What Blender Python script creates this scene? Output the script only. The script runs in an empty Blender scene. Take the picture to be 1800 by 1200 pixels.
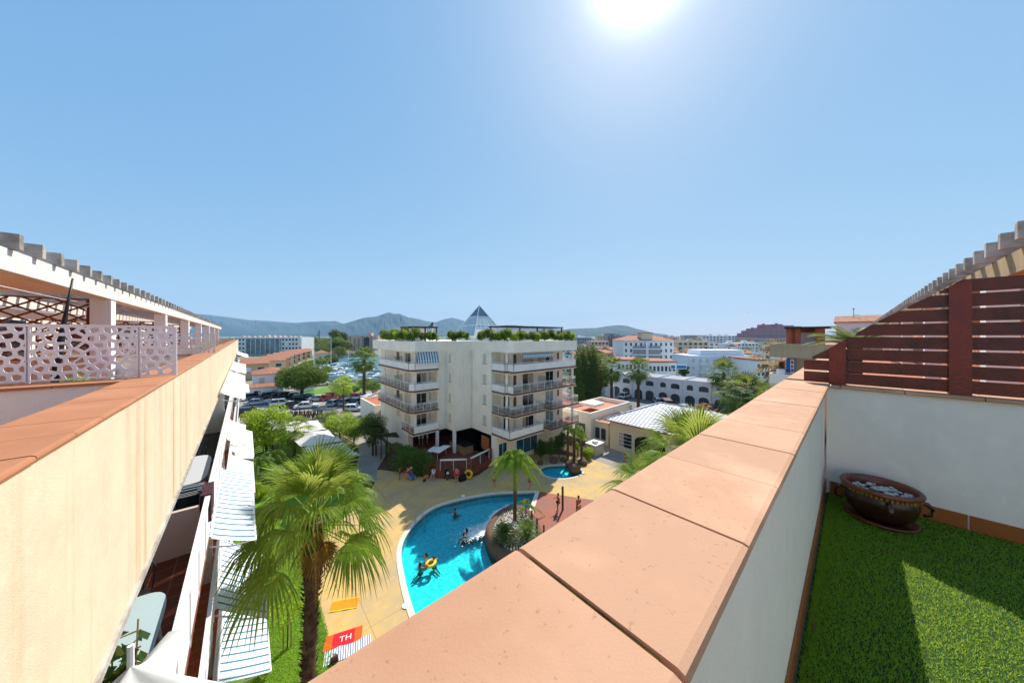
import bpy, bmesh, math, random
import numpy as np
from mathutils import Vector, Matrix
random.seed(7); rng = np.random.default_rng(7)
R = math.radians; pi = math.pi
S = bpy.context.scene
COL = S.collection

# ------------------------------------------------------------------ camera, sky, sun, exposure
AZ = R(48.49)                       # view direction, from +X towards +Y
F, HY = 531.0, 590.0                # focal length and horizon row measured in the 1800 px photo
CZ = 16.0
cam = bpy.data.cameras.new('camera'); co = bpy.data.objects.new('camera', cam); COL.objects.link(co)
co.location = (0, 0, CZ); co.rotation_euler = (pi/2, 0, AZ - pi/2)
cam.sensor_width = 36; cam.lens = F/1800*36; cam.shift_y = -10/1800
cam.clip_start = 0.05; cam.clip_end = 40000
S.camera = co
SUN_EL, SUN_AZ = R(49.5), R(48.49-23.4)
w = bpy.data.worlds.new('World'); S.world = w; w.use_nodes = True
nt = w.node_tree; bg = nt.nodes['Background']
sky = nt.nodes.new('ShaderNodeTexSky'); sky.sky_type = 'NISHITA'; sky.sun_disc = False
sky.sun_elevation = SUN_EL; sky.sun_rotation = pi/2 - SUN_AZ
sky.altitude = 0; sky.air_density = 1.0; sky.dust_density = 0.4; sky.ozone_density = 0.6
def wn(kind, **k):
    x = nt.nodes.new(kind)
    for a_, v_ in k.items(): setattr(x, a_, v_)
    return x
def wm(op, a_, b_):
    x = wn('ShaderNodeMath', operation=op)
    for s_, v_ in ((x.inputs[0], a_), (x.inputs[1], b_)):
        if isinstance(v_, (int, float)): s_.default_value = v_
        else: nt.links.new(v_, s_)
    return x.outputs[0]
# photographic response of the sky: the bright horizon and the aureole are compressed channel by channel
sp = wn('ShaderNodeSeparateColor'); nt.links.new(sky.outputs[0], sp.inputs[0]); cb_ = wn('ShaderNodeCombineColor')
K_ = .12*2**.45
gw = wn('ShaderNodeNewGeometry'); dt = wn('ShaderNodeVectorMath', operation='DOT_PRODUCT'); nt.links.new(gw.outputs['Incoming'], dt.inputs[0])
sdv = (math.cos(SUN_EL)*math.cos(SUN_AZ), math.cos(SUN_EL)*math.sin(SUN_AZ), math.sin(SUN_EL)); dt.inputs[1].default_value = tuple(-c for c in sdv)
dd = wm('MAXIMUM', dt.outputs['Value'], 0.0); glow = wm('ADD', wm('MULTIPLY', wm('POWER', dd, 32.0), .15), wm('MULTIPLY', wm('POWER', dd, 320.0), 1.9))
for i_, (p_, t_) in enumerate(((.64, .526), (.41, .638), (.20, .80))):
    nt.links.new(wm('MULTIPLY', wm('ADD', wm('MULTIPLY', wm('POWER', wm('MULTIPLY', sp.outputs[i_], K_), p_), t_), glow), 1/K_), cb_.inputs[i_])
nt.links.new(cb_.outputs[0], bg.inputs[0]); bg.inputs[1].default_value = 0.12
sl = bpy.data.lights.new('sun', 'SUN'); sl.energy = 4.4; sl.angle = R(0.5); sl.color = (1, .93, .82)
so = bpy.data.objects.new('sun', sl); COL.objects.link(so)
sd = Vector((math.cos(SUN_EL)*math.cos(SUN_AZ), math.cos(SUN_EL)*math.sin(SUN_AZ), math.sin(SUN_EL)))
so.rotation_euler = sd.to_track_quat('Z', 'Y').to_euler()
S.view_settings.view_transform = 'Standard'; S.view_settings.look = 'None'
S.view_settings.exposure = 0.54; S.view_settings.gamma = 1
HAZE = 0.000065
S.cycles.volume_bounces = 1; S.cycles.volume_max_steps = 64
S.cycles.max_bounces = 8; S.cycles.diffuse_bounces = 4; S.cycles.transparent_max_bounces = 24
S.cycles.caustics_reflective = False; S.cycles.caustics_refractive = False

# ------------------------------------------------------------------ measuring helpers (photo pixel <-> place on a known plane)
cA, sA = math.cos(AZ), math.sin(AZ)
def at(px, py, z=0.0):
    d = F*(CZ-z)/(py-HY); r = (px-900)/F*d
    return (cA*d+sA*r, sA*d-cA*r)
def far(px, d):
    r = (px-900)/F*d
    return (cA*d+sA*r, sA*d-cA*r)
def zat(py, d): return CZ-(py-HY)*d/F
def yX(px, X):
    k = (px-900)/F; return X*(sA-k*cA)/(cA+k*sA)
def xY(px, Y):
    k = (px-900)/F; return Y*(cA+k*sA)/(sA-k*cA)
def dep(X, Y): return cA*X+sA*Y
def fit(lo, hi, n, f=0): return [lo+(hi-lo)*(i+f)/n for i in range(n)]

# ------------------------------------------------------------------ materials
MATS = {}
def lin(h):
    v = [int(h[i:i+2], 16)/255 for i in (0, 2, 4)]
    return tuple((x/12.92 if x <= .04045 else ((x+.055)/1.055)**2.4) for x in v)
def mat(name, col, rough=.8, var=.12, scale=3.0, bump=0.0, bscale=40.0, metal=0.0, streak=0.0, col2=None, spec=.4, mid=None, tiles=None, stripes=None, trans=0.0, island=0.0, alpha=1.0, isv=0.0, blotch=0.0, speck=0.0):
    if name in MATS: return MATS[name]
    m = bpy.data.materials.new(name); m.use_nodes = True; MATS[name] = m
    n = m.node_tree.nodes; L = m.node_tree.links
    if isinstance(col, str): col = lin(col)
    if isinstance(col2, str): col2 = lin(col2)
    b = n['Principled BSDF']; b.inputs['Roughness'].default_value = rough; b.inputs['Metallic'].default_value = metal
    b.inputs['Specular IOR Level'].default_value = spec
    tc = n.new('ShaderNodeTexCoord'); src = tc.outputs['Object']
    geo = n.new('ShaderNodeNewGeometry')
    def noise(sc, det=6, vec=None):
        t = n.new('ShaderNodeTexNoise'); t.inputs['Scale'].default_value = sc; t.inputs['Detail'].default_value = det
        L.new(vec or geo.outputs['Position'], t.inputs['Vector']); return t.outputs['Fac']
    def mix(a, bb, f, mode='MIX'):
        x = n.new('ShaderNodeMix'); x.data_type = 'RGBA'; x.blend_type = mode
        for v, s in ((f, x.inputs['Factor']), (a, x.inputs['A']), (bb, x.inputs['B'])):
            if hasattr(v, 'is_linked'): L.new(v, s)
            elif isinstance(v, (int, float)): s.default_value = v
            else: s.default_value = (*v[:3], 1)
        return x.outputs['Result']
    def ramp(v, a, c_):
        r = n.new('ShaderNodeMapRange'); r.inputs[1].default_value = a; r.inputs[2].default_value = c_; r.clamp = True
        L.new(v, r.inputs[0]); return r.outputs[0]
    c2 = col2 or tuple(x*(1-var*2.2) for x in col)
    out = mix(col, c2, ramp(noise(scale), .35, .7))
    if var and not col2:
        out = mix(out, tuple(min(1, x*(1+var)) for x in col), ramp(noise(scale*7.3), .5, .8))
    if streak:
        mp = n.new('ShaderNodeMapping'); mp.inputs['Scale'].default_value = (5, 5, .28); L.new(geo.outputs['Position'], mp.inputs[0])
        out = mix(out, tuple(x*(.62, .5, .36)[i] for i, x in enumerate(col)), mix((0, 0, 0), (streak,)*3, ramp(noise(1.0, 8, mp.outputs[0]), .52, .78)))
    if tiles:                                  # (period x, period y, joint, joint colour, vertical?)
        sx, sy, j, jc, ax = tiles
        sep = n.new('ShaderNodeSeparateXYZ'); L.new(geo.outputs['Position'], sep.inputs[0])
        def line(o, p, w_):
            a = n.new('ShaderNodeMath'); a.operation = 'PINGPONG'; a.inputs[1].default_value = p/2; L.new(o, a.inputs[0])
            g = n.new('ShaderNodeMath'); g.operation = 'LESS_THAN'; g.inputs[1].default_value = w_; L.new(a.outputs[0], g.inputs[0]); return g.outputs[0]
        mx = n.new('ShaderNodeMath'); mx.operation = 'MAXIMUM'
        L.new(line(sep.outputs[ax[0]], sx, j), mx.inputs[0]); L.new(line(sep.outputs[ax[1]], sy, j), mx.inputs[1])
        out = mix(out, lin(jc), mx.outputs[0])
    if stripes:                                # (axis, period, duty, colour) in object space
        ax, p, duty, sc = stripes
        sep = n.new('ShaderNodeSeparateXYZ'); L.new(tc.outputs['Object'], sep.inputs[0])
        a = n.new('ShaderNodeMath'); a.operation = 'PINGPONG'; a.inputs[1].default_value = p/2; L.new(sep.outputs[ax], a.inputs[0])
        g = n.new('ShaderNodeMath'); g.operation = 'LESS_THAN'; g.inputs[1].default_value = p/2*duty; L.new(a.outputs[0], g.inputs[0])
        out = mix(out, lin(sc), g.outputs[0])
    if island:
        r = geo.outputs['Random Per Island']
        out = mix(out, tuple(x*(1-island) for x in col), ramp(r, 0, .5))
        out = mix(out, tuple(min(1, a*b_) for a, b_ in zip(col, (1.9, 1.5, 1.0))), mix((0, 0, 0), (island,)*3, ramp(r, .6, 1)))
    if isv:
        out = mix(out, tuple(x*(1-isv) for x in col), mix((0, 0, 0), (.75,)*3, geo.outputs['Random Per Island']))
    if blotch:
        out = mix(out, tuple(x*f for x, f in zip(col, (.62, .52, .42))), mix((0, 0, 0), (blotch,)*3, ramp(noise(.9, 9), .54, .74)))
        out = mix(out, tuple(min(1, x*1.16+.03) for x in col), mix((0, 0, 0), (blotch,)*3, ramp(noise(2.3, 9), .55, .75)))
    if speck:
        out = mix(out, tuple(x*.45 for x in col), mix((0, 0, 0), (speck,)*3, ramp(noise(70, 2), .66, .74)))
    L.new(out, b.inputs['Base Color'])
    if bump:
        bp = n.new('ShaderNodeBump'); bp.inputs['Strength'].default_value = bump; bp.inputs['Distance'].default_value = .02
        L.new(noise(bscale), bp.inputs['Height']); L.new(bp.outputs[0], b.inputs['Normal'])
    if trans:
        tr = n.new('ShaderNodeBsdfTranslucent'); L.new(mix(out, (1.0, .95, .25), .35 if trans < .6 else 0.0, 'MIX') if island else out, tr.inputs[0])
        ms = n.new('ShaderNodeMixShader'); ms.inputs[0].default_value = trans
        L.new(b.outputs[0], ms.inputs[1]); L.new(tr.outputs[0], ms.inputs[2]); L.new(ms.outputs[0], n['Material Output'].inputs[0])
    b.inputs['Alpha'].default_value = alpha
    return m

M = dict(
 cream=mat('cream_render', 'fbf3e4', .9, .05, .6, .15, 60, streak=.28, blotch=.08),
 fascia=mat('weathered_cream_concrete', 'e6ceb0', .92, .05, 2.5, .22, 170, streak=.8, blotch=.2, speck=.2),
 white=mat('white_render', 'f6f3ee', .85, .04, .8, .1, 60, streak=.12),
 greywall=mat('grey_white_render', 'f3ebdf', .9, .03, 1.2, .3, 120, blotch=.10, speck=.06, streak=.10),
 coping=mat('pink_terracotta_tile', 'cc9d7d', .8, .08, 1.6, .10, 220, spec=.25, isv=.2, blotch=.85, speck=.5),
 copingL=mat('orange_terracotta_tile', 'bb7d56', .75, .10, 2.5, .15, 160, isv=.16, blotch=.5, speck=.2),
 mortar=mat('grey_mortar', '8d8478', .95, .1, 9, .4),
 moss=mat('ochre_joint', 'a8803c', .95, .3, 14, .5, col2='5d4014'),
 skirt=mat('brown_skirting_tile', '9c5a2a', .45, .08, 3),
 grout=mat('pale_grout', 'b9b4ae', .9),
 wood=mat('red_stained_timber', '6a210e', .4, .3, 5, .3, 60, col2='401006', spec=.5),
 woodpost=mat('red_stained_post', '782010', .4, .15, 4, .2, 60, spec=.5),
 turf=mat('turf_blade', '8cc81c', .6, .1, 3, trans=.5, island=.5),
 turfbase=mat('turf_backing', '1c430a', .95, .2, 20),
 concrete=mat('grey_rafter_concrete', 'c2bab2', .92, .18, 4, .5, 40, col2='857d76'),
 beam=mat('white_beam_concrete', 'e9e5dc', .9, .06, 2, .3, 40, streak=.3),
 beamR=mat('tan_beam_concrete', 'b79c77', .9, .12, 2, .3, 40, streak=.5),
 lattice=mat('brown_lattice_wood', '7d4526', .7, .15, 6),
 screen=mat('pinkish_white_metal', 'e9dfe0', .5, .02, 2),
 tilefloor=mat('red_brown_floor_tile', '7a3a26', .5, .12, 1.2, tiles=(.33, .33, .006, '9a7260', (0, 1))),
 tileorange=mat('orange_floor_tile', 'b8623a', .6, .1, 1.2, tiles=(.33, .33, .006, 'c9a083', (0, 1))),
 rail=mat('white_metal', 'e9e9ea', .35, .02, 2),
 pipe=mat('grey_metal', '9a9c9e', .35, .05, 4, metal=.5),
 dark=mat('black_metal', '1d1c1e', .5, .1, 4),
 slabedge=mat('brown_tile_edge', '6d4231', .7, .1, 3),
 slab=mat('cream_slab', 'ddd3c2', .9, .05, 2),
 glass=mat('dark_window_glass', '1a232b', .08, .25, 1.2, spec=.8),
 blueglass=mat('blue_window_glass', '1c5f7c', .1, .15, .8, spec=.8),
 greenglass=mat('green_tinted_glass', '6f8f92', .08, .1, .8, spec=.8),
 railglass=mat('balcony_glass', '8f9a94', .12, .05, 1, spec=.6, alpha=.28),
 shutter=mat('cream_shutter', 'd6cdbd', .7, .04, 2, tiles=(50, .06, .006, 'b3a994', (0, 2))),
 woodshut=mat('orange_wood_shutter', 'b06a3e', .7, .1, 3, tiles=(50, .09, .012, '8a4c2a', (0, 2))),
 terr=mat('terracotta_roof', 'ad7558', .85, .2, 2, .3, 20, col2='8a5a48'),
 stripe=mat('blue_white_awning', 'eef4f6', .8, .01, 2, stripes=(1, .30, .22, '2f7fa6'), trans=.25),
 stripe2=mat('blue_white_awning_close_stripe', 'eef4f6', .8, .01, 2, stripes=(0, .36, .5, '3f7f9e'), trans=.2),
 canvas=mat('white_canvas', 'f4f3f1', .85, .02, 1, trans=.25),
 sailwhite=mat('white_sail_roof', 'e6e3e0', .85, .05, .8, trans=.15),
 yellow=mat('yellow_ochre_deck_concrete', 'c9a664', .85, .12, .35, .2, 30, col2='a8977a', blotch=.35, speck=.15, tiles=(5.2, 4.4, .012, '86704a', (0, 1))),
 rim=mat('pale_pool_coping', 'd9cfc0', .8, .08, 3, .1),
 pooltile=mat('aqua_pool_lining', '8ff2f0', .5, .08, 2.5, col2='70e0e6'),
 wooddeck=mat('weathered_wood_deck', 'a35238', .7, .3, 1.3, .3, 30, col2='7d5a50', tiles=(.14, 400, .012, '5a2e22', (0, 1))),
 asphalt=mat('sun_bleached_asphalt', '9a9088', .95, .1, .12, .2, 20),
 road=mat('road_asphalt', '7d7a79', .95, .1, .3),
 paving=mat('grey_paving', '9b938a', .9, .08, .5, tiles=(.5, .5, .006, '7d766e', (0, 1))),
 soil=mat('planting_soil', '5a4532', .98, .2, 2, .4),
 lawn=mat('lawn_green', '658c1e', .95, .3, .8, .6, 25, col2='4c741a'),
 land=mat('plain_ground', '8f8b7a', .95, .2, .02, col2='6f7a55'),
 hill=mat('scrub_hillside', '2c4040', .98, .3, .0012, col2='46504a'),
 water=None,
 brick=mat('red_brick_paving', '8e4a33', .8, .15, 2, tiles=(.25, .12, .008, '6d3826', (0, 1))),
 brickwall=mat('red_brick_wall', '8b4a38', .85, .15, 2),
 brickfar=mat('pink_brick', 'd6b4a2', .9, .08, .1),
 whitefar=mat('white_far_wall', 'e6e6e8', .9, .05, .1),
 creamfar=mat('cream_far_wall', 'd9c8ac', .9, .05, .1),
 greyfar=mat('grey_far_wall', '9c9aa0', .9, .06, .05),
 pinkfar=mat('purple_pink_wall', 'a97883', .9, .06, .05),
 peach=mat('peach_wall', 'd6a983', .9, .06, .1),
 winfar=mat('far_window', '3b4652', .3, .2, .5),
 tile_white=mat('white_roof_tile', 'dedee2', .6, .05, 2, tiles=(.42, .5, .06, '74767f', (0, 1))),
 metalroof=mat('grey_blue_roof_metal', 'a9b2c4', .5, .05, 2, tiles=(90, .6, .06, '6f7890', (0, 1))),
 rock=mat('brown_rock', '6b5240', .9, .3, 2.5, .8, 9, col2='5b4a40'),
 pebble=mat('white_pebble', 'd8d4cc', .7, .08, 9, island=.2),
 trunk=mat('palm_trunk_bark', '6d5140', .95, .35, 5, 1.0, 30, col2='3d2b20'),
 bark=mat('tree_bark', '5c4a38', .95, .25, 5, .8, 20),
 potred=mat('glazed_terracotta_pot', '7d3a22', .35, .25, 5, .2, 30, col2='4c2013', spec=.6),
 potdark=mat('dark_glazed_pot', '3a2018', .3, .3, 6, .2, 30, spec=.6),
 potband=mat('ochre_pot_band', '9a7a35', .4, .4, 40),
 tyre=mat('black_tyre', '151515', .8), hub=mat('alloy', 'b0b2b4', .3, metal=.8), carglass=mat('car_glass', '10161c', .05, spec=.8),
 lampglass=mat('lamp_glass', 'd8dde0', .2), redlamp=mat('red_lamp', '9a1a12', .3),
 teal=mat('teal_table_plastic', 'a9bcc0', .35, .02, 2), greyplastic=mat('grey_white_tabletop', 'c4c8cc', .35, .02, 2),
 skin=mat('tanned_skin', 'a5663f', .6, .05, 6), skin2=mat('pale_skin', 'cf9470', .6, .05, 6), hair=mat('dark_hair', '221710', .7),
)
def leafmat(name, c, tr=.45, isl=.45): 
    m_ = mat(name, c, .55, .0, 3, trans=tr, island=isl, spec=.3); return m_
LF = dict(palm=leafmat('fan_palm_leaf', '6f9a18', .5, .6), palmfar=leafmat('distant_palm_leaf', '4f7a2a', .3), dry=leafmat('dry_palm_leaf', 'a07038', .3), tree=leafmat('bright_tree_leaf', '7fae1c', .5),
 mid=leafmat('mid_green_leaf', '55852a', .4), darkl=leafmat('dark_green_leaf', '3a6428', .3), pine=leafmat('pine_needles', '4f7f1c', .3, .5), cyp=leafmat('cypress_leaf', '3a5f2c', .25),
 hedge=leafmat('hedge_leaf', '3f7a22', .3), queen=leafmat('feather_palm_leaf', '76a528', .5), cycad=leafmat('cycad_leaf', '456e1c', .25), far=leafmat('far_wood_leaf', '4a6b2c', .2), ivy=leafmat('ivy_leaf', '2f6424', .3), lime=leafmat('lime_leaf', '97c41c', .5))
def water_mat(name, tint, dark_, foam=True, rough=.03, ripple=.35, wave=5.0):
    m = bpy.data.materials.new(name); m.use_nodes = True; n = m.node_tree.nodes; L = m.node_tree.links
    n.remove(n['Principled BSDF'])
    geo = n.new('ShaderNodeNewGeometry')
    ns = n.new('ShaderNodeTexNoise'); ns.inputs['Scale'].default_value = .9; ns.inputs['Detail'].default_value = 3; L.new(geo.outputs['Position'], ns.inputs['Vector'])
    ad = n.new('ShaderNodeMix'); ad.data_type = 'RGBA'; ad.inputs['Factor'].default_value = .35; L.new(geo.outputs['Position'], ad.inputs['A']); L.new(ns.outputs['Color'], ad.inputs['B'])
    vo = n.new('ShaderNodeTexVoronoi'); vo.feature = 'DISTANCE_TO_EDGE'; vo.inputs['Scale'].default_value = 4.6; L.new(ad.outputs['Result'], vo.inputs['Vector'])  # edge net in the water tint imitates caustic light on the pool floor
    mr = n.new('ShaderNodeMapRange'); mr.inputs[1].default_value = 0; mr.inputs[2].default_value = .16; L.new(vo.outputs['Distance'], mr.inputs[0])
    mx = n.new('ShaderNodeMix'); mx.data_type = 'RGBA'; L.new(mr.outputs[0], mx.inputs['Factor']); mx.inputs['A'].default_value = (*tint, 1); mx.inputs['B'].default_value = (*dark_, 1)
    tr = n.new('ShaderNodeBsdfTransparent'); L.new(mx.outputs['Result'], tr.inputs[0])
    gl = n.new('ShaderNodeBsdfGlossy'); gl.inputs['Roughness'].default_value = rough
    n2 = n.new('ShaderNodeTexNoise'); n2.inputs['Scale'].default_value = wave; n2.inputs['Detail'].default_value = 4; L.new(geo.outputs['Position'], n2.inputs['Vector'])
    bp = n.new('ShaderNodeBump'); bp.inputs['Strength'].default_value = ripple; bp.inputs['Distance'].default_value = .1; L.new(n2.outputs['Fac'], bp.inputs['Height']); L.new(bp.outputs[0], gl.inputs['Normal'])
    fr = n.new('ShaderNodeFresnel'); fr.inputs['IOR'].default_value = 1.33; L.new(bp.outputs[0], fr.inputs['Normal'])
    ms = n.new('ShaderNodeMixShader'); L.new(fr.outputs[0], ms.inputs[0]); L.new(tr.outputs[0], ms.inputs[1]); L.new(gl.outputs[0], ms.inputs[2])
    L.new(ms.outputs[0], n['Material Output'].inputs[0]); return m
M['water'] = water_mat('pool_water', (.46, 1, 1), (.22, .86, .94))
M['sea'] = mat('harbour_water', '4f7f8a', .3, .1, .3, .2, 1.5, spec=.2)

# ------------------------------------------------------------------ objects and tags
def tag(o, label=None, cat=None, group=None, kind=None):
    if label: o['label'] = label
    if cat: o['category'] = cat
    if group: o['group'] = group
    if kind: o['kind'] = kind
    return o
def thing(name, label, cat, loc=(0, 0, 0), rz=0, group=None):
    o = bpy.data.objects.new(name, None); COL.objects.link(o); o.location = loc; o.rotation_euler = (0, 0, rz)
    o.empty_display_size = .2
    return tag(o, label, cat, group)
def link(name, me, mats, parent=None, smooth=False):
    for m in (mats if isinstance(mats, (list, tuple)) else [mats]): me.materials.append(m)
    o = bpy.data.objects.new(name, me); COL.objects.link(o)
    if parent: o.parent = parent
    if smooth: me.shade_smooth()
    return o
def dup(o, parent=None, loc=None, rz=None, label=None):
    c = o.copy(); COL.objects.link(c)
    if parent: c.parent = parent
    for ch in list(o.children): dup(ch, c)
    if loc is not None: c.location = loc
    if rz is not None: c.rotation_euler = (0, 0, rz)
    if label: c['label'] = label
    return c
class MB:
    """collects shapes in the coordinates of their thing and links them as one mesh object"""
    def __init__(s): s.v = []; s.f = []; s.m = []; s.cur = 0
    def add(s, vs, fs):
        b = len(s.v); s.v += [tuple(v) for v in vs]; s.f += [tuple(b+i for i in f) for f in fs]; s.m += [s.cur]*len(fs); return s
    def box(s, x0, x1, y0, y1, z0, z1):
        x0, x1 = min(x0, x1), max(x0, x1); y0, y1 = min(y0, y1), max(y0, y1); z0, z1 = min(z0, z1), max(z0, z1)
        return s.add([(x0, y0, z0), (x1, y0, z0), (x1, y1, z0), (x0, y1, z0), (x0, y0, z1), (x1, y0, z1), (x1, y1, z1), (x0, y1, z1)],
                     [(3, 2, 1, 0), (4, 5, 6, 7), (0, 1, 5, 4), (1, 2, 6, 5), (2, 3, 7, 6), (3, 0, 4, 7)])
    def prism(s, poly, z0, z1, top=None):
        n = len(poly); a = sum(poly[i][0]*poly[(i+1) % n][1]-poly[(i+1) % n][0]*poly[i][1] for i in range(n))
        if a < 0: poly = poly[::-1]
        tp = top or poly
        return s.add([(x, y, z0) for x, y in poly]+[(x, y, z1) for x, y in tp], [tuple(range(n))[::-1], tuple(range(n, 2*n))]+[(i, (i+1) % n, n+(i+1) % n, n+i) for i in range(n)])
    def vprism(s, prof, p0, ax, thick):
        """polygon prof of (u, z) standing upright along ax ('x' or 'y') from p0, given thickness the other way"""
        n = len(prof); A_ = []; B_ = []
        for u, z in prof:
            if ax == 'x': A_.append((p0[0]+u, p0[1], z)); B_.append((p0[0]+u, p0[1]+thick, z))
            else: A_.append((p0[0], p0[1]+u, z)); B_.append((p0[0]+thick, p0[1]+u, z))
        return s.add(A_+B_, [tuple(range(n)), tuple(range(n, 2*n))[::-1]]+[(i, n+i, n+(i+1) % n, (i+1) % n) for i in range(n)])
    def tube(s, pts, r, n=6, cap=True):
        pts = [Vector(p) for p in pts]; k = len(pts); rr = r if isinstance(r, (list, tuple)) else [r]*k; vs = []; fs = []
        for i, p in enumerate(pts):
            t = (pts[min(i+1, k-1)]-pts[max(i-1, 0)]); t = t.normalized() if t.length > 1e-9 else Vector((0, 0, 1))
            a = t.cross(Vector((0, 0, 1)));
            if a.length < 1e-3: a = Vector((1, 0, 0))
            a.normalize(); b = t.cross(a)
            vs += [p+(a*math.cos(2*pi*j/n)+b*math.sin(2*pi*j/n))*rr[i] for j in range(n)]
        for i in range(k-1):
            fs += [(i*n+j, i*n+(j+1) % n, (i+1)*n+(j+1) % n, (i+1)*n+j) for j in range(n)]
        if cap: fs += [tuple(range(n))[::-1], tuple((k-1)*n+j for j in range(n))]
        return s.add(vs, fs)
    def bar(s, p, q, w_, h_):
        p = Vector(p); q = Vector(q); t = (q-p).normalized(); a = t.cross(Vector((0, 0, 1)))
        if a.length < 1e-3: a = Vector((1, 0, 0))
        a.normalize(); b = a.cross(t); a *= w_/2; b *= h_/2
        vs = [e+a*i+b*j for e in (p, q) for i, j in ((-1, -1), (1, -1), (1, 1), (-1, 1))]
        return s.add(vs, [(3, 2, 1, 0), (4, 5, 6, 7), (0, 1, 5, 4), (1, 2, 6, 5), (2, 3, 7, 6), (3, 0, 4, 7)])
    def lathe(s, prof, c=(0, 0), n=24, sx=1, sy=1, closed=False):
        k = len(prof); vs = [(c[0]+sx*r*math.cos(2*pi*j/n), c[1]+sy*r*math.sin(2*pi*j/n), z) for r, z in prof for j in range(n)]
        fs = [(i*n+j, i*n+(j+1) % n, (i+1)*n+(j+1) % n, (i+1)*n+j) for i in range(k-1) for j in range(n)]
        if closed: fs += [tuple(range(n))[::-1], tuple((k-1)*n+j for j in range(n))]
        return s.add(vs, fs)
    def ball(s, c, r, n=8, sz=1.0):
        prof = [(max(.02*r, r*math.sin(pi*i/(n-1))), c[2]-r*sz*math.cos(pi*i/(n-1))) for i in range(n)]
        return s.lathe(prof, (c[0], c[1]), n, closed=True)
    def quad(s, a, b, c, d): return s.add([a, b, c, d], [(0, 1, 2, 3)])
    def build(s, name, mats, parent=None, smooth=False, bevel=0, off=None):
        me = bpy.data.meshes.new(name)
        v = s.v if off is None else [(x-off[0], y-off[1], z-off[2]) for x, y, z in s.v]
        me.from_pydata(v, [], s.f); me.polygons.foreach_set('material_index', s.m); me.update()
        o = link(name, me, mats, parent, smooth)
        if bevel:
            b = o.modifiers.new('b', 'BEVEL'); b.width = bevel; b.segments = 2; b.limit_method = 'ANGLE'
        return o
def fastmesh(name, V, k, mats, parent=None):
    V = np.asarray(V, dtype=np.float32).reshape(-1, 3); nf = len(V)//k
    me = bpy.data.meshes.new(name); me.vertices.add(len(V)); me.vertices.foreach_set('co', V.ravel())
    me.loops.add(len(V)); me.loops.foreach_set('vertex_index', np.arange(len(V), dtype=np.int32))
    me.polygons.add(nf); me.polygons.foreach_set('loop_start', np.arange(0, len(V), k, dtype=np.int32)); me.polygons.foreach_set('loop_total', np.full(nf, k, dtype=np.int32))
    me.update(calc_edges=True); return link(name, me, mats, parent)

# ------------------------------------------------------------------ foliage
def leaves(cl, n, size, squash=1.0, droop=0.0, shell=.55):
    """n leaf quads over clusters cl = [(x, y, z, r)], mostly near each cluster's surface"""
    cl = np.array(cl, float); wgt = cl[:, 3]**2; idx = rng.choice(len(cl), n, p=wgt/wgt.sum())
    d = rng.normal(size=(n, 3)); d /= np.linalg.norm(d, axis=1)[:, None]
    rad = cl[idx, 3]*(shell+(1-shell)*rng.random(n)**.7)*(.9+.2*rng.random(n))
    c = cl[idx, :3]+d*rad[:, None]*np.array([1, 1, squash])
    a = rng.normal(size=(n, 3)); a[:, 2] -= droop; a /= np.linalg.norm(a, axis=1)[:, None]
    b = np.cross(a, d+rng.normal(size=(n, 3))*.6); b /= np.linalg.norm(b, axis=1)[:, None]+1e-9
    s_ = size*(.6+.8*rng.random(n))[:, None]; a = a*s_; b = b*s_*.5
    return np.stack([c-a, c+b, c+a, c-b], 1).reshape(-1, 3)
def clusters(c, rx, ry, rz, n, r, seed=None, flat=False):
    out = []
    while len(out) < n:
        x, y, z = [random.uniform(-1, 1) for _ in range(3)]
        q = x*x+y*y+z*z
        if q > 1 or (q < .25 and random.random() < .7) or (flat and z < -.2): continue
        out.append((c[0]+x*rx, c[1]+y*ry, c[2]+z*rz, r*random.uniform(.6, 1.3)))
    return out
def tree(name, label, x, y, h, rx, rz, material, nleaf=2500, size=.12, ncl=22, trunk_r=.12, cr=None, group=None, z0=0, flat=False, base=None, ry=None, cat='tree', droop=0):
    t = thing(name, label, cat, (x, y, z0), 0, group)
    ry = ry or rx; cz = h-rz; mb = MB()
    lean = random.uniform(-.15, .15)*rx
    fork = (lean, 0, max(.3, (cz-rz*.5)))
    mb.tube([(0, 0, -.1), (lean*.4, .05, fork[2]*.5), fork], [trunk_r*1.25, trunk_r, trunk_r*.8], 8)
    cl = clusters((0, 0, cz), rx*.8, ry*.8, rz*.8, ncl, cr or rx*.33, flat=flat)
    for c in cl[:9]:
        mid = ((fork[0]+c[0])/2+random.uniform(-.1, .1)*rx, (fork[1]+c[1])/2, (fork[2]+c[2])/2-.1*rz)
        mb.tube([fork, mid, c[:3]], [trunk_r*.55, trunk_r*.35, trunk_r*.12], 5)
    mb.build('trunk', M['bark'], t, True)
    V = leaves(cl, nleaf, size, .75 if flat else .9, droop)
    fastmesh('crown', V, 4, material, t)
    return t
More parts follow.
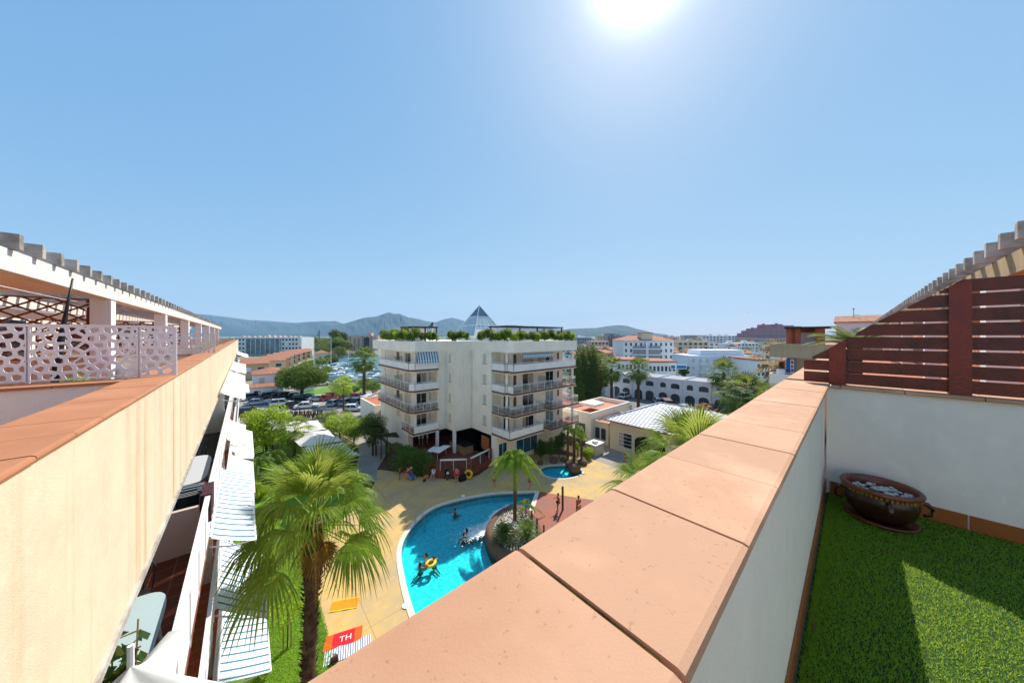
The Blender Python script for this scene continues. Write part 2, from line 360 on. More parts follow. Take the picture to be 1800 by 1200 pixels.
def frond_fan(o, az, el, pet, R_, nseg=26, spread=2.35, droop=.9, wid=.028, split=.45, roll=0, twist=None):
    """one fan-palm leaf: petiole from o, then a pleated blade whose tips separate and hang"""
    V = []; o = Vector(o)
    f = Vector((math.cos(az)*math.cos(el), math.sin(az)*math.cos(el), math.sin(el)))
    side = Vector((-math.sin(az), math.cos(az), 0)); up = side.cross(f)*-1
    if up.z < 0: up = -up
    e = o+f*pet; e.z -= pet*pet*.08*droop; pw = .022
    V += [o+side*pw*1.6, o-side*pw*1.6, e-side*pw*.7, e+side*pw*.7]
    f2 = (f+Vector((0, 0, -.28*droop))).normalized(); up = side.cross(f2)*-1
    if up.z < 0: up = -up
    for i in range(nseg):
        a = (i/(nseg-1)-.5)*2*spread/1.0*.62; ln = R_*(1-.22*abs(a)/1.6)*random.uniform(.9, 1.06)
        d = (f2*math.cos(a)+side*math.sin(a)).normalized()
        nrm = d.cross(up).normalized(); prev = None; K = 5
        w0 = spread*1.24/nseg*.52
        for k in range(K+1):
            t_ = k/K; s_ = ln*t_
            p = e+d*s_+up*(.10*R_*math.sin(t_*pi)*(1-abs(a)*.3))
            p.z -= droop*R_*(max(0, t_-.35)**1.9)*1.05*(1+.25*random.uniform(-1, 1))
            ww = (w0*s_ if t_ < split else w0*ln*split*(1-(t_-split)/(1-split))**.8)+.001
            fold = up*(ww*.5*(1 if t_ > .1 else 0))
            cur = (p-nrm*ww, p+fold, p+nrm*ww)
            if prev:
                V += [prev[0], prev[1], cur[1], cur[0], prev[1], prev[2], cur[2], cur[1]]
            prev = cur
    return V
def frond_feather(o, az, el, L_, nl=30, ll=.5, droop=1.0, stiff=False, w=.018, hang=.5):
    V = []; o = Vector(o); side = Vector((-math.sin(az), math.cos(az), 0)); pts = []
    for k in range(nl+1):
        t_ = k/nl; h = L_*t_
        pts.append(o+Vector((math.cos(az)*math.cos(el)*h, math.sin(az)*math.cos(el)*h, math.sin(el)*h-droop*L_*.75*t_**2.0)))
    for k in range(1, nl+1):
        p, q = pts[k-1], pts[k]; rw = .016*(1-k/nl)+.004; f = (q-p).normalized()
        V += [p-side*rw, p+side*rw, q+side*rw, q-side*rw]
        if k < 3: continue
        t_ = k/nl; l = ll*math.sin(pi*min(1, .12+t_*.86))**.6*random.uniform(.85, 1.1)
        for s_ in (-1, 1):
            d = (side*s_*.8+f*.55+Vector((0, 0, .25 if stiff else -hang*random.uniform(.4, 1.3)))).normalized()
            m_ = q+d*l*.55; tip = q+d*l+Vector((0, 0, -l*(0.05 if stiff else .35))); u = f*w
            V += [q-u, q+u, m_+u*1.1, m_-u*1.1, m_-u*1.1, m_+u*1.1, tip+u*.15, tip-u*.15]
    return V
def vlist(V): return np.array([tuple(v) for v in V], dtype=np.float32)
def fanpalm(name, label, x, y, h, crown, nf=30, nseg=16, tr=.2, leaf=None, group=None, z0=0, dry=6, cat='palm tree', lean=(0, 0)):
    t = thing(name, label, cat, (x, y, z0), 0, group); mb = MB(); zt = h
    n = 14; pts = [(lean[0]*(i/n)**1.3, lean[1]*(i/n)**1.3, zt*i/n-.1) for i in range(n+1)]
    mb.tube(pts, [tr*(1.25-.35*i/n+(.1 if i > n-3 else 0)) for i in range(n+1)], 10)
    for i in range(int(h*5)):
        z = i/5+.3; a = random.random()*6.28; q = (z/zt)**1.3; r = tr*1.1
        if z > zt: break
        mb.add([(lean[0]*q+math.cos(a-.4)*r, lean[1]*q+math.sin(a-.4)*r, z), (lean[0]*q+math.cos(a+.4)*r, lean[1]*q+math.sin(a+.4)*r, z), (lean[0]*q+math.cos(a)*r*1.6, lean[1]*q+math.sin(a)*r*1.6, z+.22)], [(0, 1, 2)])
    mb.build('trunk', M['trunk'], t, False)
    o = (lean[0], lean[1], zt)
    V = []
    for i in range(nf):
        el = R(80-140*(i/(nf-1))**.85); az = i*2.399963+random.uniform(-.2, .2)
        V += frond_fan((o[0], o[1], o[2]+.15*math.sin(el)), az, el, crown*random.uniform(.38, .55), crown*random.uniform(.5, .62), nseg, droop=.5+.35*random.random() if el > 0 else .35+.3*random.random())
    fastmesh('crown', vlist(V), 4, leaf or LF['palmfar'], t)
    if dry:
        V = []
        for i in range(dry):
            V += frond_fan((o[0], o[1], o[2]-.2), i*2.1, R(-62-random.random()*18), crown*.3, crown*.5, nseg, droop=.3)
        fastmesh('dry_fronds', vlist(V), 4, LF['dry'], t)
    return t
# ------------------------------------------------------------------ our terrace
ZC, ZF = CZ-.52, CZ-1.65              # coping top, terrace floor
mb = MB(); mb.box(-1.05, 4.65, -4.0, .20, ZF-.12, ZF-.02)
tag(mb.build('terrace_floor', M['mortar']), kind='structure')
n = 330000
bx = rng.uniform(-1.0, 4.62, n); by = .17-3.4*rng.random(n)**1.5
keep = (bx > .6) | (rng.random(n) < .25); bx = bx[keep]; by = by[keep]; n = len(bx)
a = rng.uniform(0, 6.28, n); hh = rng.uniform(.012, .030, n); lx = rng.normal(0, .011, n); ly = rng.normal(0, .011, n); ww = .0016+.0013*rng.random(n)
b0 = np.stack([bx-np.cos(a)*ww, by-np.sin(a)*ww, np.full(n, ZF-.018)], 1); b1 = np.stack([bx+np.cos(a)*ww, by+np.sin(a)*ww, np.full(n, ZF-.018)], 1); b2 = np.stack([bx+lx, by+ly, ZF-.018+hh], 1)
o = fastmesh('artificial_turf', np.stack([b0, b1, b2], 1), 3, M['turf'])
tag(o, 'green artificial turf covering the terrace floor beside the pot', 'artificial grass', kind='stuff')
mb = MB(); mb.box(-1.05, 4.64, -4.0, .185, ZF-.019, ZF-.012)
tag(mb.build('turf_backing', M['turfbase']), kind='structure')

def coping_tiles(mb, axis, u0, u1, v0, v1, pitch, first, gap=.006, wide=(), lip=.018):
    """terracotta coping tiles with a rounded nose on both long edges"""
    us = [u0]; u = first
    while u < u1-.05:
        if u > u0+.05: us.append(u)
        u += pitch
    us.append(u1)
    for i in range(len(us)-1):
        a_, b_ = us[i]+(wide[0] if wide and abs(us[i]-wide[1]) < .02 else gap)/2, us[i+1]-gap/2
        dz = random.uniform(-.0015, .0015); prof = [(v0-lip, -.030), (v0-lip-.004, -.016), (v0-lip, -.004), (v0-lip+.012, 0), (v1+lip-.012, 0), (v1+lip, -.004), (v1+lip+.004, -.016), (v1+lip, -.030)]
        vs = []
        for u_ in (a_, b_):
            vs += [((u_, v, ZC+z+dz) if axis == 'x' else (v, u_, ZC+z+dz)) for v, z in prof]
        k = len(prof); fs = [tuple(range(k)), tuple(range(k, 2*k))[::-1]]+[(j, k+j, k+(j+1) % k, (j+1) % k) for j in range(k)]
        if axis == 'x': fs = [f[::-1] for f in fs]
        mb.add(vs, fs)
t = thing('parapet_wall', 'parapet with big pink terracotta coping tiles beside the terrace turf', 'parapet', (0, 0, 0))
mb = MB(); mb.box(-1.05, 4.70, .205, .515, ZF-.6, ZC-.031); mb.build('wall', M['greywall'], t)
mb = MB(); coping_tiles(mb, 'x', -1.05, 4.85, .19, .53, .437, .50, .007, (.02, .5)); mb.build('coping', M['coping'], t)
mb = MB(); mb.box(-1.0, 4.85, .21, .51, ZC-.031, ZC-.008); mb.build('joint', M['moss'], t)
mb = MB()
for i in range(14): mb.box(-1.0+i*.41, -1.0+i*.41+.403, .193, .205, ZF-.02, ZF+.10)
mb.build('skirting', M['skirt'], t, bevel=.002)
mb = MB()
for i in range(14): mb.box(-1.0+i*.41-.008, -1.0+i*.41-.001, .197, .205, ZF-.02, ZF+.098)
mb.build('skirting_joint', M['grout'], t)
t = thing('divider_wall', 'low white wall with brown skirting under the red slatted screen', 'wall', (0, 0, 0))
mb = MB(); mb.box(4.65, 4.97, -4, .19, ZF-.6, ZC-.031); mb.build('wall', M['greywall'], t)
mb = MB(); coping_tiles(mb, 'y', -4, .16, 4.64, 4.98, .41, -3.6, .006); mb.build('coping', M['coping'], t)
mb = MB()
for i in range(11): mb.box(4.637, 4.65, .17-(i+1)*.41, .17-i*.41-.009, ZF-.02, ZF+.115)
mb.build('skirting', M['skirt'], t, bevel=.002)
mb = MB()
for i in range(11): mb.box(4.64, 4.65, .17-i*.41-.009, .17-i*.41, ZF-.02, ZF+.113)
mb.build('skirting_joint', M['grout'], t)

# red slatted privacy screen, its top cut on a slope
FX = 4.73
prof = []
for px, py in ((1413, 633), (1457, 612), (1533, 569), (1592, 540), (1667, 504), (1691, 490), (1800, 482), (2100, 466)):
    y_ = yX(px, FX); prof.append((y_, zat(py, dep(FX, y_))))
prof.sort()
def topz(y):
    for (a_, za), (b_, zb) in zip(prof, prof[1:]):
        if a_ <= y <= b_: return za+(zb-za)*(y-a_)/(b_-a_)
    return prof[0][1] if y < prof[0][0] else prof[-1][1]
t = thing('slatted_screen', 'dark red stained timber screen with horizontal boards and sloping top', 'privacy screen', (0, 0, 0))
posts = [(yX(1487, FX), yX(1457, FX)), (yX(1708, FX), yX(1667, FX)), (-1.62, -1.50)]
mb = MB(); z0 = ZC+.015; ybreaks = [-2.2]+[p[0] for p in prof]+[prof[-1][0]]
i = 0
while z0 < 17.0:
    z1 = z0+.110
    ys = [y for y in np.linspace(-2.2, prof[-1][0], 160) if topz(y) > z0+.012]
    if ys:
        pts = [(y, min(z1, topz(y)-.004)) for y in ys]
        poly = [(ys[0], z0)]+[p for k, p in enumerate(pts) if k in (0, len(pts)-1) or abs(p[1]-pts[k-1][1]) > 1e-6 or abs(pts[min(k+1, len(pts)-1)][1]-p[1]) > 1e-6]+[(ys[-1], z0)]
        poly = poly[::-1]
        mb.vprism(poly, (FX+random.uniform(0, .002), 0, 0), 'y', .02)
    z0 += .127
mb.build('boards', M['wood'], t)
for a_, b_ in posts:
    mb = MB(); mb.vprism([(a_, ZC+.002), (b_, ZC+.002), (b_, topz(b_)-.002), (a_, topz(a_)-.002)], (FX-.022, 0, 0), 'y', .022); mb.build('post', M['woodpost'], t)
    mb = MB(); mb.vprism([(a_, ZC+.002), (b_, ZC+.002), (b_, topz(b_)-.002), (a_, topz(a_)-.002)], (FX+.022, 0, 0), 'y', .05); mb.build('post', M['woodpost'], t)

t = thing('penthouse', 'unseen white penthouse walls added behind the viewpoint to bounce sunlight onto our terrace', 'apartment building', (0, 0, 0))
mb = MB(); mb.box(-4.0, 4.6, -4.6, -4.05, ZF-.1, ZF+2.7); mb.build('wall', M['white'], t)  # walls out of view, added to bounce sun onto the shaded parapet
mb = MB(); mb.box(-4.0, -3.6, -4.0, .15, ZF-.1, ZF+2.7); mb.build('side_wall', M['white'], t)
mb = MB(); mb.box(-3.58, -1.06, -4.0, .5, ZF-.12, ZF-.02); mb.build('floor', M['tileorange'], t)
# glazed bowl of pebbles in the corner
t = thing('flower_pot', 'wide glazed terracotta pot with side handles, filled with pebbles, standing on the turf', 'pot', (4.30, -.16, ZF-.01))
mb = MB(); mb.lathe([(.10, .012), (.13, .015), (.20, .10), (.225, .19), (.215, .25), (.205, .262)], n=40); mb.build('body', M['potdark'], t, True)
mb = MB(); mb.lathe([(.205, .262), (.225, .268), (.245, .285), (.25, .30), (.24, .315), (.222, .317), (.208, .300), (.20, .25), (.198, .225)], n=48); mb.build('rim', M['potred'], t, True)
mb = MB()
for j in range(52):
    a_ = j*2*pi/52; mb.box(-.004, .004, -.009, .009, -.014, .014)
    for k in range(8):
        x_, y_, z_ = mb.v[-8+k]; y_ += 0
        r_ = .236+x_; mb.v[-8+k] = (r_*math.cos(a_)-y_*math.sin(a_), r_*math.sin(a_)+y_*math.cos(a_), .272+z_)
mb.build('band', M['potband'], t)
mb = MB(); mb.lathe([(.0, .23), (.2, .232)], n=24); mb.build('soil', M['soil'], t)
mb = MB()
for j in range(70):
    a_ = random.random()*6.28; r_ = .19*random.random()**.5; mb.ball((r_*math.cos(a_), r_*math.sin(a_), .24+random.uniform(0, .02)), random.uniform(.011, .026), 6, .6)
mb.build('pebbles', M['pebble'], t, True)
for a_ in (R(100), R(-85), R(190)):
    p = [(.215, -.0, .24), (.255, 0, .235), (.285, 0, .20), (.275, 0, .15), (.235, 0, .13)]
    mb = MB(); mb.tube([(x_*math.cos(a_), x_*math.sin(a_), z_) for x_, _, z_ in p], [.016, .017, .016, .015, .013], 8); mb.build('handle', M['potdark'], t, True)
mb = MB(); mb.lathe([(.0, .0), (.19, 0), (.215, .014), (.222, .034), (.212, .036), (.2, .018), (0, .012)], n=40); mb.build('saucer', M['potred'], t, True)
for i, (px, py) in enumerate(((1565, 970), (1484, 1027), (1492, 1031), (1420, 1078), (1432, 1103), (1570, 1008))):
    x_, y_ = at(px, py, ZF); o = MB(); s_ = random.uniform(.012, .02); a_ = random.random()*3
    o.add([(-s_*2, 0, 0), (0, s_*.5, .004), (s_*2, 0, .001), (0, -s_*.5, .003)], [(0, 1, 2, 3)])
    o = o.build('dry_leaf', LF['dry']); o.location = (x_, y_, ZF+.014); o.rotation_euler = (0, 0, a_)
    tag(o, ('dry leaf nearest the pot saucer on the turf', 'left one of two dry leaves lying close together', 'right one of two dry leaves lying close together', 'dry leaf by the left skirting of the turf', 'dry leaf lowest on the left of the turf', 'dry leaf at the tip of the sunlit turf')[i], 'leaf', 'dry leaves on the terrace turf')

# ------------------------------------------------------------------ the two wings of our building
LV = [ZF-2.75*k for k in range(6)]     # floor levels, top to bottom
def sl(mb, axis, u0, u1, v0, v1, z0, z1):
    if axis == 'y': mb.box(v0, v1, u0, u1, z0, z1)
    else: mb.box(u0, u1, -v0, -v1, z0, z1)
E_ = .012
# left wing: runs along +Y behind the plane X = -0.69
lw = thing('apartment_wing', 'long cream apartment wing with stacked balconies, tiled parapet and striped awnings', 'apartment building', (0, 0, 0))
YE = 58.0
mb = MB(); mb.box(-.90, -.69, .54, 5.836, CZ-2.11, ZC-.031); mb.box(-.90, -.69, 5.850, YE, CZ-2.11, ZC-.031); mb.build('parapet', M['fascia'], lw)
mb = MB(); mb.box(-.90, -.67, .54, YE, CZ-2.17, CZ-2.11); mb.build('drip_edge', M['concrete'], lw)
mb = MB(); coping_tiles(mb, 'y', .56, YE, -1.05, -.70, .415, .70, .006); mb.build('coping', M['copingL'], lw)
mb = MB(); mb.box(-1.04, -.90, .56, YE, ZF, ZC-.031); mb.build('parapet_inner_face', M['greywall'], lw)
mb = MB(); mb.box(-.95, -.71, .56, YE, ZC-.031, ZC-.010); mb.build('joint', M['mortar'], lw)
mb = MB(); mb.box(-9, -.91, .56, YE, ZF-.35, ZF-.001); mb.build('roof_slab', M['slab'], lw)
mb = MB(); mb.box(-5.5, -1.04, .6, YE-.1, ZF-.001, ZF+.01); mb.build('terrace_tiles', M['tileorange'], lw)
for k in range(9):
    y0 = 5.60+6.75*k if k else 5.58
    mb = MB(); mb.box(-5.5, -1.041, y0, y0+.33, ZF+.01, ZC-.031); mb.build('terrace_divider', M['greywall'], lw)
    mb = MB()
    for j in range(10): mb.box(-5.5+j*.443+.003, -5.5+(j+1)*.443-.003, y0-.02, y0+.35, ZC-.031, ZC-.001)
    mb.build('divider_coping', M['copingL'], lw)
mb = MB(); mb.box(-9, -5.5, .56, YE, ZF, 16.86); mb.build('penthouse_wall', M['cream'], lw)
for k in range(9):
    mb = MB(); y0 = 1.2+6.75*k; mb.box(-5.5, -5.46, y0, y0+3.6, ZF+.05, 16.5); mb.build('sliding_door', M['glass'], lw)
for k in range(1, 6):
    mb = MB(); mb.box(-9, -.62, .56, YE, LV[k]-.22, LV[k]-.002); s_ = mb.build('balcony_slab', M['slab'], lw)
    mb = MB(); mb.box(-.62, -.60, .56, YE, LV[k]-.24, LV[k]+.03); mb.build('slab_edge', M['brickwall'], s_)
for k in (1, 2, 3, 4):
    mb = MB(); mb.box(-2.3, -.64, .6, YE-.05, LV[k]-.002, LV[k]+.01); mb.build('balcony_tiles', M['tilefloor' if k == 1 else 'tileorange'], lw)
mb = MB()
for k in range(1, 6): mb.box(-9, -2.3, .56, YE, LV[k], LV[k-1]-.22)
mb.build('facade_wall', M['cream'], lw)
for k in range(1, 5):
    for j in range(9):
        mb = MB(); y0 = 2+6.75*j; mb.box(-2.3, -2.26, y0, y0+3.2, LV[k]+.02, LV[k]+2.15); mb.build('window', M['glass'], lw)
for k in range(1, 6):
    for j in range(1, 9):
        if k == 1 and j < 3: continue
        mb = MB(); mb.box(-2.3, -.70, 5.6+6.75*(j-1), 5.75+6.75*(j-1), LV[k], LV[k-1]-.22); mb.build('balcony_partition', M['white'], lw)
mb = MB(); mb.box(-2.3, -.70, 8.9, 9.0, LV[1]+.012, LV[1]+.9); mb.build('low_partition', mat('pale_pink_panel', 'cdb6ac', .7, .05, 2), lw)
for k in range(1, 5):
    z = LV[k]; mb = MB()
    mb.box(-.625, -.545, .6, YE, z+.97, z+1.02)
    mb.box(-.60, -.58, .6, YE, z+.06, z+.10)
    for j in range(int(YE/1.1)): mb.box(-.60, -.57, .7+1.1*j, .74+1.1*j, z, z+.97)
    mb.build('railing', M['rail'], lw)
    mb = MB()
    for j in range(int(YE/1.1)):
        if (j*7+k*3) % 11 > 1 or True: mb.box(-.592, -.580, .76+1.1*j, 1.78+1.1*j, z+.10, z+.90)
    mb.build('railing_panels', M['white'], lw)
def awning(y0, y1, x1, za, zb, m_, par, val=.14, side=None):
    t_ = MB(); n_ = max(4, int((y1-y0)/.25)); k_ = 5; vs = []
    for i in range(n_+1):
        y = y0+(y1-y0)*i/n_
        for j in range(k_+1):
            q = j/k_; vs.append((-.60+(x1+.60)*q, y, za+(zb-za)*q-.02*math.sin(pi*q)))
        vs.append((x1+.01, y, zb-val-.006*math.sin(i*1.9)))
    w_ = k_+2; fs = [(i*w_+j, (i+1)*w_+j, (i+1)*w_+j+1, i*w_+j+1) for i in range(n_) for j in range(k_+1)]
    t_.add(vs, fs); aw = t_.build('awning', m_, par)
    f_ = MB(); f_.tube([(-.6, y0, za), (-.6, y1, za)], .04, 8); f_.tube([(x1, y0, zb), (x1, y1, zb)], .025, 6)
    for y in (y0+.1, y1-.1): f_.tube([(-.6, y, za-.25), ((x1-.6)/2, y, (za+zb)/2-.2), (x1, y, zb-.02)], .018, 5)
    f_.build('awning_frame', M['rail'], aw)
    if side:
        g = MB(); g.box(x1-.01, x1+.02, y0, y1, zb-val-side, zb-val); g.build('side_curtain', mat('orange_curtain', 'e07a50', .8), aw)
awning(9.7, 14.5, .20, CZ-4.6, CZ-5.0, M['stripe'], lw)
awning(11.4, 15.1, .50, CZ-7.35, CZ-8.3, M['stripe'], lw)
awning(12.2, 15.6, .62, CZ-10.05, CZ-10.6, M['stripe'], lw)
awning(7.6, 11.7, .62, CZ-10.2, CZ-10.75, M['stripe'], lw)
awning(14.3, 22.9, 0.0, CZ-1.95, CZ-2.25, M['canvas'], lw)
awning(23.6, 31, .05, CZ-1.95, CZ-2.2, M['canvas'], lw, .25)
awning(18.1, 22.2, 0.02, CZ-4.5, CZ-4.9, M['canvas'], lw)
awning(20, 25, .38, CZ-7.2, CZ-7.9, M['stripe'], lw)
awning(33.4, 37.6, .55, CZ-9.9, CZ-10.3, M['canvas'], lw, .12, .8)
awning(26, 33, .45, CZ-7.3, CZ-7.9, M['canvas'], lw)
awning(36, 42, .3, CZ-4.6, CZ-5.1, M['canvas'], lw)
awning(24, 31, .45, CZ-10.0, CZ-10.6, M['canvas'], lw)
awning(44, 52, .3, CZ-2.0, CZ-2.4, M['canvas'], lw)
# right wing: runs along +X behind the plane Y = 0.53, seen only beyond the screen
rw = thing('apartment_wing', 'mirrored cream apartment wing to the right of the terrace, mostly hidden by its parapet', 'apartment building', (0, 0, 0))
XE = 58
mb = MB(); mb.box(4.98, 37.9, .33, .52, CZ-2.11, ZC-.031); mb.build('parapet', M['fascia'], rw)
mb = MB(); coping_tiles(mb, 'x', 4.99, 38, .19, .53, .437, 5.2, .006); mb.build('coping', M['coping'], rw)
mb = MB(); mb.box(-.6, XE, -4, .30, ZF-.40, ZF-.13); mb.build('roof_slab', M['slab'], rw)
mb = MB(); mb.box(4.98, XE, -4.6, .19, ZF-.02, ZF); mb.build('terrace_tiles', M['tileorange'], rw)
mb = MB(); mb.box(4.98, XE, -9, -4.6, ZF-.3, 16.86); mb.build('penthouse_wall', M['peach'], rw)
mb = MB()
for k in range(1, 6):
    mb.box(-.5, 38, -9, .44, LV[k]-.22, LV[k]-.002)
    mb.box(-.5, 38, -9, -1.3, LV[k], LV[k-1]-.42)
mb.build('facade_wall', M['cream'], rw)
for k in range(1, 5):
    z = LV[k]; mb = MB(); mb.box(-.5, 38, .38, .45, z+.97, z+1.02)
    for j in range(34): mb.box(-.4+1.13*j, -.36+1.13*j, .40, .43, z, z+.97)
    mb.box(-.5, 38, .405, .42, z+.1, z+.9); mb.build('railing', M['rail'], rw)
    for j in range(6):
        mb = MB(); mb.box(1.5+6*j, 4.6+6*j, -1.3, -1.26, z+.02, z+2.1); mb.build('window', M['glass'], rw)

PT = .635
def pergola(name, label, axis, e0, beam, ends, u0, n_, beam_m, cols, ulen):
    t_ = thing(name, label, 'pergola', (0, 0, 0))
    def bx_(mb_, u_0, u_1, v_0, v_1, z_0, z_1):
        if axis == 'y': mb_.box(v_0, v_1, u_0, u_1, z_0, z_1)
        else: mb_.box(u_0, u_1, v_0, v_1, z_0, z_1)
    for i in range(n_):
        r_ = MB(); bx_(r_, u0+PT*i, u0+PT*i+.11, e0, ends, CZ+1.183, CZ+1.40+random.uniform(-.006, .006)); r_.build('rafter', M['concrete'], t_, bevel=.006)
    r_ = MB()
    u_ = u0-1.2
    while u_ < ulen: bx_(r_, u_, min(u_+6.6, ulen), beam, beam-.22, CZ+.88, CZ+1.18); u_ += 6.62
    r_.build('beam', beam_m, t_)
    r_ = MB(); bx_(r_, u0-1.2, ulen, ends+.35, ends+.15, CZ+.88, CZ+1.18); r_.build('beam', beam_m, t_)
    for c_ in cols:
        r_ = MB(); bx_(r_, c_, c_+.36, beam-.02, beam-.33, ZF, CZ+.878); r_.build('column', M['white'], t_)
    return t_
u_left = yX(42, -2.32)-.11-.635
pl_ = pergola('pergola', 'white concrete pergola with grey rafter ends above the left terraces', 'y', -2.32, -2.40, -5.6, u_left, 80, M['beam'], [5.2]+[11.9+6.75*k for k in range(7)], 57.5)
mb = MB(); mb.box(-5.5, -2.63, 1.0, 11.8, CZ+.95, CZ+1.17); mb.build('ceiling_panel', M['cream'], pl_)
PT = .66
pr_ = pergola('pergola', 'tan concrete pergola with grey rafter ends behind the red screen', 'x', -1.33, -1.50, -4.7, 5.75, 76, M['beamR'], [9.6+6.75*k for k in range(7)], 56)

# perforated white screens on the left dividers
def voro_panel(x0, x1, z0, z1, y, th, nx, nz, inset, seed, frame=.012):
    rnd = random.Random(seed); pts = []
    for i in range(-1, nx+1):
        for j in range(-1, nz+1):
            pts.append((x0+(x1-x0)*(i+.5+rnd.uniform(-.36, .36)+(.25 if j % 2 else -.25))/nx, z0+(z1-z0)*(j+.5+rnd.uniform(-.3, .3))/nz))
    mb_ = MB()
    for a_ in pts:
        poly = [(x0, z0), (x1, z0), (x1, z1), (x0, z1)]
        for b_ in pts:
            if a_ == b_: continue
            mx, mz = (a_[0]+b_[0])/2, (a_[1]+b_[1])/2; nx_, nz_ = b_[0]-a_[0], b_[1]-a_[1]; new = []
            if not poly: break
            if nx_*nx_+nz_*nz_ > .16: continue
            for i in range(len(poly)):
                p, q = poly[i], poly[(i+1) % len(poly)]
                dp = (p[0]-mx)*nx_+(p[1]-mz)*nz_; dq = (q[0]-mx)*nx_+(q[1]-mz)*nz_
                if dp <= 0: new.append(p)
                if dp*dq < 0: u = dp/(dp-dq); new.append((p[0]+(q[0]-p[0])*u, p[1]+(q[1]-p[1])*u))
            poly = new
        if len(poly) < 3: continue
        cx = sum(p[0] for p in poly)/len(poly); cz = sum(p[1] for p in poly)/len(poly)
        rad = sum(math.hypot(p[0]-cx, p[1]-cz) for p in poly)/len(poly)
        f = max(0, 1-inset/rad); area = abs(sum(poly[i][0]*poly[(i+1) % len(poly)][1]-poly[(i+1) % len(poly)][0]*poly[i][1] for i in range(len(poly))))/2
        k = len(poly)
        if f < .25 or area < .0009:
            mb_.add([(p[0], y, p[1]) for p in poly]+[(p[0], y+th, p[1]) for p in poly], [tuple(range(k)), tuple(range(k, 2*k))[::-1]]); continue
        inn = [(cx+(p[0]-cx)*f, cz+(p[1]-cz)*f) for p in poly]
        vs = [(p[0], y, p[1]) for p in poly]+[(p[0], y, p[1]) for p in inn]+[(p[0], y+th, p[1]) for p in poly]+[(p[0], y+th, p[1]) for p in inn]
        fs = []
        for i in range(k):
            j = (i+1) % k; fs += [(i, j, k+j, k+i), (2*k+j, 2*k+i, 3*k+i, 3*k+j), (k+i, k+j, 3*k+j, 3*k+i)]
        mb_.add(vs, fs)
    return mb_
def perf_screen(label, y, xs, z1, seed):
    t_ = thing('perforated_screen', label, 'privacy screen', (0, 0, 0), 0, 'perforated screens on the left terrace dividers')
    for i, (a_, b_) in enumerate(zip(xs, xs[1:])):
        nx = max(3, round(abs(b_-a_)/.088))
        voro_panel(min(a_, b_)+.006, max(a_, b_)-.006, ZC+.012, z1, y, .012, nx, 7, .021, seed+i).build('panel', M['screen'], t_)
        p = MB(); p.box(b_-.012, b_+.012, y+.0125, y+.035, ZC, z1-.004); p.build('post', M['rail'], t_)
    p = MB(); p.box(xs[0]-.004, xs[0]+.022, y-.006, y+.03, ZC, z1+.004); p.build('post', M['screen'], t_)
    p = MB(); p.box(xs[-1], xs[0], y-.004, y+.018, z1, z1+.02); p.build('top_rail', M['screen'], t_)
perf_screen('nearer pinkish white perforated screen on the tiled divider coping', 5.98, [-.70, -1.0, -1.78, -2.57, -3.36, -4.15], CZ+.11, 3)
perf_screen('farther small perforated screen beyond the first one on the left wing', 12.7, [-.68, -1.5, -2.4], CZ+.05, 21)
def trellis(label, y, x0, x1, z0, z1):
    t_ = thing('lattice_trellis', label, 'trellis', (0, 0, 0), 0, 'brown lattice trellises between the left terraces')
    m_ = MB(); dz = z1-z0; step = .40; u = x0-dz*1.7
    while u < x1:
        for s_ in (0, 1):
            a_ = (u, z0) if s_ == 0 else (u+dz*1.7, z0); b_ = (u+dz*1.7, z1) if s_ == 0 else (u, z1)
            # clip to the frame
            t0_, t1_ = 0.0, 1.0; dx = b_[0]-a_[0]
            for lim, sg in ((x0, 1), (x1, -1)):
                q = (lim-a_[0])/dx
                if (dx > 0) == (sg > 0): t0_ = max(t0_, q)
                else: t1_ = min(t1_, q)
            if t1_-t0_ > .02:
                p = [(a_[0]+dx*q, y+.012*s_, a_[1]+dz*q) for q in (t0_, t1_)]; m_.bar(p[0], p[1], .012, .036)
        u += step
    m_.build('lattice', M['lattice'], t_)
    m_ = MB(); m_.box(x0-.03, x0, y-.02, y+.03, z0-.03, z1+.03); m_.box(x1, x1+.04, y-.02, y+.03, z0-.03, z1+.03); m_.box(x0, x1, y-.018, y+.028, z1, z1+.03); m_.box(x0, x1, y-.018, y+.028, z0-.03, z0); m_.build('frame', M['lattice'], t_)
trellis('brown diamond lattice trellis left of the first white column', 12.02, -5.4, -2.80, ZC+.05, CZ+.84)
trellis('brown lattice trellis behind the first white column', 18.8, -5.4, -2.8, ZC+.05, CZ+.55)
trellis('third brown lattice trellis farther along the left terraces', 25.55, -5.4, -2.8, ZC+.05, CZ+.6)
mb = MB(); mb.tube([(-2.30, 8.3, CZ-1.64), (-2.22, 8.42, CZ-.2), (-2.17, 8.5, CZ+.45), (-2.13, 8.56, CZ+.95)], [.03, .045, .02, .012], 8)
tag(mb.build('folded_parasol', M['dark'], None, True), 'thin black folded parasol leaning in front of the lattice trellis', 'parasol')
t = thing('clothes_line', 'thin white clothes line hooked to the first white column', 'clothes line', (0, 0, 0))
mb = MB(); mb.tube([(-2.2, 6.6, CZ+.60), (-2.45, 9.2, CZ+.655), (-2.66, 11.86, CZ+.74)], .006, 5); mb.build('wire', M['rail'], t)
mb = MB(); mb.tube([(-2.66, 11.88, CZ+.74), (-2.70, 11.6, CZ+.66), (-2.71, 11.55, CZ+.45)], .007, 5); mb.build('bracket', M['rail'], t)
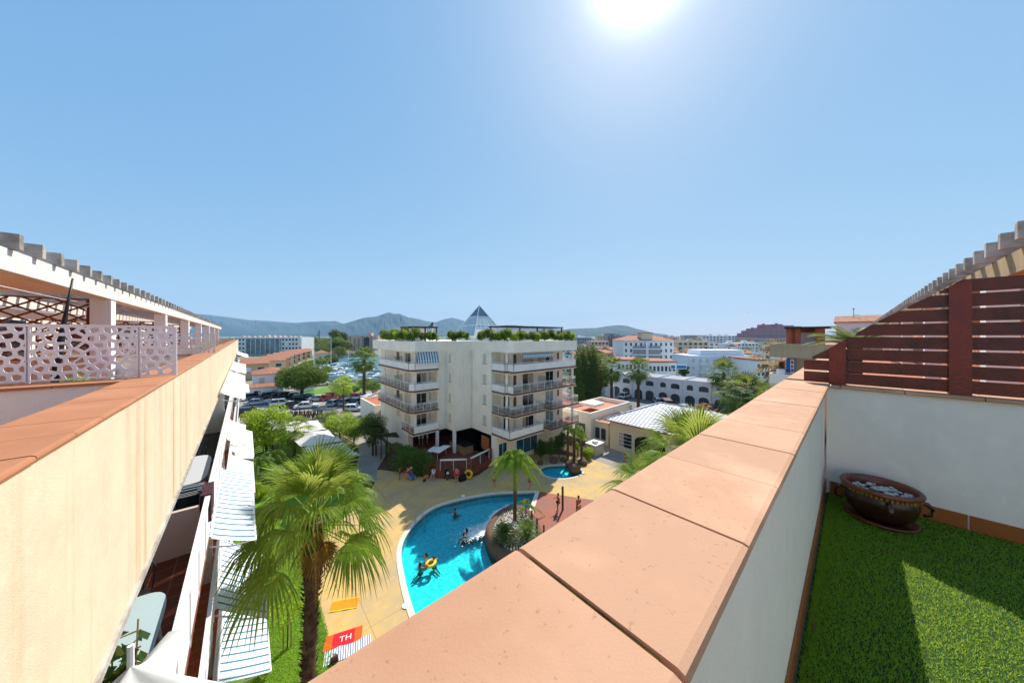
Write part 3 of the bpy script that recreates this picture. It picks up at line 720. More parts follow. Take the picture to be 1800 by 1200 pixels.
# plants on the neighbouring terraces
for (x_, y_, r_, lab) in ((-2.9, 7.6, .55, 'leafy green shrub behind the nearer perforated screen'), (-1.9, 9.2, .5, 'yellow green shrub farther behind the nearer perforated screen'), (-1.3, 14.2, .35, 'small shrub beside the farther perforated screen'), (-1.5, 25, .6, 'shrub near the end of the left terraces')):
    t = thing('shrub', lab, 'shrub', (x_, y_, ZF+.01)); mb = MB(); mb.lathe([(.16, 0), (.2, .3), (.19, .3)], n=14, closed=True); mb.build('planter', M['skirt'], t)
    fastmesh('foliage', leaves(clusters((0, 0, .3+r_*.7), r_, r_, r_*.7, 14, r_*.5), 1500, .05), 4, LF['lime'], t)
x_, y_ = 11.5, -.02
t = thing('cycad', 'green cycad rosette rising behind the low end of the red screen', 'plant', (x_, y_, ZF)); mb = MB(); mb.tube([(0, 0, 0), (0, 0, 1.42)], .14, 10); mb.build('trunk', M['trunk'], t)
V = []
for i in range(34): V += frond_feather((0, 0, 1.42), i*2.4, R(random.uniform(10, 62)), random.uniform(.75, 1.05), 18, .22, .45, True, .014)
fastmesh('fronds', vlist(V), 4, LF['cycad'], t)

# ------------------------------------------------------------------ things on the balcony below
zb = LV[1]+.012
def table(name, label, cx, cy, lx, ly, m_, rz=0):
    t_ = thing(name, label, 'table', (cx, cy, zb), rz); m2 = MB(); p = []
    for i in range(40):
        a_ = 2*pi*i/40; c_, s_ = math.cos(a_), math.sin(a_); p.append((lx/2*abs(c_)**.45*(1 if c_ > 0 else -1), ly/2*abs(s_)**.45*(1 if s_ > 0 else -1)))
    m2.prism(p, .72, .745); m2.build('table_top', m_, t_, bevel=.006)
    for sx in (-1, 1):
        for sy in (-1, 1): q = MB(); q.tube([(sx*lx*.42, sy*ly*.42, 0), (sx*lx*.36, sy*ly*.38, .72)], .02, 6); q.build('leg', M['rail'], t_)
table('balcony_table', 'pale teal rounded table on the red tiled balcony', -1.32, 5.78, 1.05, 1.7, M['teal'])
table('balcony_table', 'white rounded table beside the drying rack on the balcony', -1.28, 12.0, 1.1, 2.4, M['greyplastic'])
for k, (cx, cy, lab) in enumerate(((-1.28, 7.15, 'curved black metal chair at the teal balcony table'), (-1.15, 13.7, 'curved metal chair beyond the white balcony table'))):
    t = thing('garden_chair', lab, 'chair', (cx, cy, zb)); 
    mb = MB(); mb.lathe([(0, .44), (.2, .44), (.2, .46), (0, .46)], n=18); mb.build('seat', M['dark'], t)
    for a_ in (.8, 2.35, 3.9, 5.5): mb = MB(); mb.tube([(.17*math.cos(a_), .17*math.sin(a_), .44), (.22*math.cos(a_), .22*math.sin(a_), 0)], .01, 5); mb.build('leg', M['dark'], t)
    mb = MB(); mb.tube([(-.2, .1, .45), (-.23, .16, .75), (-.12, .2, .92), (0, .21, .95), (.12, .2, .92), (.23, .16, .75), (.2, .1, .45)], .012, 6); mb.tube([(-.1, .14, .46), (-.13, .19, .7), (0, .2, .82), (.13, .19, .7), (.1, .14, .46)], .009, 6); mb.build('backrest', M['dark'], t)
t = thing('drying_rack', 'white folding rack hung with dark blue laundry on the balcony', 'drying rack', (-1.2, 9.9, zb))
mb = MB()
for sx in (-.45, .45):
    mb.tube([(sx, -.3, 0), (sx, .3, .9)], .012, 5); mb.tube([(sx, .3, 0), (sx, -.3, .9)], .012, 5)
for j in range(9): mb.tube([(-.5, -.36+.09*j, .9), (.5, -.36+.09*j, .9)], .005, 4)
mb.build('frame', M['rail'], t)
for (x0, x1, y_, dz, c_) in ((-.45, .1, -.36, .38, '26396e'), (-.4, 0, -.18, .32, '7ea0d8'), (.12, .45, -.36, .3, '1b2a35'), (-.1, .4, 0, .36, '1d2030'), (.15, .48, .18, .3, '3d6b86'), (-.45, -.05, .27, .3, 'd8d8e0')):
    mb = MB(); mb.box(x0, x1, y_-.012, y_+.012, .905-dz, .905); mb.box(x0, x1, y_-.012, y_+.05, .897, .912); mb.build('laundry', mat('cloth_'+c_, c_, .9, .15, 8), t)
mb = MB()
for i in range(6): mb.box(-.70+.02*(i % 2), -.53, 9.05+.12*i, 9.17+.12*i, zb+.45+.05*(i % 3), zb+1.04)
tag(mb.build('hanging_clothes', mat('cloth_dark_red', '2c2233', .9, .3, 12, col2='5a2228')), 'dark clothes hung over the white balcony railing', 'laundry')
t = thing('ivy_trellis', 'small bamboo trellis covered with ivy at the balcony edge', 'trellis', (0, 4.75, zb))
mb = MB()
for j in range(8): mb.tube([(-1.95, 0, .25+.17*j), (-.78, 0, .25+.17*j)], .008, 5)
for j in range(8): mb.tube([(-1.9+.15*j, .01, 0), (-1.85+.15*j, .01, 1.55)], .007, 5)
mb.build('bamboo_grid', mat('bamboo', 'b59a5c', .6, .1, 8), t)
V = leaves([(-1.85+.13*random.random()*8, 0, .1+.18*j, .16) for j in range(8) for _ in range(3)], 420, .075, 1, .5); V[:, 1] *= .35
fastmesh('ivy', V, 4, LF['ivy'], t)
t = thing('patio_parasol', 'half folded white parasol draped over the balcony railing', 'parasol', (-.72, 4.02, zb), R(0))
mb = MB(); mb.tube([(0, 0, 0), (0, .02, 1.78)], .022, 8); mb.build('pole', M['rail'], t)
vs = []; fs = []; nr, na = 7, 28
for i in range(nr+1):
    q = i/nr
    for j in range(na):
        a_ = 2*pi*j/na; fold = 1+.42*math.cos(4*a_+.6)*q; r_ = .62*q*fold*.8
        vs.append((r_*math.cos(a_)*1.05, r_*math.sin(a_)*.62, 1.62-.50*q-.30*q*q*math.cos(2*a_+.8)-.12*q*math.sin(4*a_)))
for i in range(nr):
    for j in range(na): fs.append((i*na+j, i*na+(j+1) % na, (i+1)*na+(j+1) % na, (i+1)*na+j))
mb = MB(); mb.add(vs, fs); mb.build('canopy', M['canvas'], t, True)
mb = MB(); vs = []
for i in range(9):
    for j in range(12): q = j/11; vs.append((-.56+.055*q+.02*math.sin(i*1.4+q*3), 4.28+i*.05+.04*q, zb+1.03-.62*q))
mb.add(vs, [(i*12+j, (i+1)*12+j, (i+1)*12+j+1, i*12+j+1) for i in range(8) for j in range(11)])
tag(mb.build('striped_towel', mat('towel_stripe', 'eceef2', .95, 0, 3, stripes=(2, .13, .5, '4a62a8')), None, True), 'blue and white striped towel hung beside the white parasol', 'towel')
mb = MB(); mb.box(-2.2, -.75, 14.6, 21.5, zb, zb+.02)
tag(mb.build('outdoor_mat', mat('dark_mat', '4b4a4c', .9, .2, 3)), 'dark grey mat covering the far part of the balcony floor', 'mat')
# ------------------------------------------------------------------ ground sheets
def smooth(pts, n=6, closed=True):
    out = []; k = len(pts)
    for i in range(k if closed else k-1):
        p0, p1, p2, p3 = [pts[(i+j) % k] if closed else pts[max(0, min(k-1, i+j))] for j in (-1, 0, 1, 2)]
        for s_ in range(n):
            t_ = s_/n; out.append(tuple(.5*((2*p1[a])+(-p0[a]+p2[a])*t_+(2*p0[a]-5*p1[a]+4*p2[a]-p3[a])*t_*t_+(-p0[a]+3*p1[a]-3*p2[a]+p3[a])*t_**3) for a in (0, 1)))
    if not closed: out.append(pts[-1])
    return out
def offset(poly, d):
    n = len(poly); a = sum(poly[i][0]*poly[(i+1) % n][1]-poly[(i+1) % n][0]*poly[i][1] for i in range(n)); sg = 1 if a > 0 else -1; out = []
    for i in range(n):
        p, q = poly[i-1], poly[(i+1) % n]; t_ = Vector((q[0]-p[0], q[1]-p[1])).normalized(); out.append((poly[i][0]+t_.y*d*sg, poly[i][1]-t_.x*d*sg))
    return out
from mathutils.geometry import tessellate_polygon
def sheet(name, outer, z, m_, holes=()):
    loops = [[Vector((x, y, 0)) for x, y in l] for l in [outer]+list(holes)]
    tri = tessellate_polygon(loops); pts = [(x, y, z) for l in [outer]+list(holes) for x, y in l]
    me = bpy.data.meshes.new(name); fs = []
    for t_ in tri:
        a, b, c_ = [pts[i] for i in t_]
        fs.append(t_ if (b[0]-a[0])*(c_[1]-a[1])-(c_[0]-a[0])*(b[1]-a[1]) > 0 else t_[::-1])
    me.from_pydata(pts, [], fs); o_ = link(name, me, m_); return tag(o_, kind='structure')
pool = smooth([(7.0, 12.5), (7.25, 16.0), (7.9, 19.5), (8.9, 22.6), (10.6, 24.5), (13.2, 25.75), (16.2, 25.2), (19.1, 23.9), (21.4, 22.1), (22.3, 21.3), (20.6, 20.2), (18.8, 18.9), (17.6, 16.4), (17.2, 12.5), (16, 8.5), (12.5, 7.0), (8.8, 8.4)], 6)
kid = smooth([(25.9, 24.1), (27.3, 25.0), (29.4, 23.9), (30.2, 22.1), (29.2, 20.9), (27.2, 21.3), (26.0, 22.6)], 6)
GX = 9000
sheet('ground', [(-4000, -4000), (GX, -4000), (GX, GX), (-4000, GX)], -.30, M['land'], [offset(pool, .2), offset(kid, .1)])
mb = MB(); P0 = [(-.6, .5), (62, .5), (62, 55), (-.6, 55)]
sheet('courtyard_ground', P0, -.012, M['soil'], [offset(pool, .5), offset(kid, .3)])
lawn1 = smooth([(-.5, 3), (2.6, 3.5), (3.0, 12), (3.3, 17), (3.3, 21), (3.6, 25), (5.2, 28.5), (8, 31), (9.5, 35), (9.8, 44), (7.5, 60), (3, 66), (-.5, 66)], 4)
deck = smooth([(3.1, 2.2), (3.0, 12), (3.3, 17), (3.3, 21), (3.6, 25), (5.2, 28.5), (8, 31), (10.6, 34.5), (11.8, 37.6), (13.2, 35.9), (15.4, 33.5), (16.4, 30.8), (19.2, 28.6), (23.0, 29.6), (27.5, 30.6), (31.5, 26.6), (33.6, 22.6), (33.2, 17.5), (30, 13.5), (31, 4), (18, 1.6), (9, 1.4)], 4)
sheet('lawn', lawn1, .02, M['lawn'])
sheet('pool_deck', deck, 0.0, M['yellow'], [offset(pool, .38), offset(kid, .22)])
sheet('grey_patio', [(33.6, 22.9), (36, 26), (48, 26), (48, 3), (31.2, 3), (30.2, 13.4), (33.4, 17.6)], -.004, M['paving'])
sheet('garden_path', smooth([(10.8, 34.8), (11.9, 37.8), (15.5, 45), (15, 56), (10, 66), (8.6, 66), (11.6, 54), (12, 46), (9.6, 38)], 4), .026, M['paving'])
def rimmed(name, label, poly, w_, zt, m_):
    a, b = offset(poly, w_), poly; n_ = len(a); mb = MB(); vs = [(x, y, -.1) for x, y in a]+[(x, y, zt) for x, y in a]+[(x, y, zt) for x, y in b]+[(x, y, -.4) for x, y in b]
    mb.add(vs, [(r*n_+i, r*n_+(i+1) % n_, (r+1)*n_+(i+1) % n_, (r+1)*n_+i) for r in range(3) for i in range(n_)])
    return tag(mb.build(name, m_), label, kind='structure')
rimmed('pool_coping', None, pool, .36, .035, M['rim']); rimmed('pool_coping', None, kid, .24, .03, M['rim'])
for pl, dz in ((pool, .80), (kid, .40)):
    mb = MB(); n_ = len(pl); mb.add([(x, y, -.05) for x, y in pl]+[(x, y, -dz) for x, y in pl], [(i, n_+i, n_+(i+1) % n_, (i+1) % n_) for i in range(n_)]); tag(mb.build('pool_wall', M['pooltile']), kind='structure')
    sheet('pool_floor', pl, -dz, M['pooltile']); w_ = sheet('pool_water', pl, -.13, M['water'])
# foam where the waterfall jets hit the pool
mb = MB()
for k in range(2200):
    if k < 1500: c_ = (18.9-4.6*random.random()**1.2, 0); cx = c_[0]; cy = 21.25+(19.0-cx)*.02+random.gauss(0, .18)-(max(0, 17.2-cx)*.5)+.25
    else: cx, cy = 14.2+random.gauss(0, .7), 20.6+random.gauss(0, .45)
    s_ = random.uniform(.02, .09); mb.add([(cx-s_, cy, -.12), (cx, cy-s_*.7, -.118), (cx+s_, cy, -.12), (cx, cy+s_*.6, -.119)], [(0, 1, 2, 3)])
tag(mb.build('pool_foam', mat('white_foam', 'f2f6f6', .9)), 'white foam churned up beside the rocky island', 'foam', kind='stuff')
# timber deck
mb = MB(); mb.prism([(22.45, 21.35), (26.0, 15.6), (22.5, 11.5), (17.9, 13.2), (17.9, 16.4), (19.3, 19.1)], .01, .10)
tag(mb.build('timber_deck', M['wooddeck']), 'reddish weathered timber deck with wet grey patch next to the pool', 'deck')
mb = MB(); mb.prism([(22.3, 21.55), (22.62, 21.3), (19.2, 18.9), (18.8, 19.15)], .01, .13)
tag(mb.build('white_kerb', M['rim']), 'white stone kerb between the timber deck and the pool', 'kerb')
for px, py0, py1 in ((935, 922, 897), (944, 937, 910), (956, 950, 922)):
    x_, y_ = at(px, py0+10, .1); d_ = dep(x_, y_); h_ = (py0+10-py1)*d_/F
    mb = MB(); mb.tube([(0, 0, 0), (0, 0, h_)], .07, 10); mb.tube([(0, 0, h_), (0, 0, h_+.02)], .05, 10)
    o = mb.build('timber_post', M['woodpost']); o.location = (x_, y_, .1)
    tag(o, {935: 'short red timber post nearest the white kerb', 944: 'middle one of the three short red posts by the island', 956: 'short red timber post closest to the tiled parapet'}[px], 'post')
x_, y_ = at(989, 896, .1)
t = thing('shower_post', 'tall dark outdoor shower post beside the standing woman', 'shower', (x_, y_, .1)); mb = MB(); mb.box(-.08, .08, -.06, .06, 0, 2.15); mb.build('column', M['bark'], t)
mb = MB(); mb.tube([(-.06, 0, 2.0), (-.2, 0, 2.05), (-.28, 0, 1.98)], .02, 6); mb.lathe([(.0, 1.98), (.06, 1.97), (.0, 1.95)], (-.28, 0), 10); mb.build('shower_head', M['pipe'], t)
# rocky island
isl = smooth([(14.3, 19.3), (15.6, 20.6), (17.4, 21.2), (19.0, 20.9), (19.3, 19.2), (18.2, 17.0), (16.9, 15.5), (14.6, 15.3), (13.6, 17.0)], 6)
t = thing('rock_island', 'curved brown rock island with pebbles beside the pool and timber deck', 'rock island', (0, 0, 0))
mb = MB(); n_ = len(isl); cx, cy = 16.5, 18.4; rings = []
for q, z in ((1.0, -.9), (1.02, -.1), (.99, .22), (.92, .42), (.8, .46), (.72, .30), (.4, .26)):
    for i, (x, y) in enumerate(isl): rings.append((cx+(x-cx)*q+random.uniform(-.04, .04), cy+(y-cy)*q+random.uniform(-.04, .04), z+random.uniform(-.05, .05)))
mb.add(rings, [(r*n_+i, r*n_+(i+1) % n_, (r+1)*n_+(i+1) % n_, (r+1)*n_+i) for r in range(6) for i in range(n_)]+[tuple(6*n_+i for i in range(n_))]); mb.build('rock', M['rock'], t, True)
mb = MB()
for k in range(900):
    a_ = random.random()*6.28; r_ = random.random()**.5*.74; i = int(a_/6.28*n_) % n_; x, y = isl[i]
    mb.ball((cx+(x-cx)*r_, cy+(y-cy)*r_, .30+random.uniform(0, .04)), random.uniform(.04, .085), 5, .6)
mb.build('pebbles', M['pebble'], t)
# ladder with hooped handrails
x_, y_ = at(741, 918); t = thing('pool_ladder', 'steel ladder with two hooped handrails at the pool edge', 'pool ladder', (x_, y_, .03), R(-25))
for s_ in (-.25, .25): mb = MB(); mb.tube([(-.55, s_, 0), (-.5, s_, .55), (-.3, s_, .8), (0, s_, .78), (.22, s_, .5), (.28, s_, -.1), (.28, s_, -1)], .022, 7); mb.build('handrail', M['pipe'], t, True)
for k in range(3): mb = MB(); mb.box(.22, .34, -.25, .25, -.35-.28*k, -.32-.28*k); mb.build('step', M['rail'], t)
for px, py, lab in ((697, 1065, 'round white skimmer lid at the near pool edge'), (814, 872, 'white skimmer lid on the far shaded pool edge')):
    x_, y_ = at(px+16 if px < 700 else px, py); mb = MB(); mb.lathe([(0, 0), (.2, 0), (.2, .015), (0, .02)], n=20)
    o = mb.build('skimmer_lid', M['rail']); o.location = (x_, y_, .036); tag(o, lab, 'lid')
# boulders round the small pool
for k, (px, py, r_) in enumerate(((973, 812, .55), (1000, 818, .5), (1010, 828, .8), (1024, 816, .6), (990, 810, .4), (950, 815, .4))):
    x_, y_ = at(px, py); mb = MB(); mb.ball((0, 0, r_*.4), r_, 9, .8)
    mb.v = [(a+random.uniform(-.1, .1)*r_, b_+random.uniform(-.1, .1)*r_, c_+random.uniform(-.1, .1)*r_) for a, b_, c_ in mb.v]
    o = mb.build('boulder', M['rock'], None, True); o.location = (x_, y_, 0); tag(o, ('boulder under the left palm behind the small pool', 'boulder between the palm trunks behind the small pool', 'largest boulder at the right rim of the small pool', 'boulder farthest right behind the small pool', 'small boulder in the middle of the pool planting', 'small boulder at the left end of the pool planting')[k], 'boulder', 'boulders around the small pool')

# ------------------------------------------------------------------ central building
t = cb = thing('apartment_block', 'cream apartment block with white balconies, roof hedges and a glass pyramid', 'apartment building', (0, 0, 0))
FB = [3.6, 6.25, 8.87, 11.45, 14.0]; RT = 15.25; TZ = .8
def part(name, mats, fn, par=None, **k): q = MB(); fn(q); return q.build(name, mats, par or cb, **k)
W = [(16.3, 37.4), (18.95, 37.4), (18.95, 36.25), (20.3, 36.25), (20.3, 34.25), (23.02, 34.25), (23.02, 29.9), (24.5, 29.9), (24.5, 27.75), (34.3, 27.75), (36.5, 31), (36.5, 50), (16.3, 50)]
part('wall', M['cream'], lambda q: q.prism(W, FB[0], FB[4]+.01))
# open ground floor: rear walls
part('ground_wall', M['cream'], lambda q: (q.box(23.02, 36.4, 28.9, 50, 0, FB[0]), q.box(16.3, 22.98, 43.5, 50, 0, FB[0]), q.box(16.35, 17.0, 39.4, 43.5, 0, FB[0]), q.box(23.02, 24, 28.9+1.02, 34, 0, FB[0]-.01)))
part('porch_shade_sheet', M['dark'], lambda q: q.box(17.0, 22.9, 43.3, 43.49, TZ, FB[0]-.02))  # black sheet before the rear wall stands in for the porch's shaded interior
for x_, y_ in ((18.95, 36.4), (20.28, 34.25)): part('column', M['white'], lambda q: q.box(x_, x_+.34, y_, y_+.34, TZ, FB[0]))
# small windows in the blank walls
def frame_win(x0, x1, y, z0, z1, ax, gm, par=cb, split=1, rec=.0, name='window'):
    """a window standing proud of its wall: frame with glass just behind"""
    q = MB(); e = .05; g = MB()
    def B(mb_, a, b_, c_, d_, dep0, dep1):
        if ax == 'x': mb_.box(a, b_, y+dep0, y+dep1, c_, d_)
        else: mb_.box(y+dep0, y+dep1, a, b_, c_, d_)
    B(q, x0, x1, z0, z0+e, -.035, .01); B(q, x0, x1, z1-e, z1, -.035, .01); B(q, x0, x0+e, z0+e, z1-e, -.035, .01); B(q, x1-e, x1, z0+e, z1-e, -.035, .01)
    for k in range(1, split): u = x0+(x1-x0)*k/split; B(q, u-.03, u+.03, z0+e, z1-e, -.035, .01)
    f_ = q.build(name, M['rail'], par); B(g, x0+e, x1-e, z0+e, z1-e, -.018, .008); g.build('pane', gm, f_)
    if gm is M['glass'] and (x1-x0) > 1.2 and random.random() < .6:
        c_ = MB(); u = random.uniform(.25, .5); a_ = x0+e if random.random() < .5 else x1-e-(x1-x0)*u; B(c_, a_, a_+(x1-x0)*u, z0+e, z1-e, -.024, -.0185); c_.build('curtain', mat('window_curtain', 'b9b0a4', .8, .2, 6), f_)
    return f_
for z in FB[:4]:
    y_ = (yX(855, 20.3)); frame_win(35.0, 35.55, 20.3, z+1.1, z+2.2, 'y', M['shutter'])
    frame_win(30.9, 31.7, 23.02, z+1.0, z+2.25, 'y', M['shutter'])
    part('sill', M['slabedge'], lambda q: (q.box(20.25, 20.299, 34.95, 35.6, z+1.05, z+1.1), q.box(22.96, 23.018, 30.85, 31.75, z+.94, z+.999)))
# slabs and railings per floor
def slab(poly, z, par=cb):
    s_ = part('balcony_slab', M['slab'], lambda q: q.prism(poly, z, z+.13), par)
    part('slab_trim', M['slabedge'], lambda q: q.prism(offset(poly, .01), z+.131, z+.27), s_)
    part('floor_tiles', M['tileorange'], lambda q: q.prism(offset(poly, -.05), z+.271, z+.285), s_); return s_
def railing(path, z, kinds, par=cb, h=1.02):
    """kinds: one letter per segment: w white panels, g glass"""
    r_ = MB(); zz = z+.285
    for (a, b_), kd in zip(zip(path, path[1:]), kinds):
        A_, B_ = Vector((*a, 0)), Vector((*b_, 0)); L_ = (B_-A_).length; n_ = max(1, round(L_/1.25)); up = Vector((0, 0, 1))
        r_.bar(A_+up*(zz+h), B_+up*(zz+h), .05, .05); r_.bar(A_+up*(zz+.08), B_+up*(zz+.08), .03, .03)
        if kd == 'g': r_.bar(A_+up*(zz+h-.16), B_+up*(zz+h-.16), .025, .025)
        for k in range(n_+1): p = A_+(B_-A_)*(k/n_); r_.bar(p+up*(zz-.05), p+up*(zz+h), .045, .045)
    ra = r_.build('railing', M['rail'], par)
    for kd, nm, m_ in (('w', 'railing_panel', M['white']), ('g', 'railing_glass', M['railglass'])):
        g = MB(); f_ = False
        for (a, b_), k2 in zip(zip(path, path[1:]), kinds):
            if k2 == kd:
                d_ = (Vector((*b_, 0))-Vector((*a, 0))).normalized()*.03
                g.bar((a[0]+d_.x, a[1]+d_.y, zz+.45), (b_[0]-d_.x, b_[1]-d_.y, zz+.45), .014, .72 if kd == 'g' else .82); f_ = True
        if f_: g.build(nm, m_, ra)
for k in range(4):
    z = FB[k]; low = k == 0
    # left balconies
    if not low:
        P = [(18.93, 35.75), (15.7, 35.75), (15.1, 36.45), (15.1, 47.6), (16.35, 47.6), (16.35, 37.45), (18.93, 37.45)]
        slab(P, z); kd = {3: 'wwwg', 2: 'wwgg', 1: 'gggg'}[k]
        railing([(18.88, 35.82), (15.73, 35.82), (15.17, 36.48), (15.17, 47.5), (16.3, 47.5)], z, kd if k != 3 else 'wwww')
    else:
        P = [(18.93, 35.75), (15.5, 35.75), (15.5, 39.6), (16.35, 39.6), (16.35, 37.45), (18.93, 37.45)]
        slab(P, z); railing([(18.88, 35.82), (15.57, 35.82), (15.57, 39.5)], z, 'wg')
    # right balconies
    if k >= 2:
        P = [(23.05, 29.88), (23.05, 27.4), (23.4, 27.4), (23.4, 26.15), (35.4, 26.15), (35.4, 30), (34.2, 30), (34.2, 27.8), (24.45, 27.8), (24.45, 29.88)]
        slab(P, z); railing([(23.1, 29.85), (23.1, 27.35), (23.47, 27.35), (23.47, 26.22), (35.33, 26.22), (35.33, 30)], z, 'wwwww' if k == 3 else 'wwwgg')
    else:
        P = [(23.05, 29.88), (23.05, 27.4), (23.4, 27.4), (23.4, 26.15), (28.9, 26.15), (28.9, 27.8), (24.45, 27.8), (24.45, 29.88)]
        if low: P = [(23.05, 29.88), (23.05, 26.4), (28.9, 26.4), (28.9, 27.8), (24.45, 27.8), (24.45, 29.88)]
        slab(P, z)
        railing([(23.1, 29.85), (23.1, 27.35), (23.47, 27.35), (23.47, 26.22), (28.85, 26.22), (28.85, 27.7)], z, 'ggggg') if not low else railing([(23.1, 29.85), (23.1, 26.47), (28.85, 26.47), (28.85, 27.7)], z, 'www')
        P = [(30.2, 27.8), (30.2, 26.3), (36.2, 26.3), (36.2, 31), (34.2, 31), (34.2, 27.8)]
        slab(P, z-.15); railing([(30.27, 27.7), (30.27, 26.37), (36.13, 26.37), (36.13, 31)], z-.15, 'ggg')
    part('round_column', M['white'], lambda q: q.lathe([(.17, z+.285), (.17, FB[k+1])], (23.62 if True else 0, 27.62), 16, closed=True), smooth=False)
    part('column', M['white'], lambda q: q.box(15.95, 16.2, 36.4, 36.65, z+.285, FB[k+1]))
    if not low: part('column', M['white'], lambda q: (q.box(15.25, 15.45, 45.2, 45.4, z+.285, FB[k+1])))
    part('column', M['white'], lambda q: (q.box(34.9, 35.12, 26.45, 26.7, z+.285 if k > 1 else z+.14, FB[k+1])))
    # doors and windows behind the balconies
    fz = z+.29
    frame_win(16.45, 18.0, 37.4, fz, fz+2.0, 'x', M['glass'] if k < 3 else M['dark'], split=2, name='sliding_door'); frame_win(18.25, 18.7, 37.4, fz+.9, fz+2.0, 'x', M['shutter'])
    frame_win(38.4, 40.4, 16.3, fz, fz+2.0, 'y', M['shutter'] if k != 3 else M['glass'], split=2, name='sliding_door'); frame_win(42.2, 43.4, 16.3, fz+.7, fz+2.0, 'y', M['glass'] if k in (1, 3) else M['shutter'])
    if k > 0: part('balcony_divider', M['railglass'], lambda q: q.box(15.2, 16.28, 41.2, 41.26, fz, fz+1.5))
    frame_win(28.1, 29.3, 24.5, fz+.2, fz+2.0, 'y', [M['glass'], M['glass'], M['shutter'], M['shutter']][k], split=2)
    frame_win(24.7, 25.3, 27.75, fz+.7, fz+2.0, 'x', mat('brown_window', '6b4a30', .5) if k != 0 else M['shutter'])
    frame_win(26.3, 28.3, 27.75, fz, fz+2.05, 'x', M['glass'] if k < 3 else M['shutter'], split=2 if k != 1 else 2, name='sliding_door')
    frame_win(30.6, 32.2, 27.75, fz, fz+2.0, 'x', M['glass'] if k > 1 else M['greenglass'], split=2, name='sliding_door')
    frame_win(33.0, 33.5, 27.75, fz+.9, fz+1.9, 'x', mat('brown_window', '6b4a30', .5))
    if k > 1: part('balcony_divider', M['railglass'], lambda q: q.box(29.2, 29.26, 26.3, 27.74, fz, fz+1.6))
for x_, y_, z in ((25.9, 27.5, FB[1]+.5), (30.0, 27.5, FB[3]+.5), (17.9, 37.2, FB[2]+.5), (29.7, 27.5, FB[1]+.5)):
    ac = part('air_conditioner', M['rail'], lambda q: q.box(x_-.35, x_+.35, y_-.14, y_+.14, z, z+.55)); part('fan_grille', M['dark'], lambda q: q.lathe([(0, 0), (.2, 0), (.2, .012), (0, .012)], n=16), ac); g_ = ac.children[0]; g_.rotation_euler = (pi/2, 0, 0); g_.location = (x_-.08, y_-.142, z+.27)
for x_, y_ in ((20.22, 36.1), (22.95, 34.1)): part('drainpipe', M['rail'], lambda q: q.tube([(x_-.0, y_-.03, FB[0]), (x_, y_-.03, FB[4])], .045, 8))
# roof fascia following the balcony edge
RP = [(15.1, 47.8), (15.1, 36.45), (15.7, 35.75), (18.95, 35.75), (18.95, 36.2), (20.26, 36.2), (20.26, 34.2), (22.98, 34.2), (22.98, 26.9), (23.4, 26.15), (35.5, 26.15), (35.5, 31), (36.6, 31), (36.6, 50.2), (15.1, 50.2)]
part('roof_fascia', M['cream'], lambda q: q.prism(RP, FB[4]+.002, RT))
part('fascia_cap', M['white'], lambda q: q.prism(offset(RP, .03), RT+.001, RT+.05))
# awnings on the top floor
def aw2(x0, x1, y0, zt, out, drop, val, lab):
    q = MB(); n_ = 24
    vs = []
    for i in range(n_+1):
        x = x0+(x1-x0)*i/n_
        vs += [(x, y0, zt), (x, y0-out, zt-drop), (x, y0-out-.01, zt-drop-val)]
    q.add(vs, [(i*3+j, i*3+j+1, (i+1)*3+j+1, (i+1)*3+j) for i in range(n_) for j in (0, 1)]); a_ = q.build('awning', M['stripe2'], cb)
    q = MB(); q.tube([(x0, y0, zt+.03), (x1, y0, zt+.03)], .06, 8); q.tube([(x0, y0-out, zt-drop), (x1, y0-out, zt-drop)], .03, 6); q.build('awning_frame', M['rail'], a_)
aw2(16.0, 18.9, 36.0, FB[4]-.02, .45, 1.15, .25, ''); aw2(24.9, 30.4, 26.6, FB[4]-.15, .55, .25, .32, '')
# roof terrace: pergolas, pyramid
def prg(x0, x1, y0, y1, z):
    f_ = MB(); f_.box(x0, x1, y0, y1, z, z+.16)
    for x_ in (x0+.1, (x0+x1)/2, x1-.25):
        for y_ in (y0+.1, y1-.25): f_.box(x_, x_+.14, y_, y_+.14, RT, z)
    f_.build('roof_canopy', mat('dark_timber', '4a3a32', .8, .2, 4), cb)
prg(15.9, 19.6, 37.2, 41, 17.05); prg(24.2, 35.0, 28.2, 32, 17.1)
part('roof_room', M['cream'], lambda q: q.box(17, 20, 41.5, 46, RT, 17.2)); part('roof_room', M['cream'], lambda q: q.box(25, 33, 33, 36.3, RT, 16.9))
px0, py0, a_, zb0, za = 28.0, 39.5, 3.0, 16.0, 20.85; pyr = None
def pt(u, v, z): q = (za-z)/(za-zb0); return (px0+u*a_*q, py0+v*a_*q, z)
zm = 19.0
q = MB()
for u0, v0, u1, v1 in ((-1, -1, 1, -1), (1, -1, 1, 1), (1, 1, -1, 1), (-1, 1, -1, -1)): q.add([pt(u0, v0, zm), pt(u1, v1, zm), (px0, py0, za)], [(0, 1, 2)])
pyr = q.build('glass_pyramid', mat('pyramid_blue_glass', '3f647c', .15, .15, .8, spec=.8), cb)
q = MB()
for u0, v0, u1, v1 in ((-1, -1, 1, -1), (1, -1, 1, 1), (1, 1, -1, 1), (-1, 1, -1, -1)): q.add([pt(u0, v0, zb0), pt(u1, v1, zb0), pt(u1, v1, zm), pt(u0, v0, zm)], [(0, 1, 2, 3)])
q.build('lower_glass', mat('pyramid_pale_glass', '9fb3bd', .3, .1, .6, spec=.7), pyr)
q = MB()
for u, v in ((-1, -1), (1, -1), (1, 1), (-1, 1)): q.bar(pt(u, v, zb0), (px0, py0, za), .09, .09)
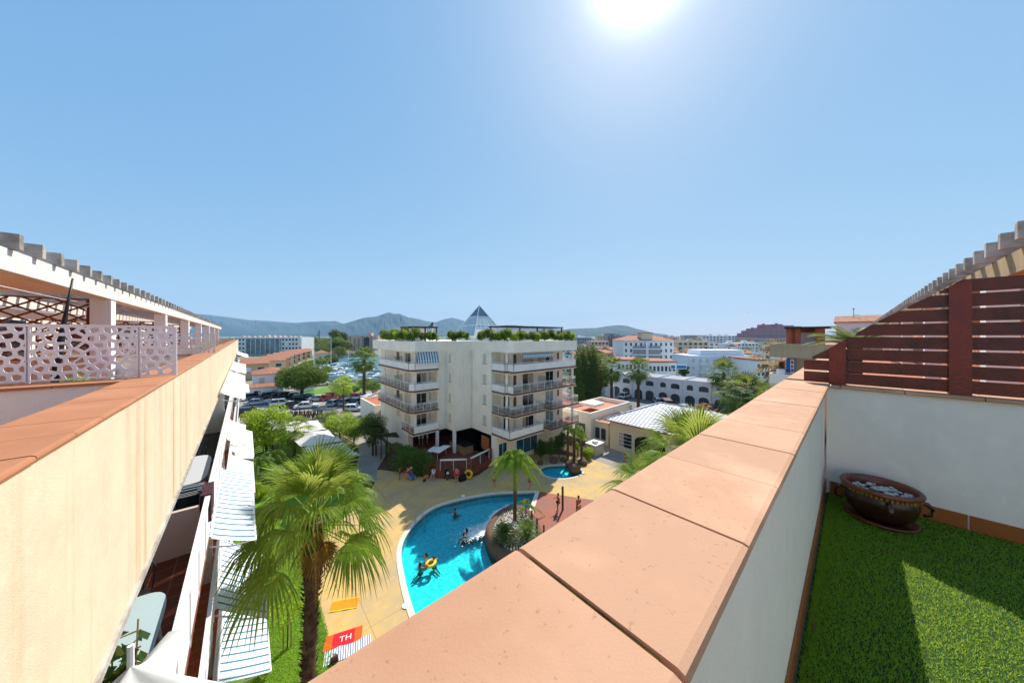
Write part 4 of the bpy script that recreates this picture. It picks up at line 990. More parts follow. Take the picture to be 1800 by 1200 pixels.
for u0, v0, u1, v1 in ((-1, -1, 1, -1), (1, -1, 1, 1), (1, 1, -1, 1), (-1, 1, -1, -1)):
    for z in (zm, 17.6): q.bar(pt(u0, v0, z), pt(u1, v1, z), .09, .07)
    for k in (.2, .4, .6, .8): A_ = Vector(pt(u0, v0, zb0)).lerp(Vector(pt(u1, v1, zb0)), k); B_ = Vector(pt(u0, v0, zm)).lerp(Vector(pt(u1, v1, zm)), k); q.bar(A_, B_, .05, .05)
q.build('pyramid_frame', M['rail'], pyr)
part('pyramid_base', M['cream'], lambda q: q.box(24.9, 31.1, 36.4+.1, 42.6, RT, zb0))
# ground-floor shopfronts under the right balconies
frame_win(24.9, 25.05, 28.9, .1, .2, 'x', M['glass'], name='threshold')
frame_win(23.35, 24.7, 28.9, TZ*.3, 2.7, 'x', mat('navy_glass', '1b3450', .1, spec=.8), split=2, name='glazed_door')
frame_win(26.3, 30.2, 28.9, .5, 3.1, 'x', M['blueglass'], split=3, name='shop_window')
part('wood_shutter', M['woodshut'], lambda q: q.box(22.985, 23.018, 30.35, 32.0, 1.5, 3.2))
part('side_wall_lower', M['cream'], lambda q: q.box(23.02, 23.3, 29.9, 43, 0, FB[0]-.01))
# terrace with bar
t = thing('bar_terrace', 'raised red brick bar terrace with black railings in front of the apartment block', 'terrace', (0, 0, 0))
TP = [(15.0, 33.9), (16.25, 31.0), (19.1, 28.9), (22.98, 29.85), (22.98, 43.2), (15.0, 43.2)]
mb = MB(); mb.prism(TP, -.01, TZ-.02); mb.build('brick_base', M['brickwall'], t)
mb = MB(); mb.prism(offset(TP, .04), TZ-.018, TZ); mb.build('brick_floor', M['brick'], t)
rp = [(15.05, 33.9), (16.3, 31.05), (19.1, 28.95), (22.9, 29.9)]
for a, b_ in zip(rp, rp[1:]):
    mb = MB(); A_, B_ = Vector((*a, 0)), Vector((*b_, 0)); n_ = int((B_-A_).length/.13); up = Vector((0, 0, 1))
    for z in (.12, 1.0): mb.bar(A_+up*(TZ+z), B_+up*(TZ+z), .03, .03)
    for k in range(n_+1): p = A_.lerp(B_, k/n_); mb.bar(p+up*(TZ), p+up*(TZ+1.0), .016, .016)
    mb.build('railing', M['dark'], t)
for x_, y_ in rp:
    mb = MB(); mb.box(x_-.17, x_+.17, y_-.17, y_+.17, TZ, TZ+1.25); mb.build('brick_pier', M['brickwall'], t)
for a, b_ in zip(rp[1:], rp[2:]):
    A_, B_ = Vector((*a, TZ+1.18)), Vector((*b_, TZ+1.18)); mb = MB(); mb.tube([A_.lerp(B_, .08), A_.lerp(B_, .92)], .11, 8); rb = mb.build('rolled_blind', M['canvas'], t, True)
    for k in (.08, .5, .92): mb = MB(); p = A_.lerp(B_, k); mb.bar(p-Vector((0, 0, 1.2)), p, .05, .05); mb.build('blind_post', M['rail'], t)
t = thing('bar_counter', 'tan stone bar counter with dark top under the apartment block', 'bar counter', (0, 0, 0))
mb = MB(); mb.box(20.9, 22.3, 32.8, 36.4, TZ, TZ+1.05); mb.build('counter_body', mat('tan_stone', 'a58a62', .9, .2, 4), t)
mb = MB(); mb.box(20.8, 22.4, 32.7, 36.5, TZ+1.051, TZ+1.11); mb.build('counter_top', M['dark'], t)
mb = MB(); mb.prism([(17.6, 33.2), (19.9, 34.4), (19.3, 35.2), (18.6, 34.9), (18.2, 35.7), (16.6, 34.7), (17.0, 34.1), (17.2, 34.2)], TZ+1.0, TZ+1.06)
t = thing('lounge_canopy', 'white angular canopy panel beside the bar column', 'canopy', (0, 0, 0)); mb.build('panel', M['white'], t)
mb = MB()
for x_, y_ in ((17.6, 33.6), (19.3, 34.6), (17.2, 34.6)): mb.tube([(x_, y_, TZ), (x_, y_, TZ+1.0)], .03, 6)
mb.build('support', M['rail'], t)
for k, (px, lab) in enumerate(((737, 'leftmost closed white parasol behind the dark hedge'), (743, 'middle closed white parasol behind the dark hedge'), (751, 'rightmost closed white parasol behind the dark hedge'))):
    x_, y_ = far(px, 42.0+k*.2); t = thing('closed_parasol', lab, 'parasol', (x_, y_, TZ-.02), 0, 'closed parasols by the bar')
    mb = MB(); mb.tube([(0, 0, 0), (0, 0, 2.55)], .03, 6); mb.build('pole', M['rail'], t)
    mb = MB(); mb.lathe([(.05, 2.6), (.10, 2.3), (.12, 1.6), (.17, 1.0), (.13, .9)], n=10); mb.build('canopy', M['canvas'], t, True)
# roof shrubs along the fascia
ORD = 'first second third fourth fifth sixth seventh eighth ninth tenth eleventh twelfth thirteenth fourteenth fifteenth sixteenth seventeenth eighteenth nineteenth twentieth twenty-first twenty-second twenty-third twenty-fourth twenty-fifth'.split()
def shrub_row(path, n_, lab, hts, m_):
    for i in range(n_):
        u = (i+.5)/n_; tot = sum((Vector(b)-Vector(a)).length for a, b in zip(path, path[1:])); d_ = u*tot
        for a, b in zip(path, path[1:]):
            l = (Vector(b)-Vector(a)).length
            if d_ <= l: p = Vector(a).lerp(Vector(b), d_/l); break
            d_ -= l
        h_ = hts*random.uniform(.75, 1.25); o_ = fastmesh('roof_shrub', leaves([(random.uniform(-.35, .35), random.uniform(-.2, .2), h_*random.uniform(.25, .85), .32) for _ in range(12)], 1000, .085), 4, [m_, LF['mid'], LF['darkl'], LF['lime']][i % 4 if i % 3 else 0])
        o_.location = (p.x, p.y, RT+.05); tag(o_, ORD[i]+' '+lab, 'shrub', 'shrubs in the roof planters of the apartment block')
shrub_row([(15.5, 47), (15.5, 36.8), (16.0, 36.15), (18.9, 36.15)], 17, 'bushy shrub from the far left end of the left roof planter', 1.45, LF['mid'])
shrub_row([(20.6, 35.9), (20.7, 34.6), (22.6, 34.6)], 5, 'shrub from the left in the middle roof planter by the glass pyramid', 1.2, LF['mid'])
shrub_row([(23.3, 33), (23.35, 27), (23.8, 26.55), (35.2, 26.55), (35.2, 30.5)], 24, 'leafy shrub from the pyramid end of the right roof planter', 1.35, LF['mid'])
x_, y_ = far(760, 44); t = thing('roof_lantern', 'small pagoda shaped ornament above the roof shrubs', 'ornament', (x_, y_, RT))
mb = MB(); mb.tube([(0, 0, 0), (0, 0, 2.0)], .12, 8); mb.build('stem', M['cream'], t); mb = MB(); mb.lathe([(.62, 2.12), (.5, 2.02), (.1, 2.0)], n=16); mb.lathe([(.62, 2.12), (.28, 2.3), (.1, 2.62), (.02, 2.8)], n=16); mb.build('roof', M['dark'], t)
x_, y_ = far(893, 36.6); t = thing('closed_parasol', 'closed white parasol among the right roof planter shrubs', 'parasol', (x_, y_, RT)); mb = MB(); mb.tube([(0, 0, 0), (0, 0, 1.7)], .03, 6); mb.build('pole', M['rail'], t); mb = MB(); mb.lathe([(.03, 1.75), (.1, 1.5), (.24, .35), (.2, .3)], n=12); mb.build('canopy', M['canvas'], t, True)
# balcony furniture
def bchair(x, y, z, col, lab, cat='chair'):
    t_ = thing('balcony_chair', lab, 'chair', (x, y, z), random.random()*6); m_ = mat('plastic_'+col, col, .5, .05)
    q = MB(); q.box(-.22, .22, -.22, .22, .4, .45); q.build('seat', m_, t_); q = MB(); q.box(-.22, .22, .18, .23, .45, .85); q.build('backrest', m_, t_)
    for a in (-.2, .2):
        for b_ in (-.2, .2): q = MB(); q.box(a-.02, a+.02, b_-.02, b_+.02, 0, .4); q.build('leg', m_, t_)
def btable(x, y, z, col, lab):
    t_ = thing('balcony_table', lab, 'table', (x, y, z)); m_ = mat('plastic_'+col, col, .5, .05); q = MB(); q.lathe([(0, .7), (.45, .7), (.45, .73), (0, .73)], n=18); q.build('table_top', m_, t_); q = MB(); q.lathe([(.2, 0), (.05, .05), (.04, .7)], n=10); q.build('stand', m_, t_)
btable(17.6, 36.6, FB[1]+.285, 'eeeeee', 'white table on the second left balcony of the cream block'); bchair(16.9, 36.5, FB[1]+.285, 'f0f0f0', 'white chair on the second left balcony of the cream block')
btable(25.5, 26.9, FB[0]+.285, 'b8a890', 'brown table on the lowest right balcony of the cream block'); bchair(24.4, 27.0, FB[0]+.285, '6a4a48', 'dark chair on the lowest right balcony of the cream block')
bchair(31.6, 26.9, FB[2]+.285, 'e9b0b4', 'pink lounger chair at the right end of the third balcony'); bchair(33.5, 26.9, FB[2]+.285, '4a5a6a', 'blue grey chair at the right end of the third balcony')
btable(32.8, 27.0, FB[1]+.135, 'e8e8ec', 'white table on the separate right balcony'); bchair(31.5, 27.0, FB[1]+.135, 'e0e0e6', 'white chair on the separate right balcony')
bchair(33.0, 27.0, FB[0]+.135, 'e2703a', 'orange chair on the lowest separate right balcony'); bchair(34.4, 27.0, FB[0]+.135, 'e2703a', 'second orange chair farther right on the lowest separate balcony'); bchair(31.5, 27.0, FB[0]+.135, '39405a', 'dark blue chair on the lowest separate right balcony')

# ------------------------------------------------------------------ courtyard plants
fanp = (2.0, 0)
x_, y_ = far(560, 9.6); t = thing('fan_palm', 'tall shaggy fan palm rising from the lawn between awnings and pool', 'palm tree', (x_-.1, y_+.1, 0))
mb = MB(); H_ = 10.15; pts = [(-.35+.35*(i/18)**.8+.25*math.sin(i/18*1.3)*0, .2-.2*i/18, H_*i/18-.05) for i in range(19)]
mb.tube(pts, [.26-.07*min(1, i/6)+(.06 if i > 14 else 0) for i in range(19)], 14)
for i in range(900):
    u = random.random(); z = u*H_; a = random.random()*6.28; k = min(17, int(u*18)); p = pts[k]; r_ = .19+(.045 if u > .75 else 0)+(.08*(1-u*3) if u < .33 else 0)
    l = random.uniform(.06, .2); mb.add([(p[0]+math.cos(a-.16)*r_*.95, p[1]+math.sin(a-.16)*r_*.95, z), (p[0]+math.cos(a+.16)*r_*.95, p[1]+math.sin(a+.16)*r_*.95, z), (p[0]+math.cos(a)*(r_+.09+l*.3), p[1]+math.sin(a)*(r_+.09+l*.3), z+l)], [(0, 1, 2)])
mb.build('trunk', M['trunk'], t)
V = []; oz = H_-.1; NF = 44; rs = random.Random(4)
for i in range(NF):
    el = R(84-122*(i/(NF-1))**.95); az = i*2.399963
    dv = abs((az-math.atan2(-y_, -x_)+pi) % (2*pi)-pi)
    if dv < R(24) and el < R(26): continue
    V += frond_fan((0, 0, oz+.25*math.sin(el)), az, el, rs.uniform(.98, 1.4), rs.uniform(1.1, 1.4), 28, droop=(.3 if el > .9 else .95+.35*rs.random()), split=.55)
fastmesh('crown', vlist(V), 4, LF['palm'], t)
V = []
for i in range(9): V += frond_fan((0, 0, oz-.2), i*2.2+.4, R(-60-rs.random()*22), .6, .8, 22, droop=.3)
fastmesh('dry_fronds', vlist(V), 4, LF['dry'], t)
V = []
for i in range(7): V += frond_feather((0, 0, oz), 2.6+i*.5, R(10-8*i), 1.4, 34, .22, 1.1, False, .006)
fastmesh('flower_stalks', vlist(V), 4, mat('orange_flower_stalk', 'c08a2e', .8, 0, 3, trans=.3, island=.3), t)
# queen palm and cycads on the island
def queen(name, label, x, y, z0, h, L_, nf, tr, nl=34, ll=.5, cat='palm tree', leaf=None):
    t_ = thing(name, label, cat, (x, y, z0)); q = MB(); q.tube([(0, 0, -.1), (.03, 0, h*.5), (0, 0, h)], [tr*1.2, tr, tr*.9], 10); q.build('trunk', M['trunk'], t_)
    V = []
    for i in range(nf): V += frond_feather((0, 0, h-.05), i*2.4, R(80-70*(i/(nf-1))), L_*random.uniform(.85, 1.05), nl, ll, 1.15, False, .03, .8)
    fastmesh('crown', vlist(V), 4, leaf or LF['queen'], t_); return t_
x_, y_ = at(905, 915, .3); queen('queen_palm', 'feather palm with slim dark trunk on the rocky pool island', x_, y_, .25, 5.3, 2.8, 24, .15, 42, .6)
x_, y_ = at(914, 912, .3); queen('young_palm', 'spindly young palm beside the island feather palm', x_+.7, y_, .25, 1.0, 1.9, 6, .05, 22, .3)
for px, py, lab in ((886, 948, 'dark green cycad on the left of the pool island'), (926, 944, 'larger sunlit cycad on the right of the pool island')):
    x_, y_ = at(px, py, .4); t = thing('cycad', lab, 'plant', (x_, y_, .28)); mb = MB(); mb.lathe([(.2, 0), (.26, .3), (.2, .55), (.05, .62)], n=12); mb.build('trunk', M['trunk'], t); V = []
    for i in range(60): V += frond_feather((0, 0, .55), i*2.4, R(80-85*(i/59)), random.uniform(1.1, 1.35)*(1.15 if px > 900 else 1), 20, .19, .6, True, .013)
    fastmesh('fronds', vlist(V), 4, LF['cycad'] if px < 900 else LF['mid'], t)
# hedge left of the bar terrace
t = thing('hedge', 'dark clipped hedge and climbing shrub left of the bar terrace', 'hedge', (0, 0, 0))
HP = [(12.9, 36.5), (14.4, 32.9), (16.1, 31.4), (16.0, 34.2), (15.0, 37.5), (13.4, 38.5)]
mb = MB(); mb.prism(offset(HP, -.35), 0, 1.4, offset(HP, -.5)); mb.build('branches', M['bark'], t)
cl = []
for k in range(170):
    a, b_ = random.random(), random.random(); i = random.randrange(5); p = Vector(HP[i]).lerp(Vector(HP[i+1]), a).lerp(Vector((14.7, 35.2)), b_*.6); cl.append((p.x, p.y, random.uniform(.2, 2.3), .48))
fastmesh('foliage', leaves(cl, 16000, .075), 4, LF['hedge'], t)
# planting around the small pool: palms, reeds, shrubs
queen('cabbage_palm', 'tall slim palm left of centre behind the small pool', *at(998, 812), 0, 4.3, 1.2, 16, .15, 18, .25, leaf=LF['mid'])
queen('cabbage_palm', 'reddish trunked palm right behind the small pool', *at(1009, 812), 0, 4.0, 1.2, 16, .18, 18, .25, leaf=LF['queen'])
queen('cabbage_palm', 'slim palm at the right end of the planting by the small pool', *at(1022, 815), 0, 3.6, 1.1, 14, .15, 18, .25, leaf=LF['queen'])
for px, py, h_, r_, lf, lab in ((950, 806, 2.6, 1.0, 'darkl', 'dark green shrub left of the planting behind the small pool'), (968, 806, 3.6, 1.0, 'mid', 'tall bushy shrub behind the small pool'), (983, 806, 4.2, 1.1, 'darkl', 'dark leafy tree among the palms behind the small pool'), (1016, 800, 4.6, 1.0, 'queen', 'sunlit climber column at the right of the pool planting'), (1033, 806, 1.4, .8, 'lime', 'bright lime green bush beside the yellow deck corner')):
    x_, y_ = at(px, py); tree('shrub', lab, x_, y_, h_, r_, h_*.45, LF[lf], 2600, .085, 18, .06, .38, cat='shrub')
# garden on the left
def G(px, py): return at(px, py)
x_, y_ = G(470, 795); tree('broadleaf_tree', 'bright yellow green tree at the left edge of the garden', x_, y_, 7.0, 2.9, 3.2, LF['lime'], 9000, .13, 40, .16, 1.0)
x_, y_ = G(518, 800); fanpalm('fan_palm', 'small fan palm in front of the white canopy roofs', x_, y_, 3.4, 2.6, 30, 16, .16, LF['palm'], dry=5)
x_, y_ = G(592, 760); tree('round_shrub', 'rounded grey green bush behind the white canopy roofs', x_-.5, y_+4, 3.4, 1.9, 1.7, LF['mid'], 3500, .09, 20, .1, .7, cat='shrub')
x_, y_ = G(598, 775); tree('broadleaf_tree', 'light green tree right of the white canopy roofs', x_, y_, 4.4, 2.3, 2.0, LF['lime'], 5500, .10, 26, .1, .8)
x_, y_ = G(622, 780); tree('broadleaf_tree', 'taller light green tree beside the dark tree', x_, y_, 4.8, 2.2, 2.1, LF['tree'], 5500, .10, 26, .1, .8)
x_, y_ = G(655, 800); tree('dark_tree', 'dark rounded tree left of the cream apartment block', x_, y_, 5.2, 2.1, 1.9, LF['darkl'], 7000, .10, 26, .12, .75)
x_, y_ = G(664, 745); tree('flowering_shrub', 'pale blossoming shrub against the cream annex wall', x_, y_, 3.2, 1.3, 1.4, mat('pale_blossom', 'b9a89c', .8, .1, 3, island=.4), 1500, .09, 14, .06, .5, cat='shrub')
for k, (px, py, h_, r_, lf, lab) in enumerate(((470, 860, 1.8, 1.4, 'cycad', 'dark low palm shrub behind the tall fan palm'), (500, 845, 2.2, 1.5, 'mid', 'green shrub beside the timber slat screen'), (455, 875, 1.6, 1.2, 'lime', 'light shrub under the striped awning edge'), (590, 830, 1.6, 1.3, 'darkl', 'dark bush at the garden path'), (540, 860, 1.8, 1.3, 'mid', 'mid green bush right behind the tall fan palm crown'))):
    x_, y_ = G(px, py); tree('shrub', lab, x_, y_, h_, r_, h_*.45, LF[lf], 2200, .09, 14, .05, .45, cat='shrub')
for px, py, lab in ((455, 835, 'arching feather palm at the left garden edge'), (480, 820, 'second arching feather palm near the timber slat screen')):
    x_, y_ = G(px, py); queen('feather_palm', lab, x_, y_, 0, 1.6, 2.4, 16, .2, 30, .45, leaf=LF['mid'])
x_, y_ = G(505, 1140); t = thing('young_tree', 'young sapling tied between two stakes on the lawn', 'tree', (x_, y_, 0)); mb = MB(); mb.tube([(0, 0, 0), (.03, 0, 1.2), (0, .03, 2.4)], [.035, .03, .015], 6); mb.build('trunk', M['bark'], t)
for s_ in (-.16, .16): mb = MB(); mb.tube([(s_, 0, 0), (s_, 0, 1.3)], .03, 6); mb.build('stake', mat('wood_stake', '9c7a50', .9), t)
fastmesh('crown', leaves(clusters((0, 0, 2.2), .7, .7, .7, 10, .3), 500, .07), 4, LF['lime'], t)
n = 60000; gx = rng.uniform(-.4, 3.4, n); gy = rng.uniform(9, 30, n); a = rng.uniform(0, 6.28, n); s_ = .012+.02*rng.random(n)
k_ = (gx > .0); gx, gy, a, s_ = gx[k_], gy[k_], a[k_], s_[k_]
B0 = np.stack([gx-np.cos(a)*s_, gy-np.sin(a)*s_, np.full(len(gx), .02)], 1); B1 = np.stack([gx+np.cos(a)*s_, gy+np.sin(a)*s_, np.full(len(gx), .02)], 1); B2 = np.stack([gx+rng.normal(0, .03, len(gx)), gy+rng.normal(0, .03, len(gx)), .05+.05*rng.random(len(gx))], 1)
tag(fastmesh('lawn_grass', np.stack([B0, B1, B2], 1), 3, M['turf']), 'grass tufts on the courtyard lawn below the awnings', 'grass', kind='stuff')
# fan palms just below our parapet
def crown_at(name, label, px, py, d_, crown, nf, leaf, top=None, nseg=30, seed=1):
    x_, y_ = far(px, d_); zc = zat(py, d_); random.seed(seed)
    t_ = thing(name, label, 'palm tree', (x_, y_, 0)); q = MB(); q.tube([(0, 0, -.1), (0, 0, zc)], [.24, .2], 10); q.build('trunk', M['trunk'], t_); V = []
    for i in range(nf):
        el = R(86-130*(i/(nf-1))**.9); V += frond_fan((0, 0, zc+.1), i*2.399963+seed, el, crown*random.uniform(.42, .55), crown*random.uniform(.5, .62), nseg, droop=.25 if el > .8 else .6)
    fastmesh('crown', vlist(V), 4, leaf, t_); return t_
crown_at('fan_palm', 'bright fan palm crown just below the tiled parapet, its stiff centre leaf upright', 1222, 828, 9.5, 2.2, 32, LF['palm'], seed=3)
crown_at('fan_palm', 'smaller glossy fan palm drooping by the parapet near the paved patio', 1140, 868, 12.5, 2.0, 24, LF['palm'], seed=5)
x_, y_ = far(1112, 26); tree('shrub', 'glossy green shrub under the parapet at the yellow deck corner', x_, y_, 2.2, 1.2, 1.0, LF['lime'], 1800, .1, 14, .06, .5, cat='shrub')
random.seed(11)
# ------------------------------------------------------------------ people
def skinmesh(name, verts, edges, radii, m_, parent, root=0, sub=1):
    me = bpy.data.meshes.new(name+'_k'); me.from_pydata(verts, edges, []); o_ = bpy.data.objects.new(name, me); COL.objects.link(o_)
    md = o_.modifiers.new('s', 'SKIN'); sk = me.skin_vertices[0].data
    for i, r in enumerate(radii): sk[i].radius = (r if isinstance(r, tuple) else (r, r)); sk[i].use_root = (i == root)
    md.use_smooth_shade = True
    ss = o_.modifiers.new('u', 'SUBSURF'); ss.levels = sub; ss.render_levels = sub
    dg = bpy.context.evaluated_depsgraph_get(); m2 = bpy.data.meshes.new_from_object(o_.evaluated_get(dg)); m2.materials.clear()
    bpy.data.objects.remove(o_, do_unlink=True); m2.name = name
    return m2
def person(label, x, y, z, rz, pose='stand', h=1.7, skin='skin', hair='hair', top=None, bottom=None, long_hair=False, waterline=None):
    """body grown over one jointed skeleton, fingers rooted in the palms"""
    s = h/1.7; t_ = thing('person', label, 'person', (x, y, z), rz)
    J = dict(pel=(0, 0, .92), wst=(0, 0, 1.06), chs=(0, 0, 1.28), nck=(0, .0, 1.45), hd0=(0, .01, 1.53), hd1=(0, .015, 1.60), hd2=(0, .0, 1.66),
             sl=(-.17, 0, 1.39), el=(-.23, -.02, 1.12), wl=(-.25, .06, .88), hl=(-.25, .09, .80), sr=(.17, 0, 1.39), er=(.23, -.02, 1.12), wr=(.25, .06, .88), hr=(.25, .09, .80),
             pl=(-.09, 0, .88), kl=(-.11, .02, .48), al=(-.12, -.02, .08), fl=(-.13, .14, .03), pr=(.09, 0, .88), kr=(.11, .02, .48), ar=(.12, -.02, .08), fr=(.13, .14, .03))
    if pose == 'walk': J.update(kl=(-.1, .2, .5), al=(-.1, .22, .08), fl=(-.1, .37, .04), kr=(.1, -.06, .48), ar=(.1, -.26, .12), fr=(.1, -.15, .03), el=(-.23, -.14, 1.15), wl=(-.22, -.1, .9), hl=(-.22, -.08, .82), er=(.23, .1, 1.14), wr=(.22, .26, .98), hr=(.22, .32, .92))
    if pose == 'armbent': J.update(er=(.27, .0, 1.15), wr=(.2, .24, 1.2), hr=(.17, .32, 1.22), kl=(-.09, .1, .49), al=(-.08, .02, .08), fl=(-.08, .18, .03))
    if pose == 'armsup': J.update(el=(-.4, .1, 1.4), wl=(-.45, .3, 1.5), hl=(-.45, .38, 1.52), er=(.4, .1, 1.4), wr=(.45, .3, 1.45), hr=(.45, .38, 1.46))
    if pose == 'bend':
        for k in ('wst', 'chs', 'nck', 'hd0', 'hd1', 'hd2', 'sl', 'sr'):
            a, b_, c_ = J[k]; d_ = c_-.92; J[k] = (a, b_*.5+d_*.80, .92+d_*.52)
        J.update(el=(-.2, .52, .9), wl=(-.18, .62, .66), hl=(-.18, .66, .58), er=(.2, .52, .9), wr=(.18, .62, .66), hr=(.18, .66, .58))
    if pose == 'sit':
        for k in list(J):
            if k[0] not in 'kaf' and k not in ('pl', 'pr'): a, b_, c_ = J[k]; J[k] = (a, b_-.08, c_-.44)
        for s_, q in ((-1, 'l'), (1, 'r')): J['p'+q] = (s_*.09, -.06, .45); J['k'+q] = (s_*.13, .38, .47); J['a'+q] = (s_*.13, .42, .08); J['f'+q] = (s_*.13, .57, .03); J['w'+q] = (s_*.16, .26, .56); J['h'+q] = (s_*.15, .33, .53)
    if pose == 'sitfloor':
        for k in list(J):
            if k[0] not in 'kaf' and k not in ('pl', 'pr'): a, b_, c_ = J[k]; J[k] = (a, b_-.1-.25*max(0, c_-.92), c_-.80)
        for s_, q in ((-1, 'l'), (1, 'r')): J['p'+q] = (s_*.09, -.05, .12); J['k'+q] = (s_*.12, .38, .3); J['a'+q] = (s_*.12, .7, .07); J['f'+q] = (s_*.12, .74, .2); J['e'+q] = (s_*.26, -.3, .34); J['w'+q] = (s_*.27, -.4, .10); J['h'+q] = (s_*.27, -.42, .04)
    if pose == 'swim':
        for k in list(J): a, b_, c_ = J[k]; J[k] = (a, b_, c_-1.2)
        J.update(el=(-.38, .16, .12), wl=(-.5, .34, .1), hl=(-.54, .42, .1), er=(.38, .16, .12), wr=(.5, .34, .1), hr=(.54, .42, .1), kl=(-.1, -.34, -.40), al=(-.1, -.72, -.46), fl=(-.1, -.84, -.5), kr=(.12, -.28, -.42), ar=(.14, -.66, -.44), fr=(.14, -.78, -.46))
    if pose == 'lie':
        for k in list(J): a, b_, c_ = J[k]; J[k] = (a, c_-.9, .13+b_*.6)
        J.update(el=(-.28, .78, .1), wl=(-.2, 1.05, .1), hl=(-.18, 1.13, .1), er=(.3, .3, .1), wr=(.32, .05, .08), hr=(.32, -.04, .08))
    names = list(J); idx = {k: i for i, k in enumerate(names)}; V = [tuple(c*s for c in J[k]) for k in names]
    Ed = [('pel', 'wst'), ('wst', 'chs'), ('chs', 'nck'), ('nck', 'hd0'), ('hd0', 'hd1'), ('hd1', 'hd2')]
    for q in 'lr': Ed += [('chs', 's'+q), ('s'+q, 'e'+q), ('e'+q, 'w'+q), ('w'+q, 'h'+q), ('pel', 'p'+q), ('p'+q, 'k'+q), ('k'+q, 'a'+q), ('a'+q, 'f'+q)]
    rad = dict(pel=(.135, .10), wst=(.115, .085), chs=(.14, .10), nck=.05, hd0=.065, hd1=.085, hd2=.07, sl=.062, sr=.062, el=.042, er=.042, wl=.028, wr=.028, hl=(.036, .02), hr=(.036, .02), pl=.088, pr=.088, kl=.056, kr=.056, al=.036, ar=.036, fl=.034, fr=.034)
    sc = lambda r, f=1: tuple(c*s*f for c in r) if isinstance(r, tuple) else r*s*f
    m2 = skinmesh('person_body', V, [(idx[a], idx[b_]) for a, b_ in Ed], [sc(rad[k]) for k in names], None, None)
    # fingers, nose and ears as tapered chains fused into the same mesh
    q = MB()
    for side, sg in (('l', -1), ('r', 1)):
        w_, hd = Vector(V[idx['w'+side]]), Vector(V[idx['h'+side]]); d_ = (hd-w_).normalized(); u = d_.cross(Vector((0, 1, .2))).normalized()
        for k, ln in enumerate((.066, .075, .07, .055)): b0 = hd+u*((k-1.5)*.019*s)+d_*.012*s; q.tube([b0, b0+d_*ln*.5*s+Vector((0, .006, 0)), b0+d_*ln*s+Vector((0, .018*s, 0))], [.0095*s, .0085*s, .006*s], 5)
        b0 = w_.lerp(hd, .45)+u*(-.02*s); q.tube([b0, b0+d_*.03*s-u*.025*s, b0+d_*.06*s-u*.03*s], [.011*s, .010*s, .007*s], 5)
    hc = Vector(V[idx['hd1']]); up = (Vector(V[idx['hd2']])-Vector(V[idx['hd0']])).normalized(); fw = Vector((0, 1, 0)) if abs(up.y) < .7 else Vector((0, 0, 1))
    q.tube([hc+fw*.075*s+up*.015*s, hc+fw*.10*s-up*.018*s], [.008*s, .014*s], 5)
    for sg in (-1, 1): q.tube([hc+Vector((sg*.075*s, 0, 0))-up*.02*s, hc+Vector((sg*.088*s, 0, 0))+up*.02*s], [.012*s, .016*s], 5)
    bm = bmesh.new(); bm.from_mesh(m2); me3 = bpy.data.meshes.new('x'); me3.from_pydata(q.v, [], q.f); bm.from_mesh(me3); bm.to_mesh(m2); bm.free(); bpy.data.meshes.remove(me3)
    body = link('body', m2, M[skin], t_, True)
    q = MB()
    for sg in (-1, 1): q.ball(tuple(hc+fw*.078*s+Vector((sg*.03*s, 0, 0))+up*.018*s), .009*s, 5)
    q.build('eyes', M['dark'], t_)
    q = MB(); q.ball((0, 0, 0), .098*s, 10, 1.05); off_ = hc+up*.035*s-fw*.022*s
    q.v = [tuple(Vector(v)+off_) for v in q.v]
    if long_hair: q.tube([off_-fw*.04*s, off_-fw*.085*s-up*.14*s, off_-fw*.07*s-up*.3*s], [.08*s, .075*s, .035*s], 8)
    q.build('hair', mat('hair_'+hair, hair, .7) if hair != 'hair' else M['hair'], t_, True)
    def cloth(nm, keys, ed, f, col, radfix={}):
        ks = [k for k in keys]; P_ = []
        for k in ks:
            if '>' in k: a, b_, tt = k.split('>'); P_.append(tuple(Vector(V[idx[a]]).lerp(Vector(V[idx[b_]]), float(tt))))
            else: P_.append(V[idx[k]])
        rr = [sc(radfix.get(k, rad.get(k, .06)), f) for k in ks]
        link(nm, skinmesh(nm, P_, ed, rr, None, None), mat('fabric_'+col, col, .9, .08, 8), t_, True)
    if bottom: cloth('shorts', ['pel', 'pl', 'pr', 'pl>kl>'+bottom[1], 'pr>kr>'+bottom[1]], [(0, 1), (0, 2), (1, 3), (2, 4)], 1.13, bottom[0], {'pl>kl>'+bottom[1]: .082, 'pr>kr>'+bottom[1]: .082})
    if top: cloth('shirt', ['wst', 'chs', 'sl', 'sr', 'sl>el>.5', 'sr>er>.5', 'pel>wst>.3'][:7] if top[1] == 'shirt' else ['chs', 'chs>nck>.2'], [(0, 1), (1, 2), (1, 3), (2, 4), (3, 5), (0, 6)] if top[1] == 'shirt' else [(0, 1)], 1.12, top[0], {'sl>el>.5': .055, 'sr>er>.5': .055, 'pel>wst>.3': (.13, .10), 'chs>nck>.2': (.13, .10)})
    return t_
def face(px): return 0
camdir = AZ-pi/2
x_, y_ = at(981, 899, .1); person('woman in a dark swimsuit standing with one arm bent on the timber deck', x_, y_, .1, camdir+R(110), 'armbent', 1.66, long_hair=False, bottom=('22202a', '.15'), top=('22202a', 'band'))
x_, y_ = at(1017, 908, .1); person('tall tanned man in dark shorts standing by the shower board on the timber deck', x_, y_, .1, camdir+R(10), 'walk', 1.85, bottom=('2b2426', '.5'))
